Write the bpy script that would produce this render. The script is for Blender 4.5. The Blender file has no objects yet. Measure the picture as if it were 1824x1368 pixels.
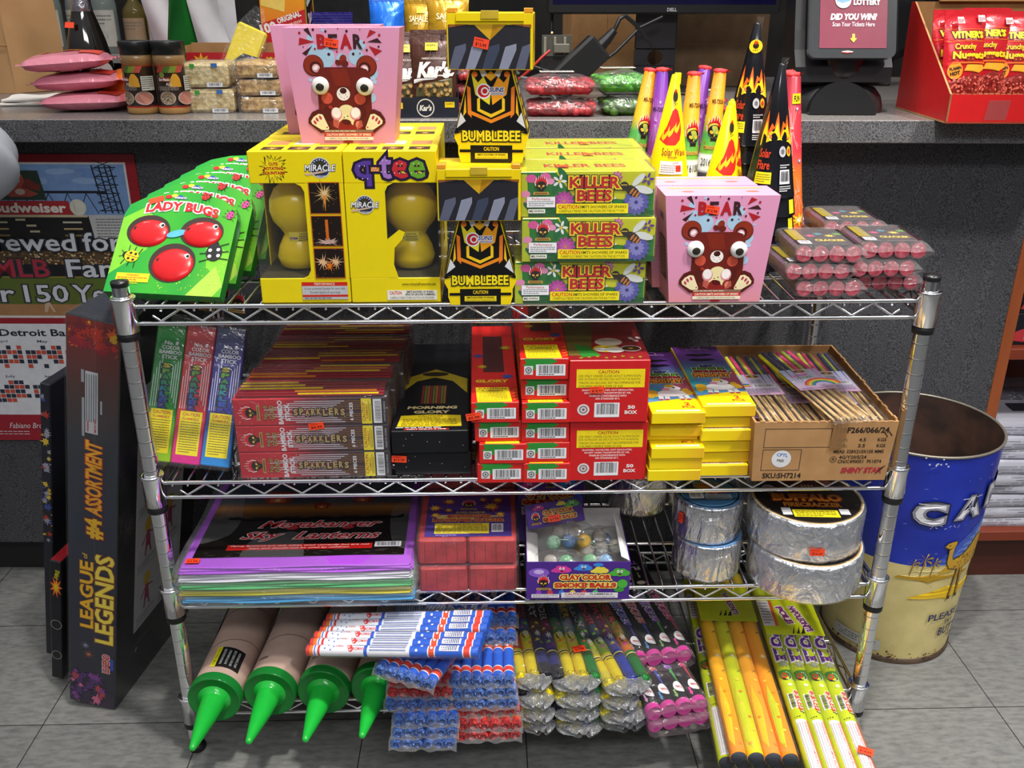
import bpy, math, random
from mathutils import Vector, Matrix
S = bpy.context.scene
C = S.collection
PI = math.pi
R = math.radians
rnd = random.Random(7)
# ---------------------------------------------------------------- camera, world, lights, exposure
cam = bpy.data.cameras.new('camera')
cam.sensor_width = 36.0
cam.lens = 36.0 * 1656.0 / 1824.0
cam.clip_start = 0.02
cam_ob = bpy.data.objects.new('camera', cam)
C.objects.link(cam_ob)
cam_ob.location = (0, 0, 1.277)
cam_ob.rotation_euler = (R(90 - 22.7), 0, R(-1.5))
S.camera = cam_ob
w = bpy.data.worlds.new('store_interior_light')
S.world = w
w.use_nodes = True
nt = w.node_tree
bg = nt.nodes['Background']
tc = nt.nodes.new('ShaderNodeTexCoord')
sx = nt.nodes.new('ShaderNodeSeparateXYZ')
rp = nt.nodes.new('ShaderNodeValToRGB')
rp.color_ramp.elements[0].position = 0.30
rp.color_ramp.elements[0].color = (0.06, 0.06, 0.066, 1)
rp.color_ramp.elements[1].position = 0.95
rp.color_ramp.elements[1].color = (0.90, 0.90, 0.92, 1)
e = rp.color_ramp.elements.new(0.56)
e.color = (0.12, 0.12, 0.128, 1)
mp = nt.nodes.new('ShaderNodeMapRange')
mp.inputs[1].default_value = -1
mp.inputs[2].default_value = 1
nt.links.new(tc.outputs['Generated'], sx.inputs[0])
nt.links.new(sx.outputs['Z'], mp.inputs[0])
nt.links.new(mp.outputs[0], rp.inputs[0])
nt.links.new(rp.outputs[0], bg.inputs[0])
bg.inputs[1].default_value = 0.85
def area(name, loc, target, sx_, sy_, power, col=(1, 1, 1)):
 l = bpy.data.lights.new(name, 'AREA')
 l.shape = 'RECTANGLE'
 l.size, l.size_y, l.energy, l.color = sx_, sy_, power, col
 o = bpy.data.objects.new(name, l)
 C.objects.link(o)
 o.location = loc
 o.rotation_euler = (Vector(target) - Vector(loc)).to_track_quat('-Z', 'Y').to_euler()
 return o
def spot(name, loc, target, power, cone, col):
 l = bpy.data.lights.new(name, 'SPOT')
 l.energy, l.color, l.spot_size, l.spot_blend, l.shadow_soft_size = power, col, R(cone), .45, .09
 o = bpy.data.objects.new(name, l)
 C.objects.link(o)
 o.location = loc
 o.rotation_euler = (Vector(target) - Vector(loc)).to_track_quat('-Z', 'Y').to_euler()
spot('track_spot', (0.30, 0.78, 3.2), (0.16, 1.50, 0.75), 250, 44, (1.0, 0.97, 0.92))
spot('track_spot', (1.65, 0.50, 3.1), (0.72, 1.50, 0.40), 225, 40, (1.0, 0.97, 0.93))
area('front_fill_strip', (0.2, -0.9, 2.8), (0.0, 1.5, 0.6), 1.6, 0.3, 27, (0.96, 0.98, 1.0))  # added fill from behind the camera, evens out the front faces
area('counter_fill', (0.0, 1.7, 2.8), (0.0, 2.0, 1.0), 1.6, 0.2, 24, (1.0, 0.96, 0.9))  # added fill to brighten the goods on the counter, no fitting modelled
S.view_settings.view_transform = 'Standard'
S.view_settings.look = 'None'
S.view_settings.gamma = 1.0
S.view_settings.exposure = 0.0
S.view_settings.use_curve_mapping = False
S.cycles.transparent_max_bounces = 24
S.cycles.max_bounces = 8
# ---------------------------------------------------------------- materials
def lin(h):
 h = h.lstrip('#')
 c = [int(h[i:i + 2], 16) / 255 for i in (0, 2, 4)]
 return tuple(x / 12.92 if x <= 0.04045 else ((x + 0.055) / 1.055) ** 2.4 for x in c) + (1,)
MATS = {}
def nd(m, t, **kw):
 n = m.node_tree.nodes.new(t)
 for k, v in kw.items():
  if k.startswith('i_'):
   key = k[2:]
   n.inputs[int(key) if key.isdigit() else key.replace('_', ' ')].default_value = v
  else:
   setattr(n, k, v)
 return n
def lk(m, a, b):
 m.node_tree.links.new(a, b)
def base(name, rough=.5, metal=0.0, spec=.5):
 m = bpy.data.materials.new(name)
 m.use_nodes = True
 b = m.node_tree.nodes['Principled BSDF']
 b.inputs['Roughness'].default_value = rough
 b.inputs['Metallic'].default_value = metal
 b.inputs['Specular IOR Level'].default_value = spec
 return m, b
def paint(hexc, rough=.42, metal=0.0, spec=.45, vary=.06, scale=60, bump=0):
 """printed card, plastic or painted metal of one colour with a fine procedural variation"""
 k = (hexc, rough, metal, spec, vary, scale, bump)
 if k in MATS:
  return MATS[k]
 m, b = base('surface_%d' % len(MATS), rough, metal, spec)
 c = lin(hexc)
 n = nd(m, 'ShaderNodeTexNoise', i_Scale=float(scale), i_Detail=2.0)
 r = nd(m, 'ShaderNodeValToRGB')
 r.color_ramp.elements[0].position = .3
 r.color_ramp.elements[1].position = .7
 r.color_ramp.elements[0].color = tuple(x * (1 - vary) for x in c[:3]) + (1,)
 r.color_ramp.elements[1].color = tuple(min(1, x * (1 + vary)) for x in c[:3]) + (1,)
 g = nd(m, 'ShaderNodeTexCoord')
 lk(m, g.outputs['Object'], n.inputs['Vector'])
 lk(m, n.outputs['Fac'], r.inputs[0])
 lk(m, r.outputs[0], b.inputs['Base Color'])
 if bump:
  bp = nd(m, 'ShaderNodeBump', i_Strength=bump, i_Distance=.002)
  lk(m, n.outputs['Fac'], bp.inputs['Height'])
  lk(m, bp.outputs[0], b.inputs['Normal'])
 MATS[k] = m
 return m
def speck(key, c1, c2, scale, rough=.5, lo=.4, hi=.6, bump=0.0, stretch=(1, 1, 1), metal=0.0, detail=4.0, spec=.4):
 if key in MATS:
  return MATS[key]
 m, b = base(key, rough, metal, spec)
 g = nd(m, 'ShaderNodeTexCoord')
 mpn = nd(m, 'ShaderNodeMapping')
 mpn.inputs['Scale'].default_value = stretch
 n = nd(m, 'ShaderNodeTexNoise', i_Scale=float(scale), i_Detail=detail)
 r = nd(m, 'ShaderNodeValToRGB')
 r.color_ramp.elements[0].position, r.color_ramp.elements[1].position = lo, hi
 r.color_ramp.elements[0].color, r.color_ramp.elements[1].color = lin(c1), lin(c2)
 lk(m, g.outputs['Object'], mpn.inputs[0])
 lk(m, mpn.outputs[0], n.inputs['Vector'])
 lk(m, n.outputs['Fac'], r.inputs[0])
 lk(m, r.outputs[0], b.inputs['Base Color'])
 if bump:
  bp = nd(m, 'ShaderNodeBump', i_Strength=bump, i_Distance=.004)
  lk(m, n.outputs['Fac'], bp.inputs['Height'])
  lk(m, bp.outputs[0], b.inputs['Normal'])
 MATS[key] = m
 return m
def film(key, tint='#ffffff', amount=.10, rough=.12, scale=45, bump=.6, haze=.03, hcol='#f2f2f2'):
 """clear plastic wrap: see-through with wrinkled highlights"""
 if key in MATS:
  return MATS[key]
 m, b = base(key)
 out = m.node_tree.nodes['Material Output']
 m.node_tree.nodes.remove(b)
 t = nd(m, 'ShaderNodeBsdfTransparent')
 t.inputs[0].default_value = lin(tint)
 gl = nd(m, 'ShaderNodeBsdfGlossy', i_Roughness=rough)
 df = nd(m, 'ShaderNodeBsdfDiffuse')
 df.inputs[0].default_value = lin(hcol)
 g = nd(m, 'ShaderNodeTexCoord')
 n = nd(m, 'ShaderNodeTexNoise', i_Scale=float(scale), i_Detail=3.0, i_Distortion=1.2)
 bp = nd(m, 'ShaderNodeBump', i_Strength=bump, i_Distance=.01)
 lw = nd(m, 'ShaderNodeLayerWeight', i_Blend=.5)
 pw = nd(m, 'ShaderNodeMath', operation='POWER')
 pw.inputs[1].default_value = 4.0
 sc_ = nd(m, 'ShaderNodeMath', operation='MULTIPLY')
 sc_.inputs[1].default_value = .55
 ad = nd(m, 'ShaderNodeMath', operation='ADD')
 ad.inputs[1].default_value = amount + .035
 lk(m, g.outputs['Object'], n.inputs['Vector'])
 lk(m, n.outputs['Fac'], bp.inputs['Height'])
 lk(m, bp.outputs[0], gl.inputs['Normal'])
 lk(m, lw.outputs['Facing'], pw.inputs[0])
 lk(m, pw.outputs[0], sc_.inputs[0])
 lk(m, sc_.outputs[0], ad.inputs[0])
 m1 = nd(m, 'ShaderNodeMixShader')
 lk(m, ad.outputs[0], m1.inputs[0])
 lk(m, t.outputs[0], m1.inputs[1])
 lk(m, gl.outputs[0], m1.inputs[2])
 m2 = nd(m, 'ShaderNodeMixShader')
 m2.inputs[0].default_value = haze
 lk(m, m1.outputs[0], m2.inputs[1])
 lk(m, df.outputs[0], m2.inputs[2])
 lk(m, m2.outputs[0], out.inputs[0])
 MATS[key] = m
 return m
def chrome():
 if 'chrome' in MATS:
  return MATS['chrome']
 m, b = base('polished_chrome', .10, 1.0)
 n = nd(m, 'ShaderNodeTexNoise', i_Scale=90.0)
 r = nd(m, 'ShaderNodeMapRange')
 r.inputs[3].default_value, r.inputs[4].default_value = .06, .16
 lk(m, n.outputs['Fac'], r.inputs[0])
 lk(m, r.outputs[0], b.inputs['Roughness'])
 b.inputs['Base Color'].default_value = (.82, .83, .85, 1)
 MATS['chrome'] = m
 return m
def foil(key, c, rough=.28, scale=55, bump=1.0, stretch=(1, 1, 1), metal=1.0):
 if key in MATS:
  return MATS[key]
 m, b = base(key, rough, metal)
 b.inputs['Base Color'].default_value = lin(c)
 g = nd(m, 'ShaderNodeTexCoord')
 mpn = nd(m, 'ShaderNodeMapping')
 mpn.inputs['Scale'].default_value = stretch
 n = nd(m, 'ShaderNodeTexNoise', i_Scale=float(scale), i_Detail=4.0, i_Distortion=1.5)
 bp = nd(m, 'ShaderNodeBump', i_Strength=bump, i_Distance=.006)
 lk(m, g.outputs['Object'], mpn.inputs[0])
 lk(m, mpn.outputs[0], n.inputs['Vector'])
 lk(m, n.outputs['Fac'], bp.inputs['Height'])
 lk(m, bp.outputs[0], b.inputs['Normal'])
 MATS[key] = m
 return m
def glass(key, c, rough=.05, alpha=.75):
 if key in MATS:
  return MATS[key]
 m, b = base(key, rough)
 b.inputs['Base Color'].default_value = lin(c)
 b.inputs['Transmission Weight'].default_value = alpha
 b.inputs['IOR'].default_value = 1.3
 n = nd(m, 'ShaderNodeTexNoise', i_Scale=30.0)
 bp = nd(m, 'ShaderNodeBump', i_Strength=.05)
 lk(m, n.outputs['Fac'], bp.inputs['Height'])
 lk(m, bp.outputs[0], b.inputs['Normal'])
 MATS[key] = m
 return m
def ramp_mat(key, stops, axis='Z', lo=0.0, hi=1.0, rough=.45, metal=0.0):
 """printed colour blend along one axis of the object"""
 if key in MATS:
  return MATS[key]
 m, b = base(key, rough, metal)
 g = nd(m, 'ShaderNodeTexCoord')
 s = nd(m, 'ShaderNodeSeparateXYZ')
 q = nd(m, 'ShaderNodeMapRange')
 q.inputs[1].default_value, q.inputs[2].default_value = lo, hi
 r = nd(m, 'ShaderNodeValToRGB')
 els = r.color_ramp.elements
 els[0].position, els[0].color = stops[0][0], lin(stops[0][1])
 els[1].position, els[1].color = stops[-1][0], lin(stops[-1][1])
 for p, c in stops[1:-1]:
  els.new(p).color = lin(c)
 lk(m, g.outputs['Object'], s.inputs[0])
 lk(m, s.outputs[axis], q.inputs[0])
 lk(m, q.outputs[0], r.inputs[0])
 lk(m, r.outputs[0], b.inputs['Base Color'])
 MATS[key] = m
 return m
P = paint
# ---------------------------------------------------------------- geometry
class G:
 def __init__(s):
  s.v, s.f, s.m, s.sm, s.mats = [], [], [], [], []
  s.M = Matrix()
 def mi(s, mat):
  if isinstance(mat, str):
   mat = paint(mat)
  if mat not in s.mats:
   s.mats.append(mat)
  return s.mats.index(mat)
 def add(s, vs, fs, mat, smooth=False):
  o = len(s.v)
  s.v += [tuple(s.M @ Vector(p)) for p in vs]
  i = s.mi(mat)
  for f in fs:
   s.f.append([o + k for k in f])
   s.m.append(i)
   s.sm.append(smooth)
 def box(s, x0, x1, y0, y1, z0, z1, mat, c=.0012, top=None, front=None, side=None):
  c = min(c, abs(x1 - x0) / 3, abs(y1 - y0) / 3, abs(z1 - z0) / 3)
  X, Y, Z = (x0, x1), (y0, y1), (z0, z1)
  vs, ix = [], {}
  for i in (0, 1):
   for j in (0, 1):
    for k in (0, 1):
     p = (X[i], Y[j], Z[k])
     q = (X[i] + (c if i == 0 else -c), Y[j] + (c if j == 0 else -c), Z[k] + (c if k == 0 else -c))
     for a in range(3):
      ix[i, j, k, a] = len(vs)
      vs.append(tuple(p[t] if t == a else q[t] for t in range(3)))
  fs = {}
  for a in range(3):
   b_, d_ = [t for t in range(3) if t != a]
   for sd in (0, 1):
    q = []
    for (u, v) in ((0, 0), (1, 0), (1, 1), (0, 1)):
     t = [0, 0, 0]
     t[a], t[b_], t[d_] = sd, u, v
     q.append(ix[t[0], t[1], t[2], a])
    fs[a, sd] = q
  mm = {(2, 1): top, (1, 0): front, (0, 0): side, (0, 1): side}
  for k_, q in fs.items():
   s.add([vs[t] for t in q], [(0, 1, 2, 3)], mm.get(k_) or mat)
  rest = []
  for a in range(3):
   b_, d_ = [t for t in range(3) if t != a]
   for u in (0, 1):
    for v in (0, 1):
     q = []
     for e_ in (0, 1):
      t = [0, 0, 0]
      t[a], t[b_], t[d_] = e_, u, v
      q.append([ix[t[0], t[1], t[2], b_], ix[t[0], t[1], t[2], d_]])
     rest.append((q[0][0], q[1][0], q[1][1], q[0][1]))
  for i in (0, 1):
   for j in (0, 1):
    for k in (0, 1):
     rest.append((ix[i, j, k, 0], ix[i, j, k, 1], ix[i, j, k, 2]))
  s.add(vs, rest, mat)
  return s
 def hexa(s, b4, t4, mat, mats=None):
  """solid from a bottom and a top quad (front-left, front-right, back-right, back-left)"""
  p = list(b4) + list(t4)
  for k, f in dict(bottom=(3, 2, 1, 0), top=(4, 5, 6, 7), front=(0, 1, 5, 4), right=(1, 2, 6, 5), back=(2, 3, 7, 6), left=(3, 0, 4, 7)).items():
   s.add([p[i] for i in f], [(0, 1, 2, 3)], (mats or {}).get(k, mat))
  return s
 def prism(s, pts, y0, y1, mat, side=None):
  """outline in x-z pushed from y0 back to y1"""
  n = len(pts)
  a = [(x, y0, z) for x, z in pts]
  b = [(x, y1, z) for x, z in pts]
  s.add(a, [tuple(range(n))], mat)
  s.add(b, [tuple(reversed(range(n)))], mat)
  s.add(a + b, [(i, n + i, n + (i + 1) % n, (i + 1) % n) for i in range(n)], side or mat)
  return s
 def lathe(s, prof, mat, n=32, cap=(True, True), smooth=True, mats=None, wob=None):
  vs = []
  for i, (r, z) in enumerate(prof):
   for k in range(n):
    a = 2 * PI * k / n
    rr = r * (wob(a, z) if wob else 1)
    vs.append((rr * math.cos(a), rr * math.sin(a), z))
  for i in range(len(prof) - 1):
   fs = [(i * n + k, i * n + (k + 1) % n, (i + 1) * n + (k + 1) % n, (i + 1) * n + k) for k in range(n)]
   s.add(vs, fs, (mats[i] if mats and mats[i] else mat), smooth) if mats else None
  if not mats:
   s.add(vs, [(i * n + k, i * n + (k + 1) % n, (i + 1) * n + (k + 1) % n, (i + 1) * n + k) for i in range(len(prof) - 1) for k in range(n)], mat, smooth)
  if cap[0] and prof[0][0] > 1e-6:
   s.add(vs[:n], [tuple(reversed(range(n)))], (mats[0] if mats and mats[0] else mat))
  if cap[1] and prof[-1][0] > 1e-6:
   s.add(vs[-n:], [tuple(range(n))], (mats[-1] if mats and mats[-1] else mat))
  return s
 def tube(s, pts, r, mat, n=8, closed=False, caps=True):
  pts = [Vector(p) for p in pts]
  m = len(pts)
  vs = []
  up = None
  for i, p in enumerate(pts):
   a = pts[i - 1] if (i or closed) else p
   b = pts[(i + 1) % m] if (i < m - 1 or closed) else p
   d = (b - a).normalized()
   if up is None:
    up = Vector((0, 0, 1)) if abs(d.z) < .9 else Vector((1, 0, 0))
   sx_ = d.cross(up).normalized()
   up = sx_.cross(d).normalized()
   rr = r[i] if isinstance(r, (list, tuple)) else r
   for k in range(n):
    t = 2 * PI * k / n
    vs.append(tuple(p + (sx_ * math.cos(t) + up * math.sin(t)) * rr))
  fs = [(i * n + k, i * n + (k + 1) % n, ((i + 1) % m) * n + (k + 1) % n, ((i + 1) % m) * n + k) for i in range(m if closed else m - 1) for k in range(n)]
  s.add(vs, fs, mat, True)
  if not closed and caps:
   s.add(vs[:n], [tuple(reversed(range(n)))], mat)
   s.add(vs[-n:], [tuple(range(n))], mat)
  return s
 def ball(s, c, r, mat, n=16, sz=(1, 1, 1), wob=0, rg=None):
  m = n // 2
  vs = [(c[0], c[1], c[2] - r * sz[2])]
  for i in range(1, m):
   t = -PI / 2 + PI * i / m
   for k in range(n):
    a = 2 * PI * k / n
    q = r * (1 + (rg.uniform(-wob, wob) if wob and rg else 0))
    vs.append((c[0] + q * sz[0] * math.cos(t) * math.cos(a), c[1] + q * sz[1] * math.cos(t) * math.sin(a), c[2] + q * sz[2] * math.sin(t)))
  vs.append((c[0], c[1], c[2] + r * sz[2]))
  L = len(vs) - 1
  fs = [(0, 1 + (k + 1) % n, 1 + k) for k in range(n)]
  for i in range(m - 2):
   fs += [(1 + i * n + k, 1 + i * n + (k + 1) % n, 1 + (i + 1) * n + (k + 1) % n, 1 + (i + 1) * n + k) for k in range(n)]
  fs += [(1 + (m - 2) * n + k, 1 + (m - 2) * n + (k + 1) % n, L) for k in range(n)]
  s.add(vs, fs, mat, True)
  return s
 def grid(s, fn, nu, nv, mat, smooth=True):
  vs = [fn(i / nu, j / nv) for j in range(nv + 1) for i in range(nu + 1)]
  s.add(vs, [(j * (nu + 1) + i, j * (nu + 1) + i + 1, (j + 1) * (nu + 1) + i + 1, (j + 1) * (nu + 1) + i) for j in range(nv) for i in range(nu)], mat, smooth)
  return s
 def build(s, name, parent=None, loc=None, rot=None):
  me = bpy.data.meshes.new(name)
  me.from_pydata(s.v, [], s.f)
  for m in s.mats:
   me.materials.append(m)
  me.polygons.foreach_set('material_index', s.m)
  me.polygons.foreach_set('use_smooth', s.sm)
  me.update()
  o = bpy.data.objects.new(name, me)
  C.objects.link(o)
  if parent:
   o.parent = parent
  if loc:
   o.location = loc
  if rot:
   o.rotation_euler = rot
  return o
_TX = {}
def glyphs(txt, bold=0.0, shear=0.0, res=2, sp=1.0):
 k = (txt, bold, shear, res, sp)
 if k in _TX:
  return _TX[k]
 cu = bpy.data.curves.new('t', 'FONT')
 cu.body = txt
 cu.size = 1
 cu.offset = bold
 cu.shear = shear
 cu.resolution_u = res
 cu.fill_mode = 'FRONT'
 cu.space_character = sp
 cu.space_line = .95
 cu.align_x = 'CENTER'
 ob = bpy.data.objects.new('t', cu)
 me = ob.to_mesh()
 vs = [(v.co.x, v.co.y) for v in me.vertices]
 fs = [tuple(p.vertices) for p in me.polygons]
 # keep every face turned to +z
 out = []
 for f in fs:
  a = sum(vs[f[i - 1]][0] * vs[f[i]][1] - vs[f[i]][0] * vs[f[i - 1]][1] for i in range(len(f)))
  out.append(f if a > 0 else tuple(reversed(f)))
 ob.to_mesh_clear()
 bpy.data.objects.remove(ob)
 bpy.data.curves.remove(cu)
 if not vs:
  vs, out = [(0, 0)], []
 _TX[k] = (vs, out)
 return _TX[k]
class D:
 """flat or curved print on a face; fn(u, v, h) or origin + two axes"""
 def __init__(s, g, o=None, ux=(1, 0, 0), uy=(0, 0, 1), fn=None, h=.00015, dh=.000012):
  s.g, s.h, s.dh = g, h, dh
  if fn is None:
   o, ux, uy = Vector(o), Vector(ux), Vector(uy)
   nn = ux.cross(uy).normalized()
   fn = lambda u, v, h_: o + ux * u + uy * v + nn * h_
  s.fn = fn
  s.tf = None
 def put(s, vs, fs, mat):
  s.h += s.dh
  if s.tf:
   vs = [s.tf(u, v) for u, v in vs]
  s.g.add([s.fn(u, v, s.h) for u, v in vs], fs, mat)
  return s
 def poly(s, pts, mat):
  return s.put(pts, [tuple(range(len(pts)))], mat)
 def rect(s, u0, v0, u1, v1, mat, n=1, m=1):
  vs = [(u0 + (u1 - u0) * i / n, v0 + (v1 - v0) * j / m) for j in range(m + 1) for i in range(n + 1)]
  return s.put(vs, [(j * (n + 1) + i, j * (n + 1) + i + 1, (j + 1) * (n + 1) + i + 1, (j + 1) * (n + 1) + i) for j in range(m) for i in range(n)], mat)
 def sheet(s, pts, mat, nu=8, nv=10):
  """single-span outline laid on a curved face as fine strips"""
  ys = [p[1] for p in pts]
  y0, y1 = min(ys), max(ys)
  vs = []
  for j in range(nv + 1):
   y = y0 + (y1 - y0) * min(max(j / nv, .002), .998)
   xs = []
   for i in range(len(pts)):
    (xa, ya), (xb, yb) = pts[i - 1], pts[i]
    if (ya - y) * (yb - y) <= 0 and ya != yb:
     xs.append(xa + (xb - xa) * (y - ya) / (yb - ya))
   xa, xb = min(xs), max(xs)
   vs += [(xa + (xb - xa) * i / nu, y) for i in range(nu + 1)]
  return s.put(vs, [(j * (nu + 1) + i, j * (nu + 1) + i + 1, (j + 1) * (nu + 1) + i + 1, (j + 1) * (nu + 1) + i) for j in range(nv) for i in range(nu)], mat)
 def circ(s, u, v, r, mat, ry=None, n=20, rot=0):
  ry = ry or r
  c, q = math.cos(rot), math.sin(rot)
  pts = []
  for k in range(n):
   a = 2 * PI * k / n
   x, y = r * math.cos(a), ry * math.sin(a)
   pts.append((u + x * c - y * q, v + x * q + y * c))
  return s.poly(pts, mat)
 def ring(s, u, v, r0, r1, mat, n=24):
  vs = [(u + r * math.cos(2 * PI * k / n), v + r * math.sin(2 * PI * k / n)) for r in (r0, r1) for k in range(n)]
  return s.put(vs, [(k, n + k, n + (k + 1) % n, (k + 1) % n) for k in range(n)], mat)
 def star(s, u, v, r0, r1, n, mat, rot=0, sy=1, jit=0):
  g_ = random.Random(int(abs(u * 9999) + n))
  return s.poly([(u + (r0 if k % 2 else r1) * (1 + g_.uniform(-jit, jit)) * math.cos(rot + PI * k / n), v + sy * (r0 if k % 2 else r1) * (1 + g_.uniform(-jit, jit)) * math.sin(rot + PI * k / n)) for k in range(2 * n)], mat)
 def line(s, a, b, w_, mat):
  d = Vector((b[0] - a[0], b[1] - a[1]))
  if d.length < 1e-9:
   return s
  q = Vector((-d.y, d.x)).normalized() * w_ / 2
  return s.poly([(a[0] - q.x, a[1] - q.y), (b[0] - q.x, b[1] - q.y), (b[0] + q.x, b[1] + q.y), (a[0] + q.x, a[1] + q.y)], mat)
 def text(s, t, u, v, w_, h_, mat, bold=.012, shear=0, out=None, rot=0, sp=1.0, res=2, warp=None):
  """string fitted into a w x h rectangle centred on (u, v)"""
  vs, fs = glyphs(t, bold, shear, res, sp)
  xs, ys = [p[0] for p in vs], [p[1] for p in vs]
  x0, x1, y0, y1 = min(xs), max(xs), min(ys), max(ys)
  sx_, sy_ = w_ / max(1e-6, x1 - x0), h_ / max(1e-6, y1 - y0)
  cx, cy = (x0 + x1) / 2, (y0 + y1) / 2
  c, q = math.cos(rot), math.sin(rot)
  def place(p):
   x, y = (p[0] - cx) * sx_, (p[1] - cy) * sy_
   if warp:
    x, y = warp(x, y)
   return (u + x * c - y * q, v + x * q + y * c)
  for om, oa in (out or []):
   ov, of = glyphs(t, bold + oa, shear, res, sp)
   s.put([place(p) for p in ov], of, om)
  s.put([place(p) for p in vs], fs, mat)
  return s
 def micro(s, u0, v0, u1, v1, n, mat, fill=.45, seed=1):
  """lines of print too small to read"""
  g_ = random.Random(seed)
  hh = (v1 - v0) / n
  vs, fs = [], []
  for i in range(n):
   y = v0 + hh * (i + .5)
   x = u0 + g_.uniform(0, .04) * (u1 - u0)
   end = u1 - (g_.uniform(0, .05) if i else g_.uniform(.1, .4)) * (u1 - u0)
   while x < end - .004 * (u1 - u0):
    l_ = min(g_.uniform(.04, .13) * (u1 - u0), end - x)
    k = len(vs)
    vs += [(x, y - hh * fill / 2), (x + l_, y - hh * fill / 2), (x + l_, y + hh * fill / 2), (x, y + hh * fill / 2)]
    fs.append((k, k + 1, k + 2, k + 3))
    x += l_ + .018 * (u1 - u0)
  return s.put(vs, fs, mat)
 def barcode(s, u0, v0, u1, v1, seed=3, white='#e6e6ea', black='#26262a', vert=False):
  s.rect(u0, v0, u1, v1, white)
  g_ = random.Random(seed)
  vs, fs = [], []
  a0, a1 = (v0, v1) if vert else (u0, u1)
  b0, b1 = (u0, u1) if vert else (v0, v1)
  L, T = a1 - a0, b1 - b0
  x = a0 + .08 * L
  while x < a1 - .08 * L:
   wd = g_.choice((.012, .02, .03)) * L
   q = [(x, b0 + .2 * T), (x + wd, b0 + .2 * T), (x + wd, b1 - .08 * T), (x, b1 - .08 * T)]
   k = len(vs)
   vs += [(y, x_) for x_, y in q] if vert else q
   fs.append((k, k + 1, k + 2, k + 3) if not vert else (k, k + 3, k + 2, k + 1))
   x += wd + g_.choice((.012, .02, .026)) * L
  return s.put(vs, fs, black)
def skull(d, u, v, k, red='#d8202a', ribbon='#c49a52', text=True, rot=0):
 """flaming skull emblem with a ribbon, k = overall height"""
 old = d.tf
 c, q = math.cos(rot), math.sin(rot)
 d.tf = lambda a, b: (u + (a * c - b * q) * k, v + (a * q + b * c) * k)
 fl = [(-.30, .02), (-.34, .2), (-.27, .3), (-.26, .46), (-.17, .34), (-.13, .56), (-.05, .38), (0, .64), (.06, .4), (.14, .56), (.17, .36), (.27, .47), (.27, .3), (.34, .2), (.30, .02)]
 d.poly([(x * 1.14, y * 1.1 - .02) for x, y in fl], '#f2efec')
 d.poly(fl, red)
 d.circ(0, .02, .29, '#1d1214', ry=.24)
 d.poly([(-.15, -.12), (.15, -.12), (.12, -.34), (-.12, -.34)], '#1d1214')
 for sd in (-1, 1):
  d.circ(sd * .12, -.01, .085, '#e8b53a', ry=.06, rot=sd * .5, n=10)
 d.poly([(-.03, -.16), (.03, -.16), (0, -.08)], '#e8b53a')
 d.poly([(-.42, -.34), (.42, -.34), (.46, -.5), (-.46, -.5)], ribbon)
 d.rect(-.36, -.46, .36, -.38, '#7a5a28')
 d.tf = old
def front(g, x=0, y=0, z=0, **k):
 return D(g, (x, y, z), (1, 0, 0), (0, 0, 1), **k)
def topd(g, x=0, y=0, z=0, **k):
 return D(g, (x, y, z), (1, 0, 0), (0, 1, 0), **k)
def leftd(g, x=0, y=0, z=0, **k):
 return D(g, (x, y, z), (0, -1, 0), (0, 0, 1), **k)
def rightd(g, x=0, y=0, z=0, **k):
 return D(g, (x, y, z), (0, 1, 0), (0, 0, 1), **k)
# ---------------------------------------------------------------- things
def tag(o, label, cat, group=None):
 o['label'], o['category'] = label, cat
 if group:
  o['group'] = group
 return o
def thing(name, label, cat, loc=(0, 0, 0), rot=(0, 0, 0), group=None):
 o = bpy.data.objects.new(name, None)
 o.empty_display_size = .05
 C.objects.link(o)
 o.location = loc
 o.rotation_euler = rot if isinstance(rot, (tuple, list)) else (0, 0, rot)
 return tag(o, label, cat, group)
def dup(root, label, loc, rot=None, group=None):
 r = root.copy()
 C.objects.link(r)
 r.location = loc
 if rot is not None:
  r.rotation_euler = rot if isinstance(rot, (tuple, list)) else (0, 0, rot)
 r['label'] = label
 if group:
  r['group'] = group
 for ch in list(root.children):
  if ch.get('single'):
   continue
  c_ = ch.copy()
  C.objects.link(c_)
  c_.parent = r
  for g_ in ch.children:
   d_ = g_.copy()
   C.objects.link(d_)
   d_.parent = c_
 return r
def sticker(parent, o, ux, uy, price='$12.99', w_=.021, h_=.012, rot=0, single=True, mat='#ff4a22', u=0, v=0, fn=None):
 g = G()
 g.M = Matrix()
 d = D(g, o, ux, uy, fn=fn, h=.0012, dh=.00012)
 c, q = math.cos(rot), math.sin(rot)
 d.tf = lambda a, b: (u + a * c - b * q, v + a * q + b * c)
 vs = [(-w_ / 2, -h_ / 2), (w_ / 2, -h_ / 2), (w_ / 2, h_ / 2), (-w_ / 2, h_ / 2)]
 d.put(vs, [(0, 1, 2, 3)], paint(mat, .5))
 if price:
  d.micro(-w_ * .42, h_ * .18, w_ * .42, h_ * .40, 1, '#c42a12', .6)
  d.text(price, 0, -h_ * .16, w_ * .72, h_ * .38, '#5a0d08', .01)
 ob = g.build('price_sticker', parent)
 ob['label'] = 'orange price sticker'
 if single:
  ob['single'] = 1
 return ob
def struct(o):
 o['kind'] = 'structure'
 return o
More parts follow.
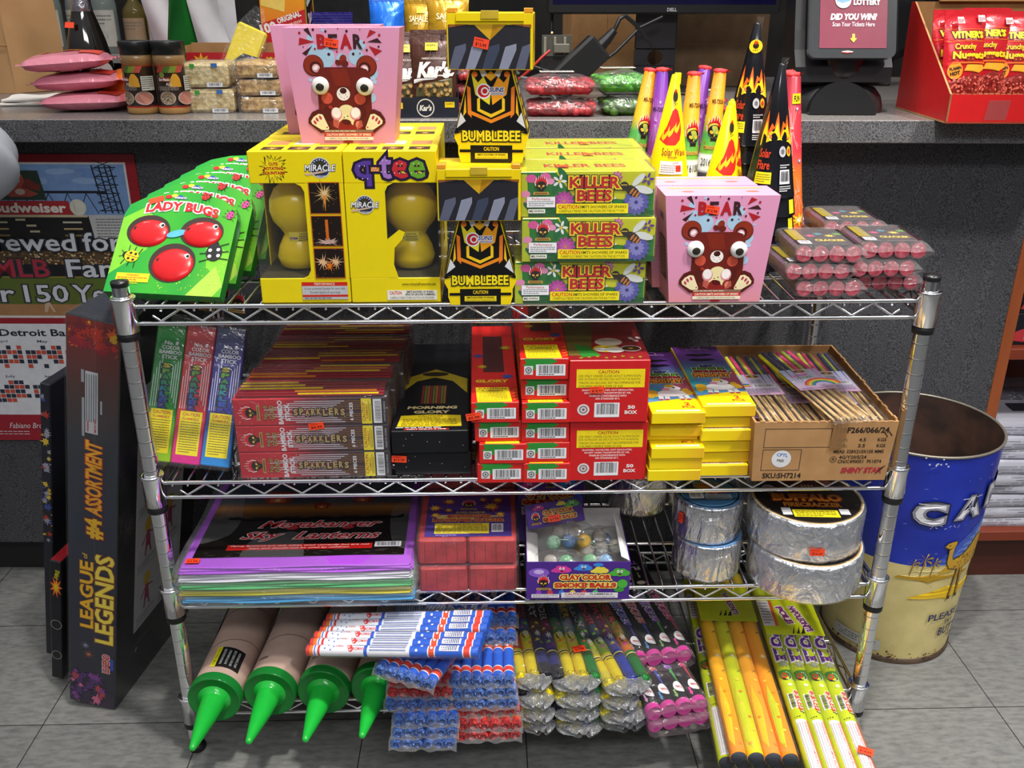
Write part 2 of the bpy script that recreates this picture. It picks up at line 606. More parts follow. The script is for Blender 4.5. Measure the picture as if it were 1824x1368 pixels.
# ================================================================ the room
def floor_mat():
 m, b = base('grey_vinyl_tiles', .38, 0, .4)
 g = nd(m, 'ShaderNodeTexCoord')
 mpn = nd(m, 'ShaderNodeMapping')
 mpn.inputs['Location'].default_value = FLOOR_OFF
 mpn.inputs['Rotation'].default_value = (0, 0, 0)
 br = nd(m, 'ShaderNodeTexBrick', offset=0.0, squash=1.0)
 br.inputs['Scale'].default_value = 1.0
 br.inputs['Brick Width'].default_value = .3048
 br.inputs['Row Height'].default_value = .3048
 br.inputs['Mortar Size'].default_value = .0011
 br.inputs['Mortar Smooth'].default_value = .2
 br.inputs['Color1'].default_value = lin('#7b7b79')
 br.inputs['Color2'].default_value = lin('#81817f')
 br.inputs['Mortar'].default_value = lin('#2c2a29')
 m2 = nd(m, 'ShaderNodeMapping')
 m2.inputs['Scale'].default_value = (34, 105, 30)
 n = nd(m, 'ShaderNodeTexNoise', i_Scale=1.0, i_Detail=5.0, i_Roughness=.62)
 r = nd(m, 'ShaderNodeValToRGB')
 r.color_ramp.elements[0].position, r.color_ramp.elements[1].position = .30, .58
 r.color_ramp.elements[0].color, r.color_ramp.elements[1].color = (.60, .60, .61, 1), (1.04, 1.04, 1.01, 1)
 n3 = nd(m, 'ShaderNodeTexNoise', i_Scale=2.2, i_Detail=3.0)
 r3 = nd(m, 'ShaderNodeValToRGB')
 r3.color_ramp.elements[0].position, r3.color_ramp.elements[1].position = .3, .7
 r3.color_ramp.elements[0].color, r3.color_ramp.elements[1].color = (.92, .92, .93, 1), (1.03, 1.03, 1.02, 1)
 x1 = nd(m, 'ShaderNodeMix', data_type='RGBA', blend_type='MULTIPLY')
 x2 = nd(m, 'ShaderNodeMix', data_type='RGBA', blend_type='MULTIPLY')
 x1.inputs[0].default_value = x2.inputs[0].default_value = 1.0
 lk(m, g.outputs['Object'], mpn.inputs[0])
 lk(m, mpn.outputs[0], br.inputs['Vector'])
 lk(m, g.outputs['Object'], m2.inputs[0])
 lk(m, m2.outputs[0], n.inputs['Vector'])
 lk(m, g.outputs['Object'], n3.inputs['Vector'])
 lk(m, n.outputs['Fac'], r.inputs[0])
 lk(m, n3.outputs['Fac'], r3.inputs[0])
 lk(m, br.outputs['Color'], x1.inputs[6])
 lk(m, r.outputs[0], x1.inputs[7])
 lk(m, x1.outputs[2], x2.inputs[6])
 lk(m, r3.outputs[0], x2.inputs[7])
 lk(m, x2.outputs[2], b.inputs['Base Color'])
 lk(m, r.outputs[0], b.inputs['Roughness']) if False else None
 return m
FLOOR_OFF = (-.0612, .124, 0)
g = G()
g.box(-3.2, 3.2, -1.6, 4.2, -.05, 0, floor_mat(), 0)
struct(g.build('floor'))
lam = speck('speckled_laminate', '#232326', '#5c5c60', 520, .42, .38, .62, detail=2.0)
lam_edge = speck('speckled_laminate_edge', '#2e2e30', '#7c7c7e', 520, .45, .36, .64, detail=2.0)
ctop = speck('grey_counter_laminate', '#6e6966', '#8b8683', 300, .22, .35, .65)
CROT = R(-2.0)
CM = Matrix.Translation((0, 1.768, 0)) @ Matrix.Rotation(CROT, 4, 'Z') @ Matrix.Translation((0, -1.768, 0))
# counter front panel below the worktop, with its recessed kick
PY = 1.85
g = G()
g.M = CM
g.box(-3.2, 1.075, PY, PY + .02, .10, 1.0225, lam, 0)
g.box(1.075, 3.2, PY, PY + .02, .93, 1.0225, lam, 0)
g.box(-3.2, 1.075, PY + .045, PY + .06, 0, .10, P('#1e1e20', .5), 0)
struct(g.build('wall_counter'))
# worktop
g = G()
g.M = CM
g.box(-3.2, 3.2, 1.768, 2.75, 1.0235, 1.065, ctop, .0015, top=ctop, front=lam_edge)
tag(g.build('countertop'), 'long grey laminate countertop with speckled front edge above the rack', 'countertop')
wall = speck('dark_store_wall', '#131211', '#262321', 6, .8)
g = G()
g.box(-3.2, 3.2, 3.35, 3.4, 0, 2.6, wall, 0)
struct(g.build('wall_back'))
# ================================================================ chrome wire rack
CH = chrome()
XL, XR, YF, YB = -.543, .667, 1.335, 1.795
rack = thing('wire_shelving_rack', 'four-tier chrome wire shelving rack loaded with fireworks in front of the counter', 'shelving rack')
BLK = P('#141416', .5)
for (x, y, h) in ((XL, YF, .885), (XR, YF, .885), (XL, YB, .885), (XR, YB, .885)):
 g = G()
 prof = [(.0127, .03)]
 z = .045
 while z < h - .02:
  prof += [(.0127, z - .0016), (.0127, z - .0012), (.0123, z - .0005), (.0123, z + .0005), (.0127, z + .0012), (.0127, z + .0016)]
  z += .0254
 prof += [(.0127, h)]
 g.lathe(prof, CH, 20)
 po = g.build('post', rack, (x, y, 0))
 g = G()
 g.lathe([(.0129, h - .004), (.0134, h + .001), (.0128, h + .004), (.004, h + .006)], P('#1b1b1d', .3), 20)
 g.build('post_cap', po)
 g = G()
 g.lathe([(.015, 0), (.0155, .006), (.013, .012), (.008, .014), (.008, .034)], BLK, 18)
 g.build('levelling_foot', po)
for zt in (.849, .552, .337, .106):
 g = G()
 zl = zt - .0265
 for zz, rr in ((zt, .0034), (zl, .0034)):
  for y in (YF, YB):
   g.tube([(XL + .012, y, zz), (XR - .012, y, zz)], rr, CH, 10)
  for x in (XL, XR):
   g.tube([(x, YF + .012, zz), (x, YB - .012, zz)], rr, CH, 10)
 for y in (YF, YB):
  n = 18
  x0 = XL + .052
  st = (XR - XL - .104) / (2 * n)
  pts = [(x0 + i * st, y + .002, (zt - .004) if i % 2 else (zl + .003)) for i in range(2 * n + 1)]
  pts = [(x0 - .012, y + .002, zl + .012)] + pts + [(x0 + 2 * n * st + .012, y + .002, zl + .012)]
  g.tube(pts, .0022, CH, 7)
 for x in (XL, XR):
  n = 6
  y0 = YF + .03
  st = (YB - YF - .06) / (2 * n)
  g.tube([(x, y0 + i * st, (zt - .004) if i % 2 else (zl + .003)) for i in range(2 * n + 1)], .0022, CH, 6)
 n = 48
 for i in range(n):
  x = XL + .03 + (XR - XL - .06) * i / (n - 1)
  g.tube([(x, YF - .0015, zt - .0062), (x, YF + .006, zt + .0005), (x, YB - .006, zt + .0005), (x, YB + .0015, zt - .0062)], .0021, CH, 6)
 for y in (YF + .145, YF + .29):
  g.tube([(XL, y, zt - .0048), (XR, y, zt - .0048)], .0032, CH, 8)
 sh = g.build('wire_shelf', rack)
 for x in (XL, XR):
  for y in (YF, YB):
   g = G()
   g.lathe([(.0150, -.040), (.0172, -.039), (.0176, .010), (.0188, .012), (.0188, .0155), (.0165, .0165), (.0150, .0155)], CH, 22)
   g.build('corner_collar', sh, (x, y, zt))
   g = G()
   g.lathe([(.0133, -.052), (.0162, -.051), (.0166, -.042), (.0150, -.040)], BLK, 22)
   g.build('clip_ring', sh, (x, y, zt))
# ================================================================ top shelf
ZT = .8535
YEL, YELD = '#f4dc14', '#e8c80c'
FILM = film('clear_wrap', amount=.02, bump=.4, scale=26, haze=.02)
FILM2 = film('crinkled_wrap', amount=.02, bump=.8, scale=55, rough=.13, haze=.025)
PANE = film('window_film', amount=.03, bump=.25, scale=18, rough=.06, haze=.02)
def spark_photo(d, u0, v0, u1, v1, kind):
 d.rect(u0 - .0012, v0 - .0012, u1 + .0012, v1 + .0012, '#c8641e')
 d.rect(u0, v0, u1, v1, '#1c120c')
 cx, cy, w_ = (u0 + u1) / 2, (v0 + v1) / 2, (u1 - u0)
 g_ = random.Random(kind)
 if kind == 0:
  d.star(cx, cy + w_ * .12, w_ * .1, w_ * .42, 17, '#a9824a', jit=.4)
  d.star(cx, cy + w_ * .16, w_ * .07, w_ * .28, 13, '#e6c58a', jit=.4)
  d.poly([(cx - w_ * .05, cy + w_ * .1), (cx + w_ * .05, cy + w_ * .1), (cx, v0 + w_ * .06)], '#e88c28')
 elif kind == 1:
  d.rect(cx - w_ * .05, v0 + w_ * .2, cx + w_ * .05, cy + w_ * .4, '#d86a18')
  d.star(cx, v0 + w_ * .14, w_ * .2, w_ * .46, 14, '#c9a79a', sy=.28, jit=.3)
 else:
  for a in (-.22, .22):
   d.star(cx + a * w_, cy + w_ * .05, w_ * .08, w_ * .26, 12, '#e8b888', jit=.4)
  d.star(cx, cy - w_ * .1, w_ * .06, w_ * .22, 10, '#e87a1c', jit=.4)
 for _ in range(16):
  x, y = g_.uniform(u0, u1 - .0008), g_.uniform(v0, v1 - .0008)
  d.rect(x, y, x + .0008, y + .0008, '#c08038')
def round_logo(d, u, v, w_, t1='MIRACLE'):
 d.circ(u, v, w_ * .32, '#d8d8dc')
 d.circ(u, v, w_ * .29, '#2a3358')
 d.circ(u, v, w_ * .2, '#3a3c22')
 for k in range(7):
  a = R(30 + 20 * k)
  d.star(u + w_ * .245 * math.cos(a), v + w_ * .245 * math.sin(a), w_ * .012, w_ * .03, 5, '#f0f0f0')
 d.poly([(u - w_ * .5, v - w_ * .18), (u + w_ * .3, v - w_ * .06), (u + w_ * .3, v - w_ * .1), (u - w_ * .42, v - w_ * .24)], '#d8b8a0')
 d.text(t1, u, v, w_ * .95, w_ * .2, '#f2f2f4', .02, shear=.15, out=[('#1e2448', .05)])
 d.text('FIREWORKS', u + w_ * .03, v - w_ * .255, w_ * .3, w_ * .05, '#e8e8ea')
def window_box(kind, label, loc, group='yellow window boxes'):
 """yellow card box with a corner window and a plain yellow moulded fountain inside"""
 W, H_, DP = .132, .222, .150
 t = thing('fountain_window_box', label, 'firework box', loc, 0, group)
 z0, z1 = .038, .177
 xa, xb = (.0, .076) if kind == 'A' else (.057, W)
 yw = .075
 yel = P(YEL, .3, vary=.02)
 ins = P('#3a3418', .7)
 g = G()
 g.box(0, W, 0, DP, 0, z0, yel, .001)
 g.box(0, W, 0, DP, z1, H_, yel, .001)
 if kind == 'A':
  g.box(xb, W, 0, .0012, z0, z1, yel, 0)
  g.box(W - .0012, W, .0012, DP, z0, z1, yel, 0)
  g.box(0, .0012, yw, DP, z0, z1, yel, 0)
  rr = [(xb, z1), (xb - .012, z1), (xb - .004, z1 - .004), (xb, z1 - .012)]
  d = front(g)
  d.poly(rr[::-1], yel)
  d.poly([(xb, z0), (xb, z0 + .012), (xb - .004, z0 + .004), (xb - .012, z0)][::1], yel)
 else:
  g.box(0, xa, 0, .0012, z0, z1, yel, 0)
  g.box(0, .0012, .0012, DP, z0, z1, yel, 0)
  g.box(W - .0012, W, yw, DP, z0, z1, yel, 0)
  d = front(g)
  d.poly([(xa, z1), (xa, z1 - .012), (xa + .004, z1 - .004), (xa + .012, z1)], yel)
  # lobe of card that reaches into the window
  d.poly([(xa, z0), (xa + .014, z0), (xa + .008, z0 + .02), (xa + .010, z0 + .045), (xa + .022, z0 + .058), (xa + .026, z0 + .068), (xa + .018, z0 + .072), (xa, z0 + .058)], yel)
 g.box(.0012, W - .0012, DP - .006, DP - .001, z0, z1, ins, 0)
 g.box(.0012, W - .0012, .001, DP - .006, z0, z0 + .0008, ins, 0)
 d = front(g)
 if kind == 'A':
  d.star(W * .27, H_ * .895, .012, .021, 19, '#1c1808', jit=.22)
  d.star(W * .27, H_ * .895, .011, .0175, 19, YEL, jit=.22)
  for i, s in enumerate(('CUTE', 'ROTATING', 'FOUNTAIN')):
   d.text(s, W * .27, H_ * .92 - i * .0062, (.013, .027, .030)[i], .0046, '#b01c12', .05)
  round_logo(d, W * .765, H_ * .895, .046)
  for k in range(3):
   spark_photo(d, W * .63, H_ * (.605 - k * .215), W * .95, H_ * (.80 - k * .215), k)
  d.rect(W * .46, H_ * .025, W * .97, H_ * .145, '#c6c6ca')
  d.rect(W * .46, H_ * .118, W * .97, H_ * .145, '#d42a1c')
  d.text('PERFORMANCE', W * .715, H_ * .132, .030, .0038, '#f4e6c8')
  d.text('A cute pokemon fountain for your kids!', W * .715, H_ * .098, .060, .0045, '#3c3c40', 0)
  d.text('Double layers of spinning!', W * .715, H_ * .072, .044, .0045, '#3c3c40', 0)
  d.rect(W * .46, H_ * .042, W * .97, H_ * .057, '#d42a1c')
  d.micro(W * .48, H_ * .028, W * .95, H_ * .040, 1, '#4a4a50')
 else:
  x = W * .11
  for ch, c, ww, dy in (('q', '#5a3c9a', .024, -.006), ('-', '#e0882a', .012, 0), ('t', '#a878c8', .018, .003), ('e', '#cc2c34', .024, 0), ('e', '#6aa82a', .024, 0)):
   hh = {'q': .036, '-': .006, 't': .033}.get(ch, .026)
   d.text(ch, x + ww / 2 + .001, H_ * .885 + dy, ww, hh, c, .02, out=[('#241834', .075)])
   for q in range(5):
    d.circ(x + ww * (.2 + .15 * q), H_ * .885 + dy + hh * (.3 if q % 2 else -.2), .0008, '#f4e8f8', n=6)
   x += ww * .98
  round_logo(d, W * .21, H_ * .66, .042)
  d.text('www.miraclefireworks.net', W * .76, H_ * .128, .050, .0042, '#1c1808', .005)
  d.rect(W * .40, H_ * .018, W * .96, H_ * .085, '#f2efe4')
  d.text('CAUTION', W * .495, H_ * .066, .018, .0055, '#d42a1c', .03)
  d.text('EMITS SHOWERS OF SPARKS', W * .77, H_ * .073, .040, .0036, '#1c1808', .03)
  d.text('SPINS ON GROUND FLAMMABLE', W * .77, H_ * .055, .044, .0036, '#1c1808', .03)
  d.text('CAREFULLY READ OTHER CAUTION ON SIDE PANEL', W * .68, H_ * .032, .066, .0036, '#3c3828', 0)
 d = topd(g, 0, 0, H_)
 for k in range(3):
  u = .016 + k * .038
  d.rect(u, .012, u + .030, .040, '#3c2412')
  d.star(u + .015, .026, .003, .010, 9, '#e8a060', jit=.3)
  d.rect(u, .060, u + .030, .100, ('#c88c5a', '#e0d6b8', '#c88c5a')[k])
 g.build('card_box', t)
 # the moulded fountain inside, left plain
 g = G()
 cx = .050 if kind == 'A' else .088
 g.M = Matrix.Translation((cx, .064, z0 + .001))
 g.lathe([(.020, 0), (.030, .004), (.034, .018), (.030, .034), (.024, .046), (.021, .052), (.026, .060), (.036, .072), (.0405, .088), (.039, .104), (.031, .120), (.018, .131), (.006, .1355), (.0004, .136)], P('#f2d00c', .22, vary=.02), 40)
 f = g.build('moulded_fountain', t)
 g = G()
 def wrap(u, v, h):
  a = -PI / 2 + u / .0235
  return (cx + (.0245 + h) * math.cos(a), .064 + (.0245 + h) * math.sin(a), z0 + v)
 d = D(g, fn=wrap, h=.0006)
 u0 = -.010 if kind == 'A' else -.022
 d.rect(u0, .038, u0 + .034, .060, '#e8d44a', 10, 1)
 d.text('CAUTION', u0 + .022, .056, .014, .003, '#2a2410')
 d.micro(u0 + .014, .040, u0 + .032, .054, 5, '#4a4220', .5)
 d.text('q-tee', u0 + .007, .050, .011, .006, '#6a3c9a', .04)
 g.build('warning_tag', f)
 g = G()
 if kind == 'A':
  g.add([(xb, .0008, z0), (.0006, .0008, z0), (.0006, yw, z0), (.0006, yw, z1), (.0006, .0008, z1), (xb, .0008, z1)], [(0, 1, 4, 5), (1, 2, 3, 4)], PANE)
 else:
  g.add([(xa, .0008, z0), (W - .0006, .0008, z0), (W - .0006, yw, z0), (W - .0006, yw, z1), (W - .0006, .0008, z1), (xa, .0008, z1)], [(0, 1, 4, 5), (1, 2, 3, 4)], PANE)
 g.build('window', t)
 return t
wbA = window_box('A', 'yellow window box with a starburst and three spark photos, beside the green packs', (-.337, 1.334, ZT))
wbB = window_box('B', 'yellow window box with colourful lettering, beside the black and yellow fountains', (-.2035, 1.333, ZT))
dup(wbA, 'yellow window box standing behind the one with the starburst', (-.3385, 1.492, ZT))
dup(wbB, 'yellow window box standing behind the one with colourful lettering', (-.205, 1.492, ZT))
# ---------------------------------------------------------------- pink bear boxes
def bear_box(label, loc, rz=0):
 t = thing('bear_fountain_box', label, 'firework box', loc, rz, 'pink bear boxes')
 wb, wt, hh, dp = .068, .083, .159, .074
 pk = ramp_mat('bear_pink', ((0, '#de8f9a'), (.25, '#d991b0'), (1, '#da95b8')), 'Z', 0, hh, .4)
 g = G()
 g.hexa([(-wb, 0, 0), (wb, 0, 0), (wb, dp, 0), (-wb, dp, 0)], [(-wt, 0, hh), (wt, 0, hh), (wt, dp, hh), (-wt, dp, hh)], pk)
 d = front(g)
 k = 1.31e-4
 d.tf = lambda x, y: ((x - 695) * k, (1300 - y) * k)
 CR, DK, BR, BR2 = '#a81c24', '#3a1a1e', '#6a1c12', '#8a2c16'
 BL = '#a6c3da'
 def T(*p, c=CR):
  d.poly(list(p)[::-1], c)
 def ell(x, y, r, c, ry=None, rot=0, n=22):
  d.circ(x, y, r, c, ry, n, rot)
 # d.circ turns with y down, so every outline below is wound for that
 old = D.circ
 def circ(x, y, r, c, ry=None, rot=0, n=22):
  ry = ry or r
  co, si = math.cos(rot), math.sin(rot)
  d.poly([(x + r * math.cos(-a) * co - ry * math.sin(-a) * si, y + r * math.cos(-a) * si + ry * math.sin(-a) * co) for a in [2 * PI * i / n for i in range(n)]], c)
 for x, y, r in ((360, 190, 36), (500, 110, 18), (500, 390, 112), (395, 320, 70), (690, 405, 62), (845, 385, 84), (905, 260, 52), (1010, 560, 62), (1070, 408, 14), (1030, 640, 24), (985, 810, 52), (330, 620, 20), (430, 430, 80)):
  circ(x, y, r, BL)
 T((295, 105), (345, 85), (385, 190), c=DK); T((245, 185), (232, 262), (402, 228)); T((262, 345), (305, 370), (380, 265), c=DK)
 T((1008, 105), (970, 190), (1075, 130)); T((970, 230), (1085, 190), (1130, 240), c=DK); T((988, 270), (1050, 370), (1130, 320))
 for x, y, r, c in ((250, 138, 14, CR), (398, 105, 13, DK), (532, 122, 13, DK), (404, 300, 12, CR), (280, 280, 7, DK), (550, 355, 16, DK), (640, 328, 10, CR), (815, 352, 15, DK), (888, 346, 8, CR), (758, 120, 14, DK), (1107, 160, 14, CR), (938, 234, 13, CR), (1094, 277, 11, DK), (964, 312, 12, DK), (665, 94, 7, CR), (902, 104, 6, CR)):
  circ(x, y, r, c, n=12)
 for ch, x, c in (('B', 480, CR), ('E', 605, DK), ('A', 742, CR), ('R', 870, DK)):
  vs, fs = glyphs(ch, .05)
  xs, ys = [p[0] for p in vs], [p[1] for p in vs]
  sx_, sy_ = (128 if ch == 'A' else 100) / (max(xs) - min(xs)), 152 / (max(ys) - min(ys))
  d.put([(x + (p[0] - (min(xs) + max(xs)) / 2) * sx_, 226 - (p[1] - (min(ys) + max(ys)) / 2) * sy_) for p in vs], fs, c)
 for x, y in ((375, 470), (952, 478)):
  circ(x, y, 112, '#4a140c'); circ(x, y - 4, 104, BR2); circ(x + (22 if x < 600 else -22), y + 22, 66, '#4a140c')
  circ(x + (26 if x < 600 else -26), y + 28, 44, '#d89aa4'); circ(x + (22 if x < 600 else -18), y + 24, 30, '#f2e6e4', ry=22, rot=-.6 if x < 600 else .6)
 circ(700, 405, 38, BR2, ry=48, rot=.3); circ(645, 440, 34, BR, ry=28, rot=.6); circ(715, 450, 42, BR, ry=34)
 d.poly([(400, 1180), (400, 560), (440, 500), (500, 488), (880, 488), (950, 510), (985, 570), (985, 1180)][::-1][::-1], BR)
 d.poly([(545, 505), (735, 505), (770, 680), (600, 680)][::-1], '#7c2412')
 circ(680, 768, 80, '#4a140c', ry=78); circ(680, 768, 74, '#f0e6df', ry=70); circ(680, 734, 38, '#3a1210', ry=32); circ(668, 722, 12, '#6a3230', ry=8)
 for x, y in ((640, 770), (655, 800), (705, 775), (720, 798), (685, 815)):
  circ(x, y, 5, '#5a2a22', n=8)
 for x, y in ((497, 812), (860, 820)):
  circ(x, y, 62, '#c8503a')
 circ(515, 975, 75, '#541610', ry=85); circ(850, 975, 75, '#541610', ry=85); circ(530, 908, 26, '#a83422', ry=16, rot=.4)
 circ(702, 985, 105, '#eadba4'); circ(702, 1060, 140, '#eadba4', ry=60)
 for sd, x in ((-1, 590), (1, 800)):
  circ(x, 980, 60, '#d88c90', ry=72, rot=sd * .15); circ(x, 968, 50, '#f3e9e6', ry=58, rot=sd * .15)
 for x, y in ((672, 1018), (712, 1005)):
  circ(x, y, 8, '#5a4a30', n=8)
 d.poly([(600, 1140), (612, 1070), (660, 1035), (700, 1045), (740, 1080), (800, 1130), (800, 1180), (600, 1180)][::-1], '#8c1f1c')
 circ(820, 1095, 52, '#8c1f1c', ry=58); circ(825, 1095, 32, '#d8846a', ry=40)
 circ(695, 1068, 52, '#54120f', ry=30, rot=.2)
 d.poly([(548, 1040), (612, 1050), (600, 1140), (545, 1110)][::-1], '#b8564a'); d.poly([(862, 1045), (875, 1110), (800, 1150), (840, 1060)][::-1], '#b8564a')
 for sd in (-1, 1):
  X_ = lambda x: 695 + sd * (x - 695) + (10 if sd < 0 else 0)
  f1 = [(X_(x), y) for x, y in ((975, 935), (1010, 930), (1080, 960), (1125, 1030), (1128, 1080), (1000, 1185), (890, 1175), (870, 1140))]
  f2 = [(X_(x), y) for x, y in ((965, 985), (1010, 978), (1065, 1010), (1098, 1055), (1090, 1085), (990, 1150), (915, 1160), (903, 1130))]
  d.poly(f1 if sd > 0 else f1[::-1], '#561710')
  d.poly(f2 if sd > 0 else f2[::-1], '#efe0b2')
  for x, y in ((992, 1020), (1030, 1040), (1055, 1070)):
   circ(X_(x), y, 13, '#b8365a', ry=24, rot=sd * .5)
  circ(X_(925), 1125, 10, '#c8503a', n=8)
 d.poly([(440, 1150), (985, 1150), (985, 1178), (440, 1178)][::-1], '#8a6a58')
 d.poly([(440, 1180), (985, 1180), (985, 1226), (440, 1226)][::-1], '#c42a22')
 d.poly([(440, 1226), (985, 1226), (985, 1264), (440, 1264)][::-1], '#efe2c6')
 circ(700, 1282, 60, '#8c1f1c', ry=14)
 d.tf = None
 # text strips
 tu = lambda x: (x - 695) * k
 tv = lambda y: (1300 - y) * k
 d.text('CAUTION EMITS SHOWERS OF SPARKS', tu(712), tv(1203), 500 * k, 28 * k, '#f6e9d0', .02)
 d.text('CAREFULLY READ OTHER CAUTION ON SIDE PANEL', tu(710), tv(1245), 440 * k, 20 * k, '#4a2a20', 0)
 d.micro(tu(446), tv(1174), tu(980), tv(1156), 1, '#e8d0b8')
 # left side print and top slot
 dl = D(g, (-wb - .0004, dp, 0), (0, -1, 0), Vector((-(wt - wb), 0, hh)).normalized())
 dl.rect(.016, .030, .060, .095, '#5a2a24')
 dl.micro(.018, .034, .058, .092, 10, '#d8a8a8')
 dl.text('SUNS', .038, .125, .028, .010, '#28408c', .03)
 d2 = topd(g, 0, 0, hh)
 d2.rect(-.070, .052, .070, .060, '#c8a050')
 d2.circ(.050, .030, .010, '#a86a54', ry=.005)
 d2.circ(-.045, .030, .009, '#a86a54', ry=.005)
 g.build('card_box', t)
 for x, y in ((435, 680), (920, 690)):
  g = G()
  g.M = Matrix.Translation((tu(x), -.0002, tv(y))) @ Matrix.Rotation(R(90), 4, 'X')
  g.lathe([(.0125, 0), (.0125, .0015), (.0118, .0035), (.0095, .0055), (.005, .0068), (.0002, .0072)], P('#e6e4e0', .12, vary=.02), 28)
  ey = g.build('googly_eye', t)
  g = G()
  g.M = Matrix.Translation((tu(x), -.0002, tv(y + 10))) @ Matrix.Rotation(R(90), 4, 'X')
  g.lathe([(.0062, .0055), (.0060, .0066), (.004, .0074), (.0002, .0078)], P('#2c2a22', .15), 22)
  g.build('pupil', ey)
 sticker(t, (tu(585), 0, tv(240)), (1, 0, 0), (0, 0, 1), '$12.99', .020, .0115, rot=-.18)
 return t
b1 = bear_box('pink bear box in front, topmost on the yellow window boxes', (-.2045, 1.405, ZT + .2222), R(-1))
dup(b1, 'pink bear box half hidden behind the topmost pink bear box', (-.244, 1.515, ZT + .2222), R(1))
b2 = bear_box('pink bear box standing on the rack in front of the firework cones', (.337, 1.322, ZT), R(0))
dup(b2, 'pink bear box tucked behind the one in front of the cones', (.325, 1.400, ZT), R(0))
# ---------------------------------------------------------------- black and yellow two-part fountains
def robot(label, loc):
 t = thing('two_part_fountain', label, 'firework box', loc, 0, 'black and yellow fountains')
 yel, blk = P('#f2d40e', .32, vary=.02), P('#141312', .3)
 out = [(-.044, 0), (.044, 0), (.0475, .012), (.0475, .024), (.0525, .034), (.0525, .040), (.030, .127), (-.030, .127), (-.0525, .040), (-.0525, .034), (-.0475, .024), (-.0475, .012)]
 g = G()
 g.prism(out, 0, .085, yel)
 d = front(g)
 d.poly([(-.0515, .044), (.0515, .044), (.0285, .1265), (-.0285, .1265)], blk)
 OR, GD = '#e8781c', '#f0b818'
 for sd in (-1, 1):
  q = lambda *p: d.poly([(sd * x, y) for x, y in (p if sd > 0 else p[::-1])], None or q.c)
  q.c = '#d8d8dc'; q((.036, .058), (.049, .048), (.043, .070))
  q.c = OR; q((.0275, .062), (.033, .068), (.0335, .106), (.0285, .103))
  q.c = GD; q((.035, .070), (.0395, .064), (.036, .094))
  q.c = '#f0a01c' if sd > 0 else '#e6d628'; q((.002, .080), (.022, .094), (.027, .122), (.018, .110), (.010, .118), (.0, .098))
  q.c = '#e8861c'; q((.0, .060), (.0, .055), (.031, .068), (.033, .074))
  q.c = '#f0c41c'; q((.0, .0675), (.0, .0625), (.0195, .072), (.0195, .088), (.0155, .091), (.0155, .0745))
  q.c = '#c8c8cc'; q((.008, .1262), (.004, .120), (.012, .117), (.016, .1262))
  d.circ(sd * .0225, .121, .0040, OR, n=14)
 d.poly([(0, .112), (.008, .119), (0, .1255), (-.008, .119)], '#e8a81c')
 # maker's mark: a red swirl and blue letters
 d.circ(-.010, .0985, .0105, '#f2f2f4'); d.circ(-.010, .0985, .0085, '#c8202c'); d.circ(-.0085, .0985, .0055, '#f2f2f4'); d.circ(-.0085, .0985, .0035, '#c8202c')
 d.text('SUNS', .008, .1005, .021, .0062, '#2a3c90', .03, shear=.2, out=[('#f2f2f4', .09)])
 d.text('FIREWORKS', .010, .0950, .019, .0030, '#2a3c90', .02, shear=.2, out=[('#f2f2f4', .08)])
 d.text('BUMBLEBEE', 0, .0375, .083, .0150, '#f4dc1c', .03, out=[('#141312', .09)])
 d.rect(-.030, .000, .030, .0245, blk)
 d.rect(-.0235, .0055, .0235, .0135, '#e8d01c')
 d.text('CAUTION', 0, .0195, .022, .0055, '#e8c81c', .02)
 d.text('EMITS SHOWERS OF SPARKS', 0, .0112, .040, .0030, '#1a1810', .03)
 d.text('CAREFULLY READ OTHER WARNING ON SIDE PANEL', 0, .0072, .044, .0018, '#4a4210', 0)
 for sd in (-1, 1):
  d.rect(*sorted((sd * .030, sd * .0455))[:1], .0145, sorted((sd * .030, sd * .0455))[1], .0185, blk)
  d.poly([(sd * .052, .040), (sd * .040, .043), (sd * .052, .0445)][::sd], blk)
 dr = D(g, (.0527, .002, .040), (0, 1, 0), Vector((-.0225, 0, .087)).normalized())
 dr.rect(.004, 0, .078, .088, blk)
 for k in range(5):
  dr.rect(.012 + .010 * (k % 2), .006 + k * .016, .046 + .012 * (k % 2), .017 + k * .016, '#e8d01c' if k != 3 else '#d8d8dc')
 dl = D(g, (-.0527, .083, .040), (0, -1, 0), Vector((.0225, 0, .087)).normalized())
 dl.rect(.004, 0, .078, .088, blk)
 g.build('body', t)
 # upper carton: plain angular panels in the same colours
 g = G()
 g.box(-.059, .059, -.010, .088, .1275, .2005, yel, .001)
 d = front(g, 0, -.010, .1275)
 d.rect(-.057, .001, .055, .058, '#24242c')
 d.poly([(-.022, .0585), (.0, .0385), (.022, .0585)], '#d8a818')
 d.poly([(.0, .0385), (.022, .0585), (.004, .0585)], '#b8860e')
 SL, SL2 = '#8c90a4', '#5c6074'
 # slanting bands of grey, all running the same way
 for k, c in enumerate((SL2, SL, '#3c4458', SL, SL2)):
  x = -.057 + k * .023
  d.poly([(x, .001), (x + .013, .001), (min(.055, x + .024), .026), (min(.055, x + .024), .034), (x + .009, .030)], c)
 for sd in (-1, 1):
  d.poly([(sd * x_, y_) for x_, y_ in ([(.028, .0585), (.056, .0545), (.056, .0585)] if sd > 0 else [(.056, .0585), (.056, .0545), (.028, .0585)])], '#9a5a18')
 d2 = topd(g, 0, -.010, .2005)
 d2.rect(-.045, .004, .045, .030, '#e8b80e')
 dr = rightd(g, .059, -.010, .1275)
 dr.circ(.050, .036, .010, '#3a2a10', ry=.014)
 dr.poly([(.0, .0), (.016, .0), (.030, .072), (.0, .072)], '#b8762a')
 # the tuck flap and tabs on the lid
 g.box(-.046, .046, -.0125, -.0105, .190, .2005, yel, .0003)
 g.box(-.012, .012, -.0140, -.0127, .193, .2035, P('#c8aa30', .35), .0003)
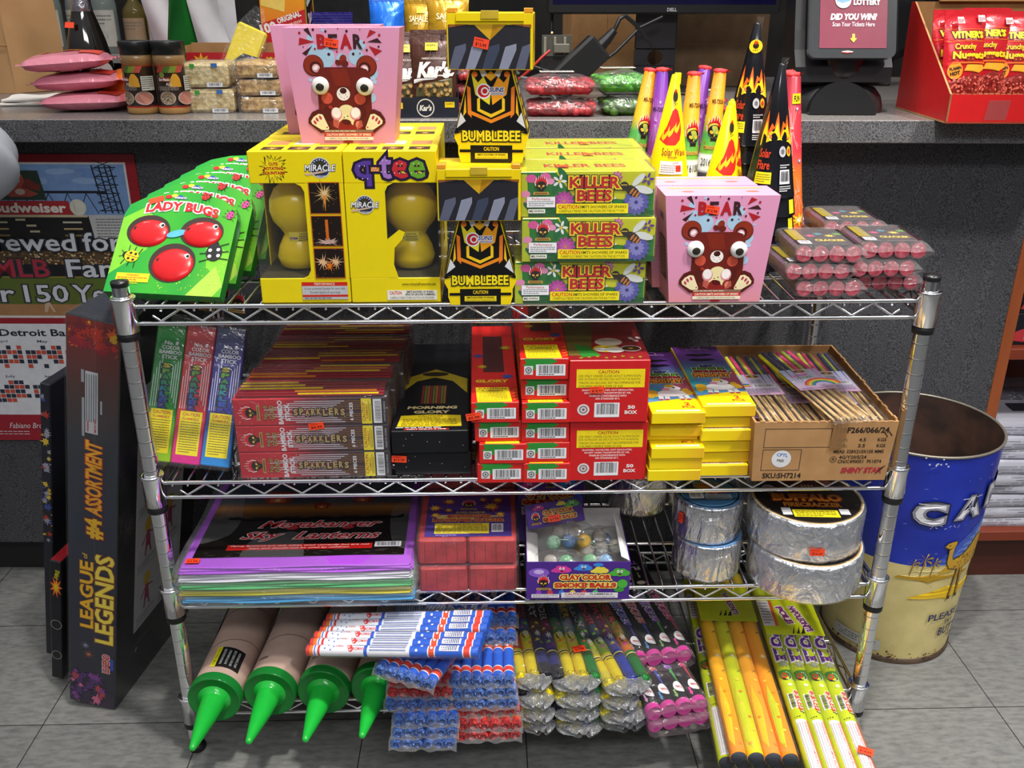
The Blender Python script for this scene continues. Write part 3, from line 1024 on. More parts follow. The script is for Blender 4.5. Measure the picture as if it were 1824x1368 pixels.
 for sd in (-1, 1):
  g.box(sd * .052 - .006, sd * .052 + .006, -.010, .016, .2006, .2065, P('#e89a28', .35), .0003)
 g.build('upper_carton', t)
 return t
r1 = robot('lower black and yellow fountain, standing on the rack', (-.012, 1.318, ZT))
r2 = dup(r1, 'upper black and yellow fountain, standing on top of the other', (.006, 1.358, ZT + .2010), R(-4))
sticker(r2, (-.012, -.010, .162), (1, 0, 0), (0, 0, 1), '$12.99', .021, .013, rot=-.22)
# ---------------------------------------------------------------- flower-printed packs in clear wrap
def flower(d, u, v, r, n, col, mid, r2=None):
 for k in range(n):
  a = 2 * PI * k / n
  d.circ(u + r * .62 * math.cos(a), v + r * .62 * math.sin(a), r * .42, col, ry=r * .2, n=9, rot=a)
 if r2:
  flower(d, u, v, r * .62, max(5, n - 3), r2, mid)
 else:
  d.circ(u, v, r * .24, mid, n=10)
def bees_pack(label, loc, rz=0, qr=False):
 t = thing('fountain_pack', label, 'firework pack', loc, rz, 'flower-printed packs')
 W, H_, DP = .192, .0635, .105
 g = G()
 gr = P('#2c7a34', .3)
 g.box(0, W, 0, DP, 0, H_, P('#a8b61c', .3), .001, front=gr, top=P('#cfcf20', .3))
 d = front(g)
 rg = random.Random(4)
 d.poly([(0, 0), (W, 0), (W, .008), (.1, .014), (0, .006)], '#1f5c28')
 d.poly([(.050, H_), (.075, .03), (.17, .022), (W, .040), (W, H_)], '#c9c81c')
 d.poly([(0, .0), (.012, 0), (.010, .06), (0, .06)], '#b8c424')
 for u, v, a in ((.03, .055, .5), (.052, .045, 1.2), (.016, .012, -.6), (.062, .058, 2.2), (.178, .014, .9), (.150, .008, 2.6), (.045, .012, .3), (.12, .006, .2)):
  d.circ(u, v, .014, '#1d6b3a', ry=.005, rot=a, n=10)
 for u, v, r_, c in ((.016, .054, .008, '#e05aa0'), (.036, .056, .008, '#e86aa6'), (.043, .050, .006, '#f09ac0'), (.008, .032, .007, '#e890b8'), (.012, .022, .005, '#e890b8')):
  d.circ(u, v, r_, c, ry=r_ * .75, n=10)
 flower(d, .056, .050, .010, 5, '#f0f0ec', '#e8c83a')
 flower(d, .128, .026, .009, 5, '#eeeee0', '#e8c83a')
 flower(d, .063, .022, .0145, 12, '#b8429c', '#e08a4a', '#c860ac')
 flower(d, .137, .056, .0085, 9, '#c06a9a', '#a84a80', '#d88ab0')
 flower(d, .166, .020, .0185, 15, '#5c5aa8', '#3c3a80', '#8a88c8')
 flower(d, .181, .053, .009, 5, '#5a3c94', '#d8b83a')
 # bee
 d.circ(.168, .052, .012, '#dfe2dc', ry=.0045, rot=.8, n=12)
 d.circ(.176, .038, .014, '#dfe2dc', ry=.0055, rot=-.25, n=12)
 d.circ(.160, .036, .012, '#2a241a', ry=.0065, rot=-.6, n=14)
 for k in range(3):
  d.circ(.159 + .004 * k, .036 - .0028 * k, .0016, '#c87a3a', ry=.0055, rot=-.6, n=8)
 d.circ(.148, .043, .0065, '#2a241a', n=12)
 d.rect(.143, .044, .152, .0455, '#c8a838')
 for i, (s, u, ww, sc) in enumerate((('KILLER', .106, .072, 1), ('BEES', .106, .050, 1))):
  d.text(s, u, .0485 - i * .0185, ww, .0165, '#c01c1e', .035, out=[('#1a2412', .13), ('#f2d424', .085)])
 skull(d, .030, .044, .025)
 d.rect(.010, .0135, .050, .0285, '#ececee')
 d.text('Performance', .030, .0255, .026, .004, '#c02a24', .01)
 d.micro(.012, .0145, .048, .0230, 3, '#8a8a90', .5)
 d.rect(.012, .005, .036, .0110, '#e6e6d8')
 d.text('MB-W499A', .024, .0080, .021, .0036, '#1c1c1a')
 d.rect(.052, .0045, .155, .0185, '#ecd822')
 d.text('CAUTION', .0695, .0140, .030, .0058, '#c02a1c', .02)
 d.text('EMITS SHOWERS OF SPARKS', .119, .0138, .066, .0042, '#26240e', .01)
 d.text('CAREFULLY READ THE CAUTION ON THE BOTTOM.', .103, .0080, .094, .0036, '#3a3812', 0)
 d2 = topd(g, 0, 0, H_)
 d2.rect(.01, .01, .18, .09, '#bcc41c')
 d2.text('KILLER BEES', .096, .05, .12, .03, '#b4381c', .03)
 g.build('printed_carton', t)
 g = G()
 e_ = .0016
 def skin(u, v):
  a = [(-e_, -e_), (-e_, H_ + e_), (-.001, H_ + e_ * 1.6)]
  return None
 g.add([(-e_, -e_, 0), (W + e_, -e_, 0), (W + e_, -e_, H_ + e_ * .8), (-e_, -e_, H_ + e_ * .8), (-e_, DP + e_, H_ + e_ * .8), (W + e_, DP + e_, H_ + e_ * .8), (-e_, DP + e_, 0), (W + e_, DP + e_, 0)],
          [(0, 1, 2, 3), (3, 2, 5, 4), (0, 3, 4, 6), (1, 7, 5, 2)], FILM)
 # gathered ends of the wrap
 for sd in (-1, 1):
  x0 = -e_ if sd < 0 else W + e_
  g.grid(lambda a, b, x0=x0, sd=sd: (x0 + sd * .0025 * a * (1 + .5 * math.sin(9 * b)), .01 + (DP - .02) * b, H_ * (.35 + .3 * a) + .003 * math.sin(14 * b + 3 * a)), 3, 12, FILM)
 g.build('clear_wrap', t)
 return t
k1 = bees_pack('flower-printed pack at the bottom of the front stack of three', (.039, 1.322, ZT))
k2 = dup(k1, 'flower-printed pack in the middle of the front stack of three', (.049, 1.318, ZT + .0652), R(-1))
k3 = dup(k1, 'flower-printed pack on top of the front stack of three', (.046, 1.322, ZT + .1304), R(0))
for j, (y, x) in enumerate(((1.432, .052), (1.546, .058))):
 for i in range(3):
  o = dup(k1, '%s flower-printed pack in the %s stack behind' % (('bottom', 'middle', 'top')[i], ('first', 'second')[j]), (x + .002 * i, y, ZT + .0652 * i + (.0 if j == 0 else .0)), R(j - 1))
  if i == 2:
   sticker(o, (.100, .030, .0655), (1, 0, 0), (0, 1, 0), None, .016, .012)
sticker(k3, (.062, .030, .0655), (1, 0, 0), (0, 1, 0), None, .018, .014)
# ---------------------------------------------------------------- ladybug boxes leaning like shingles
def ladybug_box(label, bl, ux, uy, thick=.019, full=True):
 ux = Vector(ux).normalized()
 uy = Vector(uy)
 uy = (uy - ux * uy.dot(ux)).normalized()
 nn = ux.cross(uy)
 M = Matrix((ux, -nn, uy)).transposed().to_4x4()   # local x, y (into the box), z
 M.translation = Vector(bl)
 t = thing('ladybug_box', label, 'firework box', (0, 0, 0), 0, 'green ladybug boxes')
 t.matrix_world = M
 W, H_ = .182, .172
 top = [(W, H_ * .80), (W * .97, H_ * .90), (W * .84, H_ * .99), (W * .66, H_ * 1.045), (W * .5, H_ * 1.06), (W * .34, H_ * 1.045), (W * .16, H_ * .99), (W * .03, H_ * .90), (0, H_ * .80)]
 g = G()
 gr = ramp_mat('ladybug_green', ((0, '#1d9a3c'), (.4, '#3aa82e'), (.65, '#2c9a34'), (1, '#57b42c')), 'X', 0, W, .25)
 g.prism([(0, 0), (W, 0)] + top, 0, thick, gr, P('#1f7a30', .3))
 d = front(g)
 lt = '#7cc832'
 d.poly([(0, .030), (.05, .075), (.062, .125), (.03, .150), (0, .13)], lt)
 d.poly([(W, .02), (.150, .050), (.140, .10), (W, .075)], lt)
 d.poly([(.128, 0), (.170, 0), (W, .018), (.165, .052)], '#a8d44c')
 rg = random.Random(5)
 for _ in range(60):
  u = rg.uniform(.08, .178); v = rg.uniform(.004, .06) * (u / .18)
  d.circ(u, v, rg.uniform(.0005, .0012), '#d8e04a', n=6)
 win = ((.046, .108, .0345, .0285), (.131, .110, .0345, .0270), (.096, .054, .0365, .0340))
 for u, v, rx, ry in win:
  d.circ(u, v, rx, '#3a2a26', ry=ry, n=32)
 d.rect(.014, .018, .066, .033, '#f0dc1e')
 d.text('WARNING', .040, .0295, .020, .004, '#c82a1c', .02)
 d.micro(.016, .0195, .064, .0270, 2, '#c8641c', .5)
 d.micro(.024, .0145, .064, .0170, 1, '#d8d83a', .6)
 arc = lambda x, y: (x, y - 2.6 * x * x - .05 * x)
 d.text('LADY BUGS', .092, .1545, .118, .0165, '#c81e26', .05, out=[('#f4eeee', .09)], warp=arc, sp=1.05)
 # maker's mark over the name
 for k, (c, u) in enumerate((('#d8262c', .064), ('#e8c83a', .074), ('#2a4aa0', .083))):
  d.circ(u, .1715 + .001 * (k == 1) * 2, .0055, c, ry=.0035, n=10)
 d.text('WINCO', .084, .170, .020, .004, '#e8e4f0', .03, out=[('#2a3c90', .08)])
 def bug(u, v, r, c, rot, spots='#1c1c1c'):
  co, si = math.cos(rot), math.sin(rot)
  q = lambda x, y: (u + x * co - y * si, v + x * si + y * co)
  for k in (-1, 0, 1):
   for sd in (-1, 1):
    d.line(q(k * r * .6, 0), q(k * r * .95, sd * r * 1.5), r * .1, '#141414')
  d.line(q(r * .9, 0), q(r * 1.7, r * .5), r * .08, '#141414')
  d.line(q(r * .9, 0), q(r * 1.7, -r * .5), r * .08, '#141414')
  d.circ(*q(r * .85, 0), r * .5, '#161616', n=12)
  d.circ(u, v, r, c, ry=r * .86, rot=rot, n=18)
  d.line(q(-r, 0), q(r * .8, 0), r * .07, '#161616')
  for x, y in ((-.4, .45), (-.4, -.45), (.3, .42), (.3, -.42)):
   d.circ(*q(x * r, y * r), r * .2, spots, n=9)
 bug(.030, .062, .0115, '#e8c41c', 2.9)
 bug(.158, .075, .0150, '#222226', 1.7, '#e8e8e8')
 bug(.170, .142, .0070, '#e84a9a', 1.2)
 bug(.124, .1735, .0065, '#d82a24', .2)
 d.circ(.092, .105, .016, '#5ab0e0', ry=.006, rot=.3)
 g.build('printed_carton', t)
 for i, (u, v, rx, ry) in enumerate(win):
  g = G()
  g.M = Matrix.Translation((u + .002, .003, v - .004)) @ Matrix.Rotation(R(90), 4, 'X')
  g.lathe([(1, 0), (.96, .25), (.82, .52), (.55, .80), (.25, .95), (.001, 1)], P('#d41c22', .25), 28)
  g.v = [((x - u - .002) * rx * .90 + u + .002, (y - .003) * .0085 + .0004, (z - v + .004) * ry * .86 + v - .004) for x, y, z in g.v]
  b = g.build('ladybug_toy', t)
  g = G()
  sx_ = 1 if i else 1
  d2 = front(g, u, -.0048, v)
  d2.circ(rx * .62, ry * .30, .0046, '#f0ece4', n=14)
  d2.circ(rx * .66, ry * .30, .0026, '#1a1a1a', n=12)
  d2.circ(-rx * .1, -ry * .5, .0040, '#2c1416', n=12)
  d2.circ(-rx * .55, ry * .05, .0034, '#2c1416', n=12)
  d2.poly([(-.012, -.012), (-.002, -.010), (.001, .014), (-.009, .013)], film('tape', amount=.12, rough=.3, haze=.22, bump=.2))
  g.build('face_and_tape', b)
 return t
N = 5
lb = None
names = ['frontmost green ladybug box, lying lowest against the rack post', 'second green ladybug box, directly behind the frontmost', 'middle green ladybug box of the five leaning together',
         'fourth green ladybug box counted from the front', 'rearmost green ladybug box, reaching highest of the leaning five']
for i in range(N):
 q = i / (N - 1)
 L = lambda a, b: tuple(x + (y - x) * q for x, y in zip(a, b))
 bl = L((-.584, 1.370, .863), (-.532, 1.560, .890))
 uy = (.024, .120, .122)
 uxv = (.178, -.022, -.004)
 if lb is None:
  lb = ladybug_box(names[0], bl, uxv, uy)
  sticker(lb, (.046, -.0004, .164), (1, 0, 0), (0, 0, 1), None, .024, .010, rot=.35)
 else:
  o = dup(lb, names[i], (0, 0, 0))
  ux = Vector(uxv).normalized(); uy = Vector(uy); uy = (uy - ux * uy.dot(ux)).normalized()
  M = Matrix((ux, -(ux.cross(uy)), uy)).transposed().to_4x4()
  M.translation = Vector(bl)
  o.matrix_world = M
# ---------------------------------------------------------------- firework cones
def cone_fn(r0, r1, h, z0=0):
 sl = (r0 - r1) / h
 def fn(u, v, q):
  r = r0 + (r1 - r0) * (v - z0) / h + q
  a = -PI / 2 + u
  return (r * math.cos(a), r * math.sin(a), v)
 return fn
def solar_cone(label, loc, rz=0, nest=2, tilt=(0, 0)):
 """short yellow cone on a nest of the same cones"""
 t = thing('yellow_cone_fountain', label, 'firework cone', loc, (tilt[0], tilt[1], rz), 'yellow cones')
 h, r0, r1 = .164, .0350, .0055
 st = .048
 for k in range(nest + 1):
  zb = k * st
  g = G()
  g.M = Matrix.Translation((0, 0, zb))
  g.lathe([(r0, 0), (r0 * .997, .001), (r1, h), (r1 * .8, h + .0015)], P('#f2da12', .22, vary=.02), 36)
  if k == nest:
   g.box(-.001, .009, -.003, .003, h - .014, h + .004, P('#f2da12', .25), .001)
   d = D(g, fn=cone_fn(r0, r1, h), h=.0003, dh=.00012)
   # red flare with yellow flame letters
   s2 = D(g, fn=lambda u, v, q: cone_fn(r0, r1, h)(u / .024, v, q), h=.0003, dh=.00012)
   pts = [(-.024, .068), (-.010, .060), (.004, .060), (.012, .068), (.0165, .082), (.0150, .098), (.010, .112), (.003, .116), (-.004, .112), (-.009, .100), (-.014, .086), (-.020, .078)]
   s2.sheet(pts, '#d8281c', 10, 14)
   for u, v, r_ in ((-.014, .076, .008), (-.004, .082, .009), (.008, .088, .008)):
    s2.sheet([(u - r_, v - .008), (u - r_ * .3, v - .010), (u + r_ * .3, v - .004), (u + r_ * .8, v + .009)], '#f0c018', 4, 5)
    s2.sheet([(u - r_ * .9, v - .006), (u - r_ * .3, v - .008), (u - r_ * .4, v + .008)], '#f0c018', 4, 5)
   d.h = s2.h
   d.text('Solar Wave', .12, .050, 1.50, .012, '#8a1c18', .01)
   d.micro(-.25, .0400, .55, .0440, 1, '#8a6a18', .5)
   d.rect(-.62, .016, .60, .036, '#e8e2dc', 12, 1)
   d.text('CAUTION', .18, .0335, .34, .0036, '#b02a22', .01)
   d.micro(-.55, .018, .50, .031, 4, '#8a7a74', .4)
   d.rect(.20, .020, .48, .030, '#f03a22', 4, 1)
   d.text('$3.99', .34, .025, .18, .005, '#5a0d08', .01)
   d.micro(-.60, .008, .66, .011, 1, '#7a6a18', .5)
   d.circ(.05, .134, .30, '#2a2014', ry=.0085, n=14)
   d.star(.05, .142, .10, .34, 7, '#c8281c', sy=.016)
   d.text('CAT', .06, .1215, .50, .0042, '#1c1810', .02)
   g.build('top_cone', t)
  else:
   d = D(g, fn=cone_fn(r0, r1, h), h=.0003, dh=.00012)
   d.rect(-1.2, .004, .9, .016, '#d8d0c8', 16, 1)
   g.build('nested_cone', t)
 return t
def tall_cone(label, loc, kind, rz=0, tilt=(0, 0)):
 t = thing('tall_cone_fountain', label, 'firework cone', loc, (tilt[0], tilt[1], rz), 'tall paper cones')
 h, r0, r1 = (.300, .0275, .0105) if kind != 'red' else (.300, .0350, .0125)
 if kind == 'orange':
  m = ramp_mat('cone_orange', ((0, '#3c3440'), (.44, '#3a3440'), (.46, '#e0e0d8'), (.54, '#e0e0d8'), (.555, '#6aa828'), (.66, '#3c9040'), (.74, '#c8a41c'), (.86, '#e8a01c'), (1, '#ec8a14')), 'Z', 0, h, .35)
 elif kind == 'purple':
  m = ramp_mat('cone_purple', ((0, '#2c2040'), (.3, '#40284c'), (.45, '#7a2a50'), (.7, '#8c3a98'), (1, '#6a2c9c')), 'Z', 0, h, .35)
 else:
  m = ramp_mat('cone_red', ((0, '#e87a3c'), (.25, '#e8682c'), (.45, '#e8701c'), (.6, '#d0303c'), (1, '#9a1c30')), 'Z', 0, h, .35)
 g = G()
 g.lathe([(r0, 0), (r1, h), (r1 * .9, h + .001)], m, 32)
 d = D(g, fn=cone_fn(r0, r1, h), h=.0003, dh=.00012)
 rg = random.Random(len(label))
 s2 = D(g, fn=lambda u, v, q: cone_fn(r0, r1, h)(u / .019, v, q), h=.0004, dh=.00002)
 def burst(u, v, r_, c, n=22):
  for k in range(n):
   a = 2 * PI * k / n + rg.uniform(-.1, .1)
   e_ = r_ * rg.uniform(.7, 1.1)
   if abs(u + e_ * math.cos(a)) < .026:
    s2.line((u + .003 * math.cos(a), v + .003 * math.sin(a)), (u + e_ * math.cos(a), v + e_ * math.sin(a)), .0006, c)
 if kind == 'orange':
  burst(-.010, .272, .020, '#f0d8a0')
  s2.text('MB-7202A', .002, .254, .030, .0075, '#4a3010', .02)
  skull(s2, .001, .203, .046)
  s2.text('MEGABANGER', .001, .1765, .034, .005, '#8a5a1c', .02, out=[('#e8c060', .08)])
  s2.text('20161005', .001, .151, .036, .013, '#2c2c30', .01)
 else:
  c = '#d8b0e8' if kind == 'purple' else '#f4c8c0'
  burst(-.004, .215, .040, c, 34)
  burst(.008, .110, .030, '#f0b8a0', 22)
  for u, v, r_, cc in ((-.006, .150, .010, '#f0c41c'), (.010, .065, .013, '#f4cc1c'), (-.008, .045, .012, '#6a8ac8'), (.010, .165, .005, '#8a8ac0'), (.004, .250, .004, '#b0a8e0'), (-.008, .090, .012, '#f0a81c')):
   s2.star(u, v, r_ * .4, r_, 8, cc)
   s2.star(u, v, r_ * .2, r_ * .5, 8, '#f4ecc0')
  if kind == 'red':
   s2.circ(.010, .032, .0115, '#e8e6e4')
   s2.circ(.010, .032, .007, '#9a9aa0')
   s2.rect(-.006, .258, .012, .274, '#f0dc1c', 4, 1)
   s2.text('FUN', .003, .266, .012, .010, '#1c1a10', .03)
  if kind == 'purple':
   s2.text('MB-7202C', .002, .238, .030, .0075, '#2c1438', .02)
 g.build('paper_cone', t)
 g = G()
 g.M = Matrix.Translation((0, 0, h))
 g.lathe([(.009, -.001), (.0115, .003), (.010, .006), (.004, .007), (.001, .0075)], P('#e8383a', .7, bump=.4), 16, wob=lambda a, z: 1 + .16 * math.sin(5 * a + 300 * z))
 g.add([(.004, -.008, .003), (.016, -.004, .006), (.018, .002, .002), (.006, .004, .005)], [(0, 1, 2, 3)], P('#e8383a', .7, bump=.4))
 g.build('tissue_cap', t)
 return t
def black_cone(label, loc, nest=5, rz=0, hh=.19, tilt=(0, 0)):
 t = thing('black_cone_fountain', label, 'firework cone', loc, (tilt[0], tilt[1], rz), 'black cones')
 h, r0, r1 = hh, .040, .006
 st = .0305
 bk = P('#131318', .16, vary=.02)
 for k in range(nest + 1):
  g = G()
  g.M = Matrix.Translation((.0034 * (nest - k) + .0015 * (k % 2), 0, k * st))
  g.lathe([(r0 * 1.02, 0), (r0, .002), (r0 * .72, h * .35), (r0 * .42, h * .68), (r1, h), (r1 * .6, h + .003)], bk, 40, wob=lambda a, z: 1 + .03 * math.sin(9 * a))
  d = D(g, fn=lambda u, v, q: (lambda r: (r * math.cos(-PI / 2 + u), r * math.sin(-PI / 2 + u), v))((r0 * 1.0 + (r0 * .42 - r0) * v / (h * .68) if v < h * .68 else r0 * .42 + (r1 - r0 * .42) * (v - h * .68) / (h * .32)) * 1.032 + q), h=.0004, dh=.00012)
  if k == nest:
   fl = [(-1.2 + .2 * i, h * (.62 if i % 2 else .52) + .01 * math.sin(i * 1.7)) for i in range(12)]
   d.poly(fl[::-1] + [(-1.2, h * .42), (-.6, h * .46), (0, h * .47), (.6, h * .45), (1.0, h * .42)][::1], '#e8641c')
   fl = [(-1.2 + .2 * i, h * (.55 if i % 2 else .49) + .008 * math.sin(i * 1.7)) for i in range(12)]
   d.poly(fl[::-1] + [(-1.2, h * .40), (-.6, h * .44), (0, h * .45), (.6, h * .43), (1.0, h * .40)], '#f0d01c')
   d.text('Solar', -.75, h * .345, .62, .014, '#c83a20', .02)
   d.text('Flare', -.75, h * .255, .62, .014, '#c83a20', .02)
   d.rect(-1.05, .022, -.32, .040, '#f0dc1c', 6, 1)
   d.micro(-1.0, .024, -.36, .038, 4, '#8a7a1c', .4)
   d.micro(-1.1, .012, -.1, .016, 1, '#c8c8c8', .5)
   d.circ(.18, h * .36, .20, '#b8b8bc', ry=.0085); d.circ(.18, h * .36, .10, '#6a6a70', ry=.004)
   d.circ(.58, h * .36, .16, '#e0b01c', ry=.008); d.circ(.58, h * .36, .09, '#c83a20', ry=.004)
   d.micro(.05, .046, .60, .053, 2, '#c8c8c8', .5)
   d.barcode(.05, .022, .55, .044)
   d.micro(.05, .010, .60, .020, 3, '#c8c8c8', .5)
  else:
   d.rect(.52, .004, .86, .026, '#f0dc1c', 4, 1)
  g.build('top_cone' if k == nest else 'nested_cone', t)
 g = G()
 g.M = Matrix.Translation((0, 0, nest * st + h))
 g.grid(lambda a, b: ((a - .5) * .012 + .004 * b, -.002 + .002 * math.sin(5 * b), .030 * b - .018), 2, 4, FILM2)
 g.build('wrap_tip', t)
 return t
solar_cone('yellow cone nearest the flower-printed packs', (.290, 1.520, ZT), 0, 3, (0, R(1)))
solar_cone('yellow cone standing just in front of the black cones', (.378, 1.522, ZT), R(14), 2, (0, R(2)))
solar_cone('slim yellow cone half hidden behind another yellow cone', (.408, 1.597, ZT), R(70), 2, (0, R(0)))
tall_cone('orange cone with red paper tip, farthest left of the cones', (.243, 1.690, ZT + .003), 'orange', R(20), (0, R(9)))
tall_cone('purple cone beside the nearest orange cone, behind yellow', (.303, 1.694, ZT + .001), 'purple', R(-20), (0, R(.5)))
tall_cone('orange cone with red paper tip between two yellow cones', (.340, 1.612, ZT), 'orange', R(12), (0, R(1)))
tall_cone('orange cone with red paper tip next to the black cones', (.385, 1.668, ZT + .001), 'orange', R(-4), (0, R(3)))
tall_cone('purple cone peeking out behind an orange cone near the black cones', (.353, 1.714, ZT + .004), 'purple', R(30), (0, R(8)))
tall_cone('red cone with printed starbursts beside the black cones', (.522, 1.602, ZT), 'red', R(6), (0, R(-3)))
tall_cone('second red cone directly behind the starburst cone', (.549, 1.678, ZT + .003), 'red', R(60), (R(-3), R(-9)))
black_cone('front stack of nested black cones with flame print', (.462, 1.522, ZT), 4, R(4), .200)
bk2 = black_cone('taller black cone stack standing behind the front one', (.457, 1.665, ZT), 6, R(-6), .195)
g = G()
g.M = Matrix.Translation((0, 0, 6 * .0305 + .195))
d = front(g, -.002, -.016, -.034)
d.circ(0, 0, .011, '#f0d01c'); d.circ(0, .001, .005, '#2a1c10'); d.star(0, .006, .002, .005, 6, '#c83a20'); d.text('CAT', 0, -.006, .009, .003, '#1c1a10', .02)
g.build('round_label', bk2)
# ---------------------------------------------------------------- packs of red-ended clay tubes
def clay_pack(label, loc, rz=0, n=4):
 t = thing('firecracker_tube_pack', label, 'firework pack', loc, rz, 'packs of red-ended tubes')
 r, L = .0122, .112
 for k in range(n):
  g = G()
  g.M = Matrix.Translation((r + k * 2 * r, 0, r)) @ Matrix.Rotation(R(-90), 4, 'X')
  g.lathe([(r * .985, 0), (r * .985, L)], P('#3a1418', .4), 20)
  d = D(g, fn=lambda u, v, h: ((r * .985 + h) * math.cos(u), (r * .985 + h) * math.sin(u), v), h=.0002)
  d.rect(-2.6, .02, -.6, .09, ('#5a2a5c', '#2a5a5c', '#8a5a24', '#5a1c24')[k], 6, 1)
  d.text('BOOM', -1.6, .055, 1.2, .03, '#e0b83c', .03)
  tu = g.build('tube', t)
  g = G()
  g.M = Matrix.Translation((r + k * 2 * r, 0, r)) @ Matrix.Rotation(R(90), 4, 'X')
  g.lathe([(r * .985, -.0004), (r * .955, .0006)], speck('red_clay', '#8c2838', '#b04254', 140, .8), 20, (False, True), False)
  g.build('clay_end', tu)
 W = 2 * r * n
 g = G()
 g.box(.004, W - .004, .008, L - .006, 2 * r + .0002, 2 * r + .0009, P('#2c1c22', .3), .0002)
 d = topd(g, 0, 0, 2 * r + .0009)
 d.barcode(.008, .012, .026, .030)
 d.rect(.006, .034, .024, .10, '#8a7a20')
 for k, c in enumerate(('#b83a6a', '#3a7a8a', '#c8b03a', '#5a8a3a')):
  d.star(.036 + .015 * k, .06 + .012 * (k % 2), .004, .010, 9, c)
 d.text('CRACKER', W * .6, .032, .045, .012, '#d8c03a', .03)
 g.build('printed_card', t)
 g = G()
 def sk(a, b):
  # a around the pack, b along it
  if b < .12:
   s_ = b / .12
   th = a * 2 * PI
   x = math.copysign(abs(math.cos(th)) ** .35, math.cos(th)); z = math.copysign(abs(math.sin(th)) ** .35, math.sin(th))
   return (W * .5 + (W * .5 + .0025 + .004 * (1 - s_)) * x, -.016 + .016 * s_, r + (r + .0014) * z * (.12 + .88 * s_ ** .6) + .0015 * (1 - s_) * math.sin(7 * x + 2))
  th = a * 2 * PI
  x = math.copysign(abs(math.cos(th)) ** .35, math.cos(th)); z = math.copysign(abs(math.sin(th)) ** .35, math.sin(th))
  return (W * .5 + (W * .5 + .0025) * x, (b - .12) / .88 * (L + .003), r + (r + .0014) * z)
 g.grid(sk, 40, 9, film('thin_wrap', amount=.0, bump=.5, scale=60, rough=.14, haze=.055))
 g.build('clear_wrap', t)
 return t
c0 = clay_pack('pack of red-ended tubes at the bottom of the stack by the pink bear box', (.466, 1.343, ZT + .0012), R(-1))
dz = .0272
dup(c0, 'pack of red-ended tubes in the middle of the stack by the pink bear box', (.446, 1.340, ZT + .0012 + dz), R(1))
dup(c0, 'pack of red-ended tubes on top of the stack by the pink bear box', (.458, 1.340, ZT + .0012 + 2 * dz), R(-2))
dup(c0, 'pack of red-ended tubes at the bottom of the stack by the rack post', (.568, 1.372, ZT + .0012), R(0))
dup(c0, 'pack of red-ended tubes in the middle of the stack by the rack post', (.550, 1.352, ZT + .0012 + dz), R(1))
dup(c0, 'pack of red-ended tubes on top of the stack by the rack post', (.564, 1.360, ZT + .0012 + 2 * dz), R(-3))
for k in range(3):
 dup(c0, '%s pack of red-ended tubes in the rear stack near the counter panel' % ('bottom', 'middle', 'topmost')[k], (.552, 1.492, ZT + .0012 + k * dz * 1.04), R(4 - 3 * k))
# ================================================================ second shelf
Z2 = .5565
# ---------------------------------------------------------------- colour bamboo sparklers leaning at the left end
def color_sparkler(label, bl, lean, rz, c1, c2, L=.228, W=.047):
 t = thing('color_sparkler_pack', label, 'sparkler pack', bl, 0, 'leaning colour sparkler packs')
 t.rotation_mode = 'ZXY'
 t.rotation_euler = (lean[0], lean[1], rz)
 g = G()
 m = ramp_mat('spk_' + c1, ((0, c2), (.35, c1), (.8, c1), (1, '#1c2a4a' if c1 == '#2a2c8c' else c1)), 'Z', 0, L, .3)
 g.box(0, W, 0, .016, 0, L, m, .0015)
 d = front(g)
 d.tf = lambda u, v: (u, v * .80)
 d.rect(.006, .018, W - .006, .108, '#f0dc10')
 d.text('CAUTION', W / 2, .1015, .027, .0068, '#c02a1c', .02)
 d.text('FLAMMABLE', W / 2, .0925, .026, .0052, '#c8641c', .02)
 d.micro(.008, .022, W - .008, .088, 13, '#6a5c10', .35, seed=2)
 for k in range(4):
  d.rect(.003 + k * .0036, .112, .0041 + k * .0036, .178 + k * .014, '#dcdce4')
  d.rect(W - .0041 - k * .0036, .112 + k * .010, W - .003 - k * .0036, .215 - k * .006, '#dcdce4')
 for k, ch in enumerate('SPARKLER'):
  cc = ('#b8b01c', '#5aa02c', '#2c8c4a', '#1c8c6a', '#1c8ca0', '#1c6ab0', '#2a4ab0', '#3a2c90')[k]
  d.text(ch, W / 2 - .001, .198 - k * .0118, .0125, .0095, cc, .05, out=[('#12182c', .12)])
 for k, (s_, ww) in enumerate((('No. 8', .022), ('COLOR', .029), ('BAMBOO', .036), ('STICK', .026))):
  d.text(s_, W / 2 + .002, .245 - k * .0098, ww, .0080, '#e6e6ea', .03)
 skull(d, W / 2 + .004, .2685, .030)
 d.text('MB-740', W / 2 + .01, .2825, .024, .0034, '#d8d8e4')
 rg = random.Random(len(c1) + ord(c1[2]))
 for _ in range(14):
  u, v = rg.uniform(.003, W - .003), rg.uniform(.11, L * 1.25 - .004)
  d.circ(u, v, .0006, '#f0e8a0', n=6)
 g.build('printed_card', t)
 g = G()
 g.box(-.0011, W + .0011, -.0016, .018, -.006, L + .004, FILM, .003)
 g.build('clear_wrap', t)
 return t
color_sparkler('green sparkler pack leaning at the left end, beside the rack post', (-.573, 1.374, Z2 + .018), (R(-24), R(8)), R(2), '#1c8c34', '#9ac81c')
color_sparkler('red sparkler pack leaning between the green and the blue one', (-.522, 1.364, Z2 + .017), (R(-24), R(8)), R(2), '#cc2a34', '#d81c8c')
color_sparkler('blue sparkler pack leaning beside the gold sparkler block', (-.472, 1.356, Z2 + .016), (R(-24), R(8)), R(2), '#2a2c8c', '#1c8cd8')
for k, (x, y) in enumerate(((-.562, 1.408), (-.508, 1.400))):
 color_sparkler('yellow-edged sparkler pack tucked behind the %s one' % ('green', 'red')[k], (x, y, Z2 + .017), (R(-24), R(8)), R(2), ('#2c3c1c', '#6a1c24')[k], '#c8c01c')
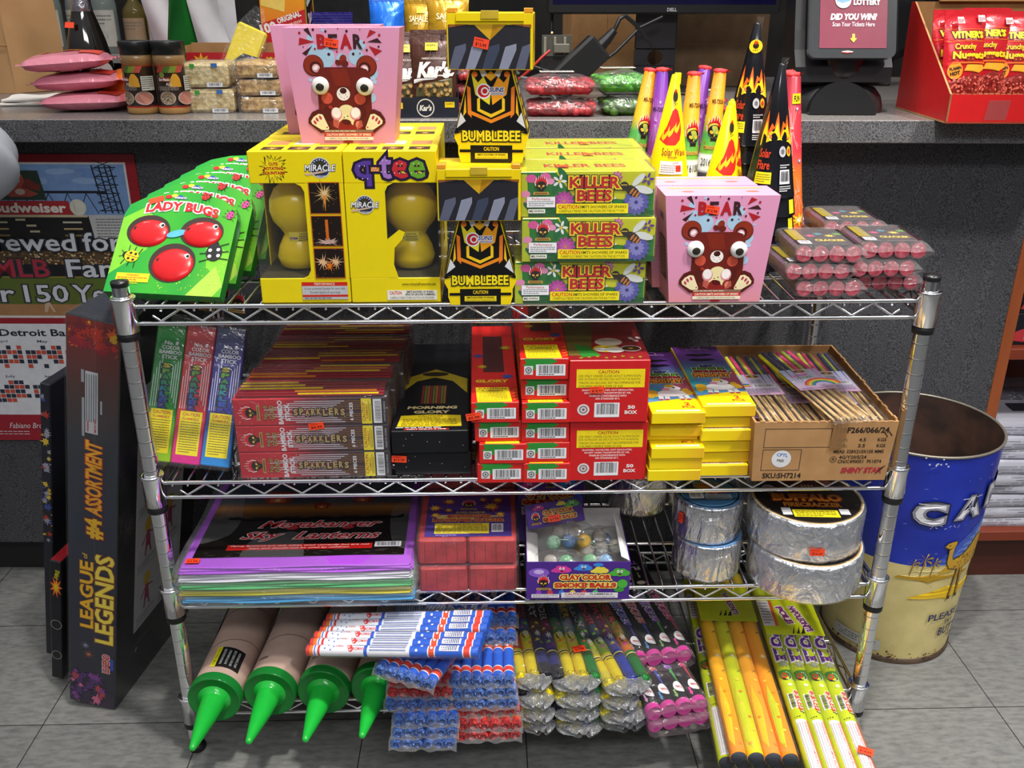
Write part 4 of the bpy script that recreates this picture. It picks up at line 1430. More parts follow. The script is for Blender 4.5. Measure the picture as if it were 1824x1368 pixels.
# ---------------------------------------------------------------- gold bamboo sparklers, shrink-wrapped block of three rows
RED_GOLD = ramp_mat('sparkler_card', ((0, '#c02434'), (.32, '#c82a36'), (.50, '#7a2430'), (.70, '#44262e'), (1, '#26202a')), 'X', 0, .235, .28)
def gold_pack(name, label, loc, rows=1, face=True, rz=0, group=None):
 t = thing(name, label, 'sparkler pack', loc, rz, group)
 W, H_, DP = .240, .0455, .016
 for r_ in range(rows):
  g = G()
  z = r_ * .0468
  g.box(0, W, 0, .060, z, z + H_, RED_GOLD, .001, side=P('#5a1c24', .35))
  if face:
   d = front(g, 0, 0, z)
   skull(d, .026, .022, .030, ribbon='#b89a5a', rot=R(90))
   for k in range(5):
    for sg in (-1, 1):
     d.rect(.048 + .012 * k, .0228 + sg * (.0042 + k * .0034) - .0007, .150 + .006 * k, .0228 + sg * (.0042 + k * .0034) + .0007, '#cfc4cc')
     d.rect(.150 + .006 * k, .0228 + sg * (.0042 + k * .0034) - .0006, .205, .0228 + sg * (.0042 + k * .0034) + .0006, '#8a5a2c')
   for s_, u, ww, hh, cc in (('No. 8', .050, .024, .0065, '#a88a4a'), ('GOLD', .060, .024, .0080, '#b89a5a'), ('BAMBOO', .073, .041, .0078, '#ececf0'), ('STICK', .084, .030, .0076, '#ececf0')):
    d.text(s_, u, .0225, ww, hh, cc, .03, rot=R(90), out=[('#3a1a1e', .05)] if cc[1] != 'e' else None)
   for k, ch in enumerate('SPARKLERS'):
    d.text(ch, .097 + k * .0092, .0225 + .0008 * math.sin(k * 2.2), .0068, .0115, '#b89a60', .04, out=[('#2a1c1c', .11)])
   d.text('6 PIECES', .184, .0225, .031, .0055, '#ececf0', .02, rot=R(90))
   d.rect(.200, .001, .216, H_ - .001, '#e8d41c')
   d.text('CAUTION', .2035, .0225, .034, .0048, '#b02a1c', .02, rot=R(90))
   d.text('FLAMMABLE', .2085, .0225, .024, .003, '#b8641c', .02, rot=R(90))
   d.rect(.2112, .006, .2122, .040, '#8a7a1c'); d.rect(.2135, .006, .2145, .036, '#8a7a1c')
   d.barcode(.2185, .002, .2315, H_ - .002, vert=True, seed=r_ + 2)
   d.text('MADE IN CHINA', .2360, .0225, .034, .0028, '#b8b8bc', 0, rot=R(90))
   rg = random.Random(r_)
   for _ in range(16):
    d.circ(rg.uniform(.004, .10), rg.uniform(.003, H_ - .003), .0005, '#f0d8b0', n=6)
  g.build('sparkler_row', t)
 # edges of the single cards seen from above
 zt = rows * .0468
 g = G()
 rg = random.Random(rows * 3 + len(label))
 for k in range(5):
  y = .003 + k * .0115
  g.box(.004 + rg.uniform(0, .004), W - .004, y, y + .0085, zt + .0002, zt + .0038, P('#7a1c26', .3), .001)
  u0, u1 = sorted((rg.uniform(.08, .12), rg.uniform(.21, .235)))
  if rg.random() < .5:
   u0, u1 = .006, rg.uniform(.09, .14)
  d = topd(g, 0, 0, zt + .0038)
  d.rect(u0, y + .001, u1, y + .0072, '#d8be18' if rg.random() < .75 else '#c87a18')
  d.micro(u0, y + .003, u1, y + .0055, 1, '#6a5a14', .5)
 g.build('card_edges', t)
 g = G()
 e_ = .0018
 zz = zt + .005
 g.add([(-e_, -e_, -.0005), (W + e_, -e_, -.0005), (W + e_, -e_, zz - .004), (-e_, -e_, zz - .004), (-e_ - .002, .061, zz + .002), (W + e_ + .002, .061, zz + .002), (-e_, .061, 0), (W + e_, .061, 0)],
          [(0, 1, 2, 3), (3, 2, 5, 4), (0, 3, 4, 6), (1, 7, 5, 2)], FILM2)
 g.build('shrink_wrap', t)
 return t
gp = gold_pack('gold_sparkler_block', 'front shrink-wrapped block of gold bamboo sparklers with three barcodes', (-.4020, 1.338, Z2), 3, True, R(.6), 'gold sparkler blocks')
sticker(gp, (.128, -.0025, .093), (1, 0, 0), (0, 0, 1), '$4.99', .024, .012, rot=.12)
gold_pack('gold_sparkler_block', 'gold sparkler block second from the front', (-.396, 1.402, Z2 + .004), 3, False, R(0), 'gold sparkler blocks')
gold_pack('gold_sparkler_block', 'third gold sparkler block from the front, behind the front two', (-.388, 1.466, Z2 + .006), 3, False, R(.5), 'gold sparkler blocks')
gold_pack('gold_sparkler_block', 'fourth gold sparkler block, close to the rear of the shelf', (-.384, 1.530, Z2 + .008), 3, False, R(-.3), 'gold sparkler blocks')
gold_pack('gold_sparkler_block', 'rearmost gold sparkler block under the top shelf', (-.382, 1.596, Z2 + .010), 3, False, R(.3), 'gold sparkler blocks')
# ---------------------------------------------------------------- black morning glory cartons
def black_carton(label, loc, rz=0):
 t = thing('black_sparkler_carton', label, 'firework box', loc, rz, 'black cartons')
 W, H_, DP = .124, .0400, .40
 bk = P('#121318', .3, vary=.02)
 g = G()
 g.box(0, W, 0, DP, 0, H_, bk, .0012)
 d = front(g)
 rg = random.Random(8)
 for _ in range(6):
  d.circ(rg.uniform(.01, W - .01), rg.uniform(.008, H_ - .006), .0006, '#e8e8ec', n=6)
 d = topd(g, 0, 0, H_)
 d.rect(.020, .004, .092, .0088, '#c8281c')
 d.text('LIGHT ONE AT A TIME', .056, .0064, .062, .0034, '#f0ecec', .03)
 d.micro(.006, .0105, W - .004, .0145, 1, '#d8d8dc', .6)
 d.poly([(.008, .016), (.112, .016), (.110, .058), (.060, .062), (.012, .058)], '#e0c81c')
 d.text('CAUTION', .060, .0555, .040, .0060, '#7a4a10', .02)
 d.text('FLAMMABLE', .060, .0490, .034, .0036, '#7a5a10', .02)
 d.micro(.014, .018, .106, .046, 7, '#6a5c10', .5)
 d.text('GLORY', .062, .0720, .060, .0115, '#d8c890', .05)
 d.text('MORNING', .062, .0900, .084, .0115, '#d8c890', .05, shear=.1)
 d.rect(.040, .105, .084, .185, '#3c1c18')
 for k in range(9):
  d.rect(.042 + k * .0047, .106, .0455 + k * .0047, .184, ('#7a2a2c', '#5a6a2c', '#8a5a2c')[k % 3])
 d.poly([(.004, .150), (.030, .205), (.062, .222), (.094, .205), (.120, .150), (.120, .215), (.062, .262), (.004, .215)], '#a8941c')
 d.circ(.062, .238, .024, '#2c2410', ry=.010)
 g.build('carton', t)
 return t
k_ = black_carton('black carton lying on the second shelf, lower of the two', (-.1550, 1.343, Z2), R(0))
sticker(k_, (.008, -.0006, .030), (1, 0, 0), (0, 0, 1), '$15.99', .024, .012, rot=-.05)
black_carton('black carton with gold lettering, lying on top of another', (-.1575, 1.338, Z2 + .0412), R(.6))
# ---------------------------------------------------------------- red snap-stick boxes with barcodes
def glory_box(label, loc, rz=0):
 t = thing('red_barcode_box', label, 'firework box', loc, rz, 'small red boxes with barcodes')
 W, H_, DP = .0745, .0345, .36
 rd = P('#cc2420', .3, vary=.03)
 g = G()
 g.box(0, W, 0, DP, 0, H_, rd, .001)
 d = front(g)
 d.poly([(.006, H_), (.010, H_ - .008), (.003, H_ - .011), (.014, H_ - .013), (.022, H_ - .020), (.026, H_ - .010), (.045, H_ - .010), (.058, H_ - .005), (.050, H_)], '#2c8a34')
 d.rect(.0065, .008, .0200, .0225, '#d8d8d8')
 d.circ(.0132, .0155, .0052, '#6a6a6c'); d.circ(.0132, .0155, .0034, '#c8c8c8'); d.circ(.0132, .0155, .0018, '#5a5a5c')
 d.micro(.0075, .0085, .019, .0102, 1, '#6a6a6c', .6)
 d.barcode(.0245, .0065, .0695, .0250)
 d.micro(.028, .0072, .066, .0098, 1, '#3a3a3c', .6)
 d = topd(g, 0, 0, H_)
 d.poly([(.010, .002), (.064, .002), (.060, .060), (.007, .060)], '#f0d81c')
 d.text('CAUTION', .034, .0545, .044, .007, '#8a2418', .02)
 d.text('FLAMMABLE', .034, .0455, .034, .0048, '#2c2a10', .03)
 d.micro(.012, .005, .058, .041, 9, '#8a7a1c', .4)
 for k in range(4):
  d.line((.066, .010 + k * .012), (.0740, .016 + k * .012), .0015, '#e8a01c')
 d.text('GLORY', .034, .0860, .054, .0125, '#d8c01c', .05)
 d.text('CHAMPIONS', .036, .0730, .040, .0070, '#b8682c', .03)
 d.star(.060, .105, .006, .012, 9, '#2a4a9a')
 d.rect(.020, .125, .055, .300, '#4a1c20')
 d.star(.018, .150, .005, .010, 9, '#c8a01c'); d.star(.060, .240, .005, .012, 9, '#b8b01c'); d.star(.012, .200, .005, .011, 9, '#2a4a9a')
 dl = leftd(g, 0, 0, 0)
 for k in range(6):
  dl.rect(-.050 - k * .02, .008, -.040 - k * .02, H_ - .006, '#c8b41c')
 g.build('carton', t)
 return t
g0 = glory_box('small red barcode box at the bottom of the stack of four', (-.0210, 1.312, Z2), R(.5))
for i, (x, y, r_, lb_) in enumerate(((-.0175, 1.3115, -.5, 'small red barcode box, third from the top of the stack of four'), (-.0240, 1.3195, 1.2, 'small red barcode box, second from the top of the stack of four'), (-.0290, 1.3150, .6, 'small red barcode box on top of the stack of four'))):
 o = dup(g0, lb_, (x, y, Z2 + (i + 1) * .0350), R(r_))
 if i == 2:
  sticker(o, (.004, -.0010, .012), (1, 0, 0), (0, 0, 1), '$5.99', .024, .012, rot=.14)
for i in range(6):
 lb_ = ('small red barcode box at the bottom of the stack of six', 'second small red barcode box up the stack of six', 'third small red barcode box up the stack of six',
           'fourth small red barcode box up the stack of six', 'fifth small red barcode box up the stack of six', 'small red barcode box on top of the stack of six')[i]
 dup(g0, lb_, ((.0520, .0510, .0500, .0495, .0490, .0465)[i], (1.311, 1.3145, 1.316, 1.3105, 1.3215, 1.3155)[i], Z2 + i * (.0350 if i < 3 else .0352) + (0 if i < 5 else .001)), R((-.5, .3, .2, .4, .6, -.4)[i]))
# ---------------------------------------------------------------- large red cartons
def big_red(label, loc, rz=0):
 t = thing('red_snapper_carton', label, 'firework box', loc, rz, 'large red cartons')
 W, H_, DP = .1235, .1040, .19
 g = G()
 g.box(0, W, 0, DP, 0, H_, P('#c81f22', .3, vary=.03), .0012, top=P('#8a1c22', .3), side=P('#d8341c', .3))
 d = front(g)
 d.rect(.011, .059, .116, .0895, '#ecd41c')
 d.text('CAUTION', .060, .0848, .032, .0052, '#a8241c', .02)
 for k, s_ in enumerate(('USE ONLY UNDER CLOSE ADULT SUPERVISION', 'FOR OUTDOOR USE ONLY DO NOT PUT IN MOUTH,', 'THROW ON GROUND. NOT RECOMMENDED FOR', 'CHILDREN UNDER 8 YEARS OF AGE.')):
  d.text(s_, .062 if k < 3 else .049, .0782 - k * .0056, .095 if k < 3 else .068, .0040, '#4a4410', 0)
 for k, (s_, ww) in enumerate((('SNAPPERS- NOVELTIES, NOT REGULATED,', .080), ('EXCEPT WHEN TRANSPORTED BY AIR,', .072), ('WHEN IN CONFORMANCE WITH', .058), ('APA STANDARD 87-1.', .038))):
  d.text(s_, .060, .0545 - k * .0047, ww, .0034, '#f0d8d4', .02)
 d.circ(.023, .022, .0095, '#d8d4d4'); d.circ(.023, .022, .0066, '#8a6a6c'); d.circ(.023, .022, .0045, '#d8d4d4'); d.star(.023, .022, .0015, .0036, 6, '#6a4a4c')
 d.barcode(.040, .009, .0790, .0335)
 d.text('TS7026A', .0595, .0315, .020, .0028, '#3a3a3c', .01)
 d.text('50', .0975, .0258, .0115, .0062, '#f0e4e2', .04)
 d.text('BOX', .0972, .0172, .0195, .0062, '#f0e4e2', .04)
 d = topd(g, 0, 0, H_)
 d.poly([(.0, .02), (.035, .02), (.050, .17), (.0, .18)], '#6a5a28')
 d.circ(.062, .050, .022, '#d8b81c', ry=.016); d.circ(.068, .080, .022, '#d8c8b8', ry=.018); d.circ(.052, .046, .009, '#e8e0d8'); d.circ(.074, .044, .015, '#e4dcd4', ry=.012)
 d.poly([(.020, .012), (.050, .020), (.034, .060), (.012, .070)], '#2c7a2c')
 d.circ(.100, .050, .016, '#e8d8d4', ry=.013); d.circ(.100, .050, .0145, '#4a2a20', ry=.011); d.star(.100, .050, .002, .007, 7, '#d8a02c')
 for k in range(8):
  d.circ(.018 + .013 * k, .010 + .003 * (k % 3), .003, '#8a8a20', n=8)
 for u, v in ((.112, .085), (.106, .095), (.118, .098)):
  d.circ(u, v, .004, '#e0d4d0', ry=.006, rot=.5, n=9)
 dr = rightd(g, W, 0, 0)
 dr.rect(.01, .008, .17, .096, '#d8401c')
 g.build('carton', t)
 return t
b0 = big_red('large red carton with yellow caution panel, lower of the two', (.1255, 1.316, Z2), R(.4))
o = dup(b0, 'large red carton with yellow caution panel, upper of the two', (.1220, 1.312, Z2 + .1052), R(-.3))
sticker(o, (.043, -.0006, .0560), (1, 0, 0), (0, 0, 1), '$18.99', .0215, .0105, rot=.03)
# ---------------------------------------------------------------- yellow boxes with a cartoon pony on the lid
def pony_box(label, loc, rz=0, scuff=False):
 t = thing('pony_fountain_box', label, 'firework box', loc, rz, 'yellow boxes with pony lids')
 W, H_, DP = .0850, .0195, .265
 g = G()
 lid = ramp_mat('pony_lid', ((0, '#f2dc10'), (.20, '#f0d814'), (.22, '#5a9ac8'), (.34, '#4a9aac'), (.48, '#4aa08c'), (.6, '#4a7aa0'), (.78, '#6a3c9a'), (1, '#4a1c5c')), 'Y', 0, DP, .3)
 yl = P('#f2d410', .3, vary=.03)
 g.box(0, W, 0, DP, 0, H_, yl, .0012, top=lid, front=ramp_mat('pony_front', ((0, '#f2d80c'), (.55, '#f0d010'), (1, '#e8b424')), 'X', 0, W, .28))
 d = topd(g, 0, 0, H_)
 d.rect(.008, .0045, .078, .0105, '#f0e0c8')
 d.micro(.010, .0052, .076, .0098, 2, '#c8844a', .5)
 d.text('2', .062, .0330, .009, .0120, '#c82a24', .03)
 d.text('PCS', .062, .0210, .020, .0085, '#c82a24', .03)
 d.poly([(0, .040), (W * .45, .050), (W, .062), (W, .085), (W * .6, .16), (0, .10)], '#5a8ab8')
 d.poly([(W, .062), (W, .15), (W * .62, .12), (W * .8, .075)], '#9a4a5c')
 d.poly([(0, .052), (W * .5, .055), (W * .3, .095), (0, .11)], '#3a9ab0')
 # white pony with a gold mane
 wh, ol, gd = '#eeeae8', '#3a2a34', '#e0b02c'
 d.circ(.016, .076, .010, gd, ry=.014, rot=.4); d.circ(.010, .066, .006, gd, ry=.009)
 for x in (.026, .036, .056, .066):
  d.poly([(x - .004, .0700), (x - .003 + (.003 if x > .05 else -.002), .0500), (x + .004 + (.003 if x > .05 else -.002), .0500), (x + .005, .0700)], wh)
  d.circ(x + (.003 if x > .05 else -.002), .0505, .0042, '#a83244', ry=.0030, n=10)
 d.circ(.046, .0760, .0250, ol, ry=.0145); d.circ(.046, .0760, .0242, wh, ry=.0137)
 d.circ(.050, .0955, .0150, ol, ry=.0115); d.circ(.050, .0955, .0143, wh, ry=.0108)
 d.circ(.0385, .0920, .0070, '#e898a8', ry=.0055)
 d.circ(.053, .0990, .0022, '#1c1c24', ry=.0030, n=10)
 d.poly([(.042, .102), (.052, .113), (.058, .104), (.050, .108)], gd); d.circ(.046, .106, .008, gd, ry=.006)
 for k in range(3):
  d.circ(.070 + .003 * k, .088 - .007 * k, .0055, gd, ry=.0075, rot=-.6, n=10)
 # layered title
 for s_, v, ww, hh, c in (('MY', .1660, .022, .0115, '#2c3c94'), ('LITTLE', .1540, .052, .0125, '#4a8a24'), ('GOLDEN', .1415, .056, .0130, '#a8242c'), ('PEONY', .1265, .062, .0160, '#d8841c')):
  d.text(s_, .044, v, ww, hh, c, .05, out=[('#d8d4a0', .16), ('#1c1420', .10)])
 # dark bow-shaped cut-outs of the hang tab
 for v in (.198, .222):
  d.poly([(.018, v), (.028, v + .006), (.042, v + .004), (.056, v + .006), (.068, v), (.056, v - .004), (.042, v - .006), (.028, v - .004)], '#140f18')
 d.text('SUNWING', .044, .248, .042, .006, '#a87ab8', .02)
 d.ring(.044, .256, .006, .008, '#a87ab8')
 rg = random.Random(3)
 for _ in range(22):
  d.circ(rg.uniform(.003, W - .003), rg.uniform(.10, DP - .01), rg.uniform(.0004, .001), '#c8b0d8', n=6)
 g.build('carton', t)
 return t
p0 = pony_box('yellow pony box at the bottom of the stack beside the red cartons', (.2520, 1.311, Z2), R(.3))
nm = ('second', 'third', 'fourth', 'fifth', 'sixth')
for i in range(4):
 dup(p0, ('second yellow pony box up the stack beside the red cartons', 'third yellow pony box up, with its lid print showing, beside the red cartons', 'fourth yellow pony box up the stack beside the red cartons', 'topmost yellow pony box beside the red cartons')[i],
  ((.2535, .2550, .2540, .2525)[i], (1.3125, 1.3105, 1.331, 1.3125)[i], Z2 + (i + 1) * .0201 + (.010 if i > 1 else 0) + (.010 if i > 2 else 0)), R((.4, .2, -1.0, .5)[i]))
dup(p0, 'yellow pony box set back in the stack beside the red cartons', (.2490, 1.337, Z2 + 3 * .0201), R(-.4))
for i in range(6):
 dup(p0, ('lowest', 'second', 'third', 'fourth', 'fifth', 'topmost')[i] + ' yellow pony box in the stack beside the brown carton', ((.3330, .3345, .3360, .3355, .3350, .3345)[i], (1.326, 1.333, 1.3270, 1.3240, 1.3310, 1.3245)[i], Z2 + i * .0212), R((.3, .4, 1.4, .6, .2, .5)[i]))
# ---------------------------------------------------------------- open cardboard carton of rainbow sticks
cd = speck('brown_cardboard', '#a87e50', '#b98c5c', 30, .75, .3, .7)
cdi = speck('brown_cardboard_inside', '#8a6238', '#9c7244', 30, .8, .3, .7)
t = thing('brown_carton', 'open brown carton of rainbow sticks at the right end of the second shelf', 'cardboard box', (.4195, 1.308, Z2), R(-.5))
W, H_, DP, th = .2150, .1050, .315, .0035
g = G()
def wall_(p, q, h0, h1, nrm):
 pass
lean = .006
g.hexa([(0, 0, 0), (W, 0, 0), (W, th, 0), (0, th, 0)], [(-lean, -.003, H_), (W + lean, -.003, H_), (W + lean, th - .003, H_), (-lean, th - .003, H_)], cd, dict(back=cdi))
g.hexa([(0, DP - th, 0), (W, DP - th, 0), (W, DP, 0), (0, DP, 0)], [(-lean, DP - th, H_ + .010), (W + lean, DP - th, H_ + .010), (W + lean, DP, H_ + .010), (-lean, DP, H_ + .010)], cd, dict(front=cdi))
g.hexa([(0, th, 0), (th, th, 0), (th, DP - th, 0), (0, DP - th, 0)], [(-lean, th - .003, H_), (th - lean, th - .003, H_), (th - lean, DP - th, H_ + .010), (-lean, DP - th, H_ + .010)], cd, dict(right=cdi))
g.hexa([(W - th, th, 0), (W, th, 0), (W, DP - th, 0), (W - th, DP - th, 0)], [(W + lean - th, th - .003, H_), (W + lean, th - .003, H_), (W + lean, DP - th, H_ + .010), (W + lean - th, DP - th, H_ + .010)], cd, dict(left=cdi))
g.box(th, W - th, th, DP - th, 0, th, cdi, 0)
# torn edge flecks
rg = random.Random(2)
for k in range(16):
 x = W * (k + .2) / 16
 g.box(x, x + .008, -.0032, -.0032 + th, H_, H_ + rg.uniform(.0002, .0022), cd, .0003)
 y = DP * (k + .2) / 16
 g.box(W + lean - th, W + lean, y, y + .012, H_ + .0006 * k, H_ + .0006 * k + rg.uniform(.0004, .003), cd, .0003)
ink = '#2a201c'
d = D(g, (0, 0, 0), (1, 0, 0), Vector((0, -.003, H_)).normalized())
def frame_(u0, v0, u1, v1, w_=.0009):
 d.rect(u0, v0, u1, v0 + w_, ink); d.rect(u0, v1 - w_, u1, v1, ink); d.rect(u0, v0, u0 + w_, v1, ink); d.rect(u1 - w_, v0, u1, v1, ink)
frame_(.012, .060, .118, .094); frame_(.012, .019, .074, .057)
d.text('SKU:SH7214', .047, .0095, .062, .0098, ink, .03)
d.circ(.043, .040, .0155, '#dcdde0', n=32); d.text('CPTL', .044, .047, .018, .006, '#3a6ab0', .03, rot=-.1); d.text('PASS', .042, .037, .011, .005, ink, .03, rot=-.1)
d.text('19F266/066/24', .1690, .0905, .078, .0105, ink, .03)
for k, (a, b_, c_) in enumerate((('G.W.:', '4.5', 'KGS'), ('N.W.:', '3.5', 'KGS'))):
 d.text(a, .137, .0735 - k * .0105, .015, .0062, ink, .02); d.text(b_, .168, .0735 - k * .0105, .011, .0062, ink, .02); d.text(c_, .199, .0735 - k * .0105, .014, .0062, ink, .02)
d.text('MEAS: 328X210X105 MMS', .165, .0525, .080, .0062, ink, .02)
d.text('4G/Y20/S/24', .157, .0425, .044, .0062, ink, .02)
d.text('CN/C490051  PI:1074', .1690, .0345, .070, .0062, ink, .02)
d.ring(.126, .0385, .0048, .0056, ink); d.text('n', .126, .0385, .004, .005, ink, .02)
d.text('SHINY STAR', .174, .0185, .066, .0105, '#b02a3a', .05, shear=.2)
d.line((.208, .088), (.214, .080), .0014, ink); d.line((.201, .087), (.207, .078), .0014, ink)
d.poly([(.196, .010), (.205, .018), (.213, .028), (.206, .024)], '#3a2a24')
g.build('carton_body', t)
g = G()
g.add([(.116, -.0040, .058), (.139, -.0040, .060), (.141, -.0048, .094), (.118, -.0048, .100), (.143, -.004, .1075), (.116, -.004, .1075)], [(0, 1, 2, 3), (3, 2, 4, 5)], film('brown_tape', '#d8b88a', amount=.0, haze=.45, bump=.8, scale=60, hcol='#b08c60'))
g.build('packing_tape', t)
CART = t
def rainbow_pack(label, loc, rz, tilt=0, order=0):
 t = thing('rainbow_stick_pack', label, 'sparkler pack', loc, (tilt, 0, rz), 'packs of rainbow sticks')
 rg = random.Random(order + 11)
 n, w_ = 10, .066
 cols = ('#f0387a', '#dcdc20', '#26305c', '#f0387a', '#26305c', '#c0c020', '#f0387a', '#26305c', '#a8b420', '#3a3a6a')
 L = .275
 for k in range(n):
  g = G()
  x = .004 + (w_ - .008) * k / (n - 1)
  z = .0030 + .0032 * (k % 2)
  a = rg.uniform(-.002, .002)
  g.tube([(x, rg.uniform(-.002, .002), z), (x + a, .150, z)], .0021, speck('bamboo', '#c09a62', '#d8b880', 50, .6), 7)
  g.tube([(x + a, .135, z), (x + a * 1.5, L, z + .001)], .0033, P(cols[(k + order) % 10], .6), 7)
  g.build('stick', t)
 g = G()
 lab = ramp_mat('rainbow_label', ((0, '#d8a8c8'), (.3, '#c8bcd8'), (1, '#a8b4d8')), 'Y', .105, .20, .4)
 g.box(-.001, w_ + .001, .104, .190, .0090, .0094, lab, .0001)
 d = topd(g, 0, 0, .0094)
 d.circ(w_ / 2, .181, .013, '#c8842c', ry=.0065); d.circ(w_ / 2, .181, .010, '#2c2018', ry=.0045); d.circ(w_ / 2, .181, .004, '#c8842c', ry=.0025)
 if order == 1:
  for k, c in enumerate(('#d83a2c', '#e8842c', '#e8d02c', '#4aa03a', '#2c6ac0')):
   vs = []
   for r_ in (.034 - k * .0036, .0305 - k * .0036):
    vs.append([(.050 + r_ * math.cos(a), .116 + r_ * math.sin(a)) for a in [PI * i / 14 + .25 for i in range(13)]])
   d.poly(vs[0] + vs[1][::-1], c)
  d.text('RAINBOW', .026, .164, .036, .008, '#c84a9a', .03, rot=.25)
  d.text('STICKS', .030, .154, .030, .008, '#4a8a3a', .03, rot=.25)
  d.micro(.004, .107, .062, .113, 2, '#8a7a9a', .5)
 else:
  d.rect(.022, .150, .046, .170, '#b8b4c4'); d.micro(.024, .152, .044, .168, 5, '#5a5a6a', .5)
  d.barcode(.022, .134, .062, .147)
  for k, c in enumerate(('#d83a2c', '#e8d02c', '#4aa03a', '#2c4ac0')):
   d.rect(.001, .138 + k * .003, .018, .141 + k * .003, c)
  d.micro(.006, .108, .062, .130, 6, '#7a7090', .5)
 g.build('paper_label', t)
 g = G()
 g.add([(-.004, -.010, .002), (w_ + .004, -.010, .002), (w_ + .003, -.004, .0105), (-.003, -.004, .0105), (-.003, L + .004, .0112), (w_ + .003, L + .004, .0112)], [(0, 1, 2, 3), (3, 2, 5, 4)], FILM2)
 g.build('clear_sleeve', t)
 return t
cx0, cy0 = .4195, 1.308
rainbow_pack('pack of rainbow sticks on the left in the brown carton', (cx0 + .016, cy0 + .014, Z2 + .088), R(2), R(1), 0)
rainbow_pack('pack of rainbow sticks with the rainbow label, crossing over in the brown carton', (cx0 + .112, cy0 - .010, Z2 + .1065), R(9), R(.8), 1)
rainbow_pack('pack of rainbow sticks along the right wall of the brown carton', (cx0 + .138, cy0 + .008, Z2 + .096), R(0), R(1), 0)
for k in range(4):
 rainbow_pack('%s pack of rainbow sticks below the others in the brown carton' % ('deepest', 'second', 'third', 'uppermost hidden')[k], (cx0 + (.02, .085, .14, .08)[k], cy0 + .016, Z2 + (.045, .045, .070, .072)[k]), R((1, -1, 0, 2)[k]), R(.5), 0)
# ================================================================ third shelf
Z3 = .3415
def slab(g, W, Dp, H_, mat, amp=.0015, seed=0, nx=26, ny=14, bulge=.0):
 """soft folded-paper slab with wavy edges"""
 a, b, c = seed * 1.7, seed * 2.3 + 1, seed * .9 + 2
 def wx(u, v):
  e_ = min(u, 1 - u, v, 1 - v)
  return (W * u + amp * 1.2 * math.sin(9 * v + a) * (1 if u in (0, 1) else .3), Dp * v + amp * 1.3 * math.sin(11 * u + b) * (1 if v in (0, 1) else .3))
 def zt(u, v):
  return H_ + amp * (.6 * math.sin(7 * u + 5 * v + c) + .5 * math.sin(13 * u - 4 * v + a)) - bulge * ((2 * u - 1) ** 4 + (2 * v - 1) ** 4)
 g.grid(lambda u, v: wx(u, v) + (zt(u, v),), nx, ny, mat)
 g.grid(lambda u, v: wx(u, 1 - v) + (0 if 1 else 0,), nx, ny, mat)
 for side in range(4):
  def fn(p, q, side=side):
   u, v = ((p, 0), (1, p), (1 - p, 1), (0, 1 - p))[side]
   x, y = wx(u, v)
   zz = zt(u, v)
   o = .0025 * math.sin(PI * q)
   nx_, ny_ = ((0, -1), (1, 0), (0, 1), (-1, 0))[side]
   return (x + nx_ * o, y + ny_ * o, zz * q)
  g.grid(fn, nx, 4, mat)
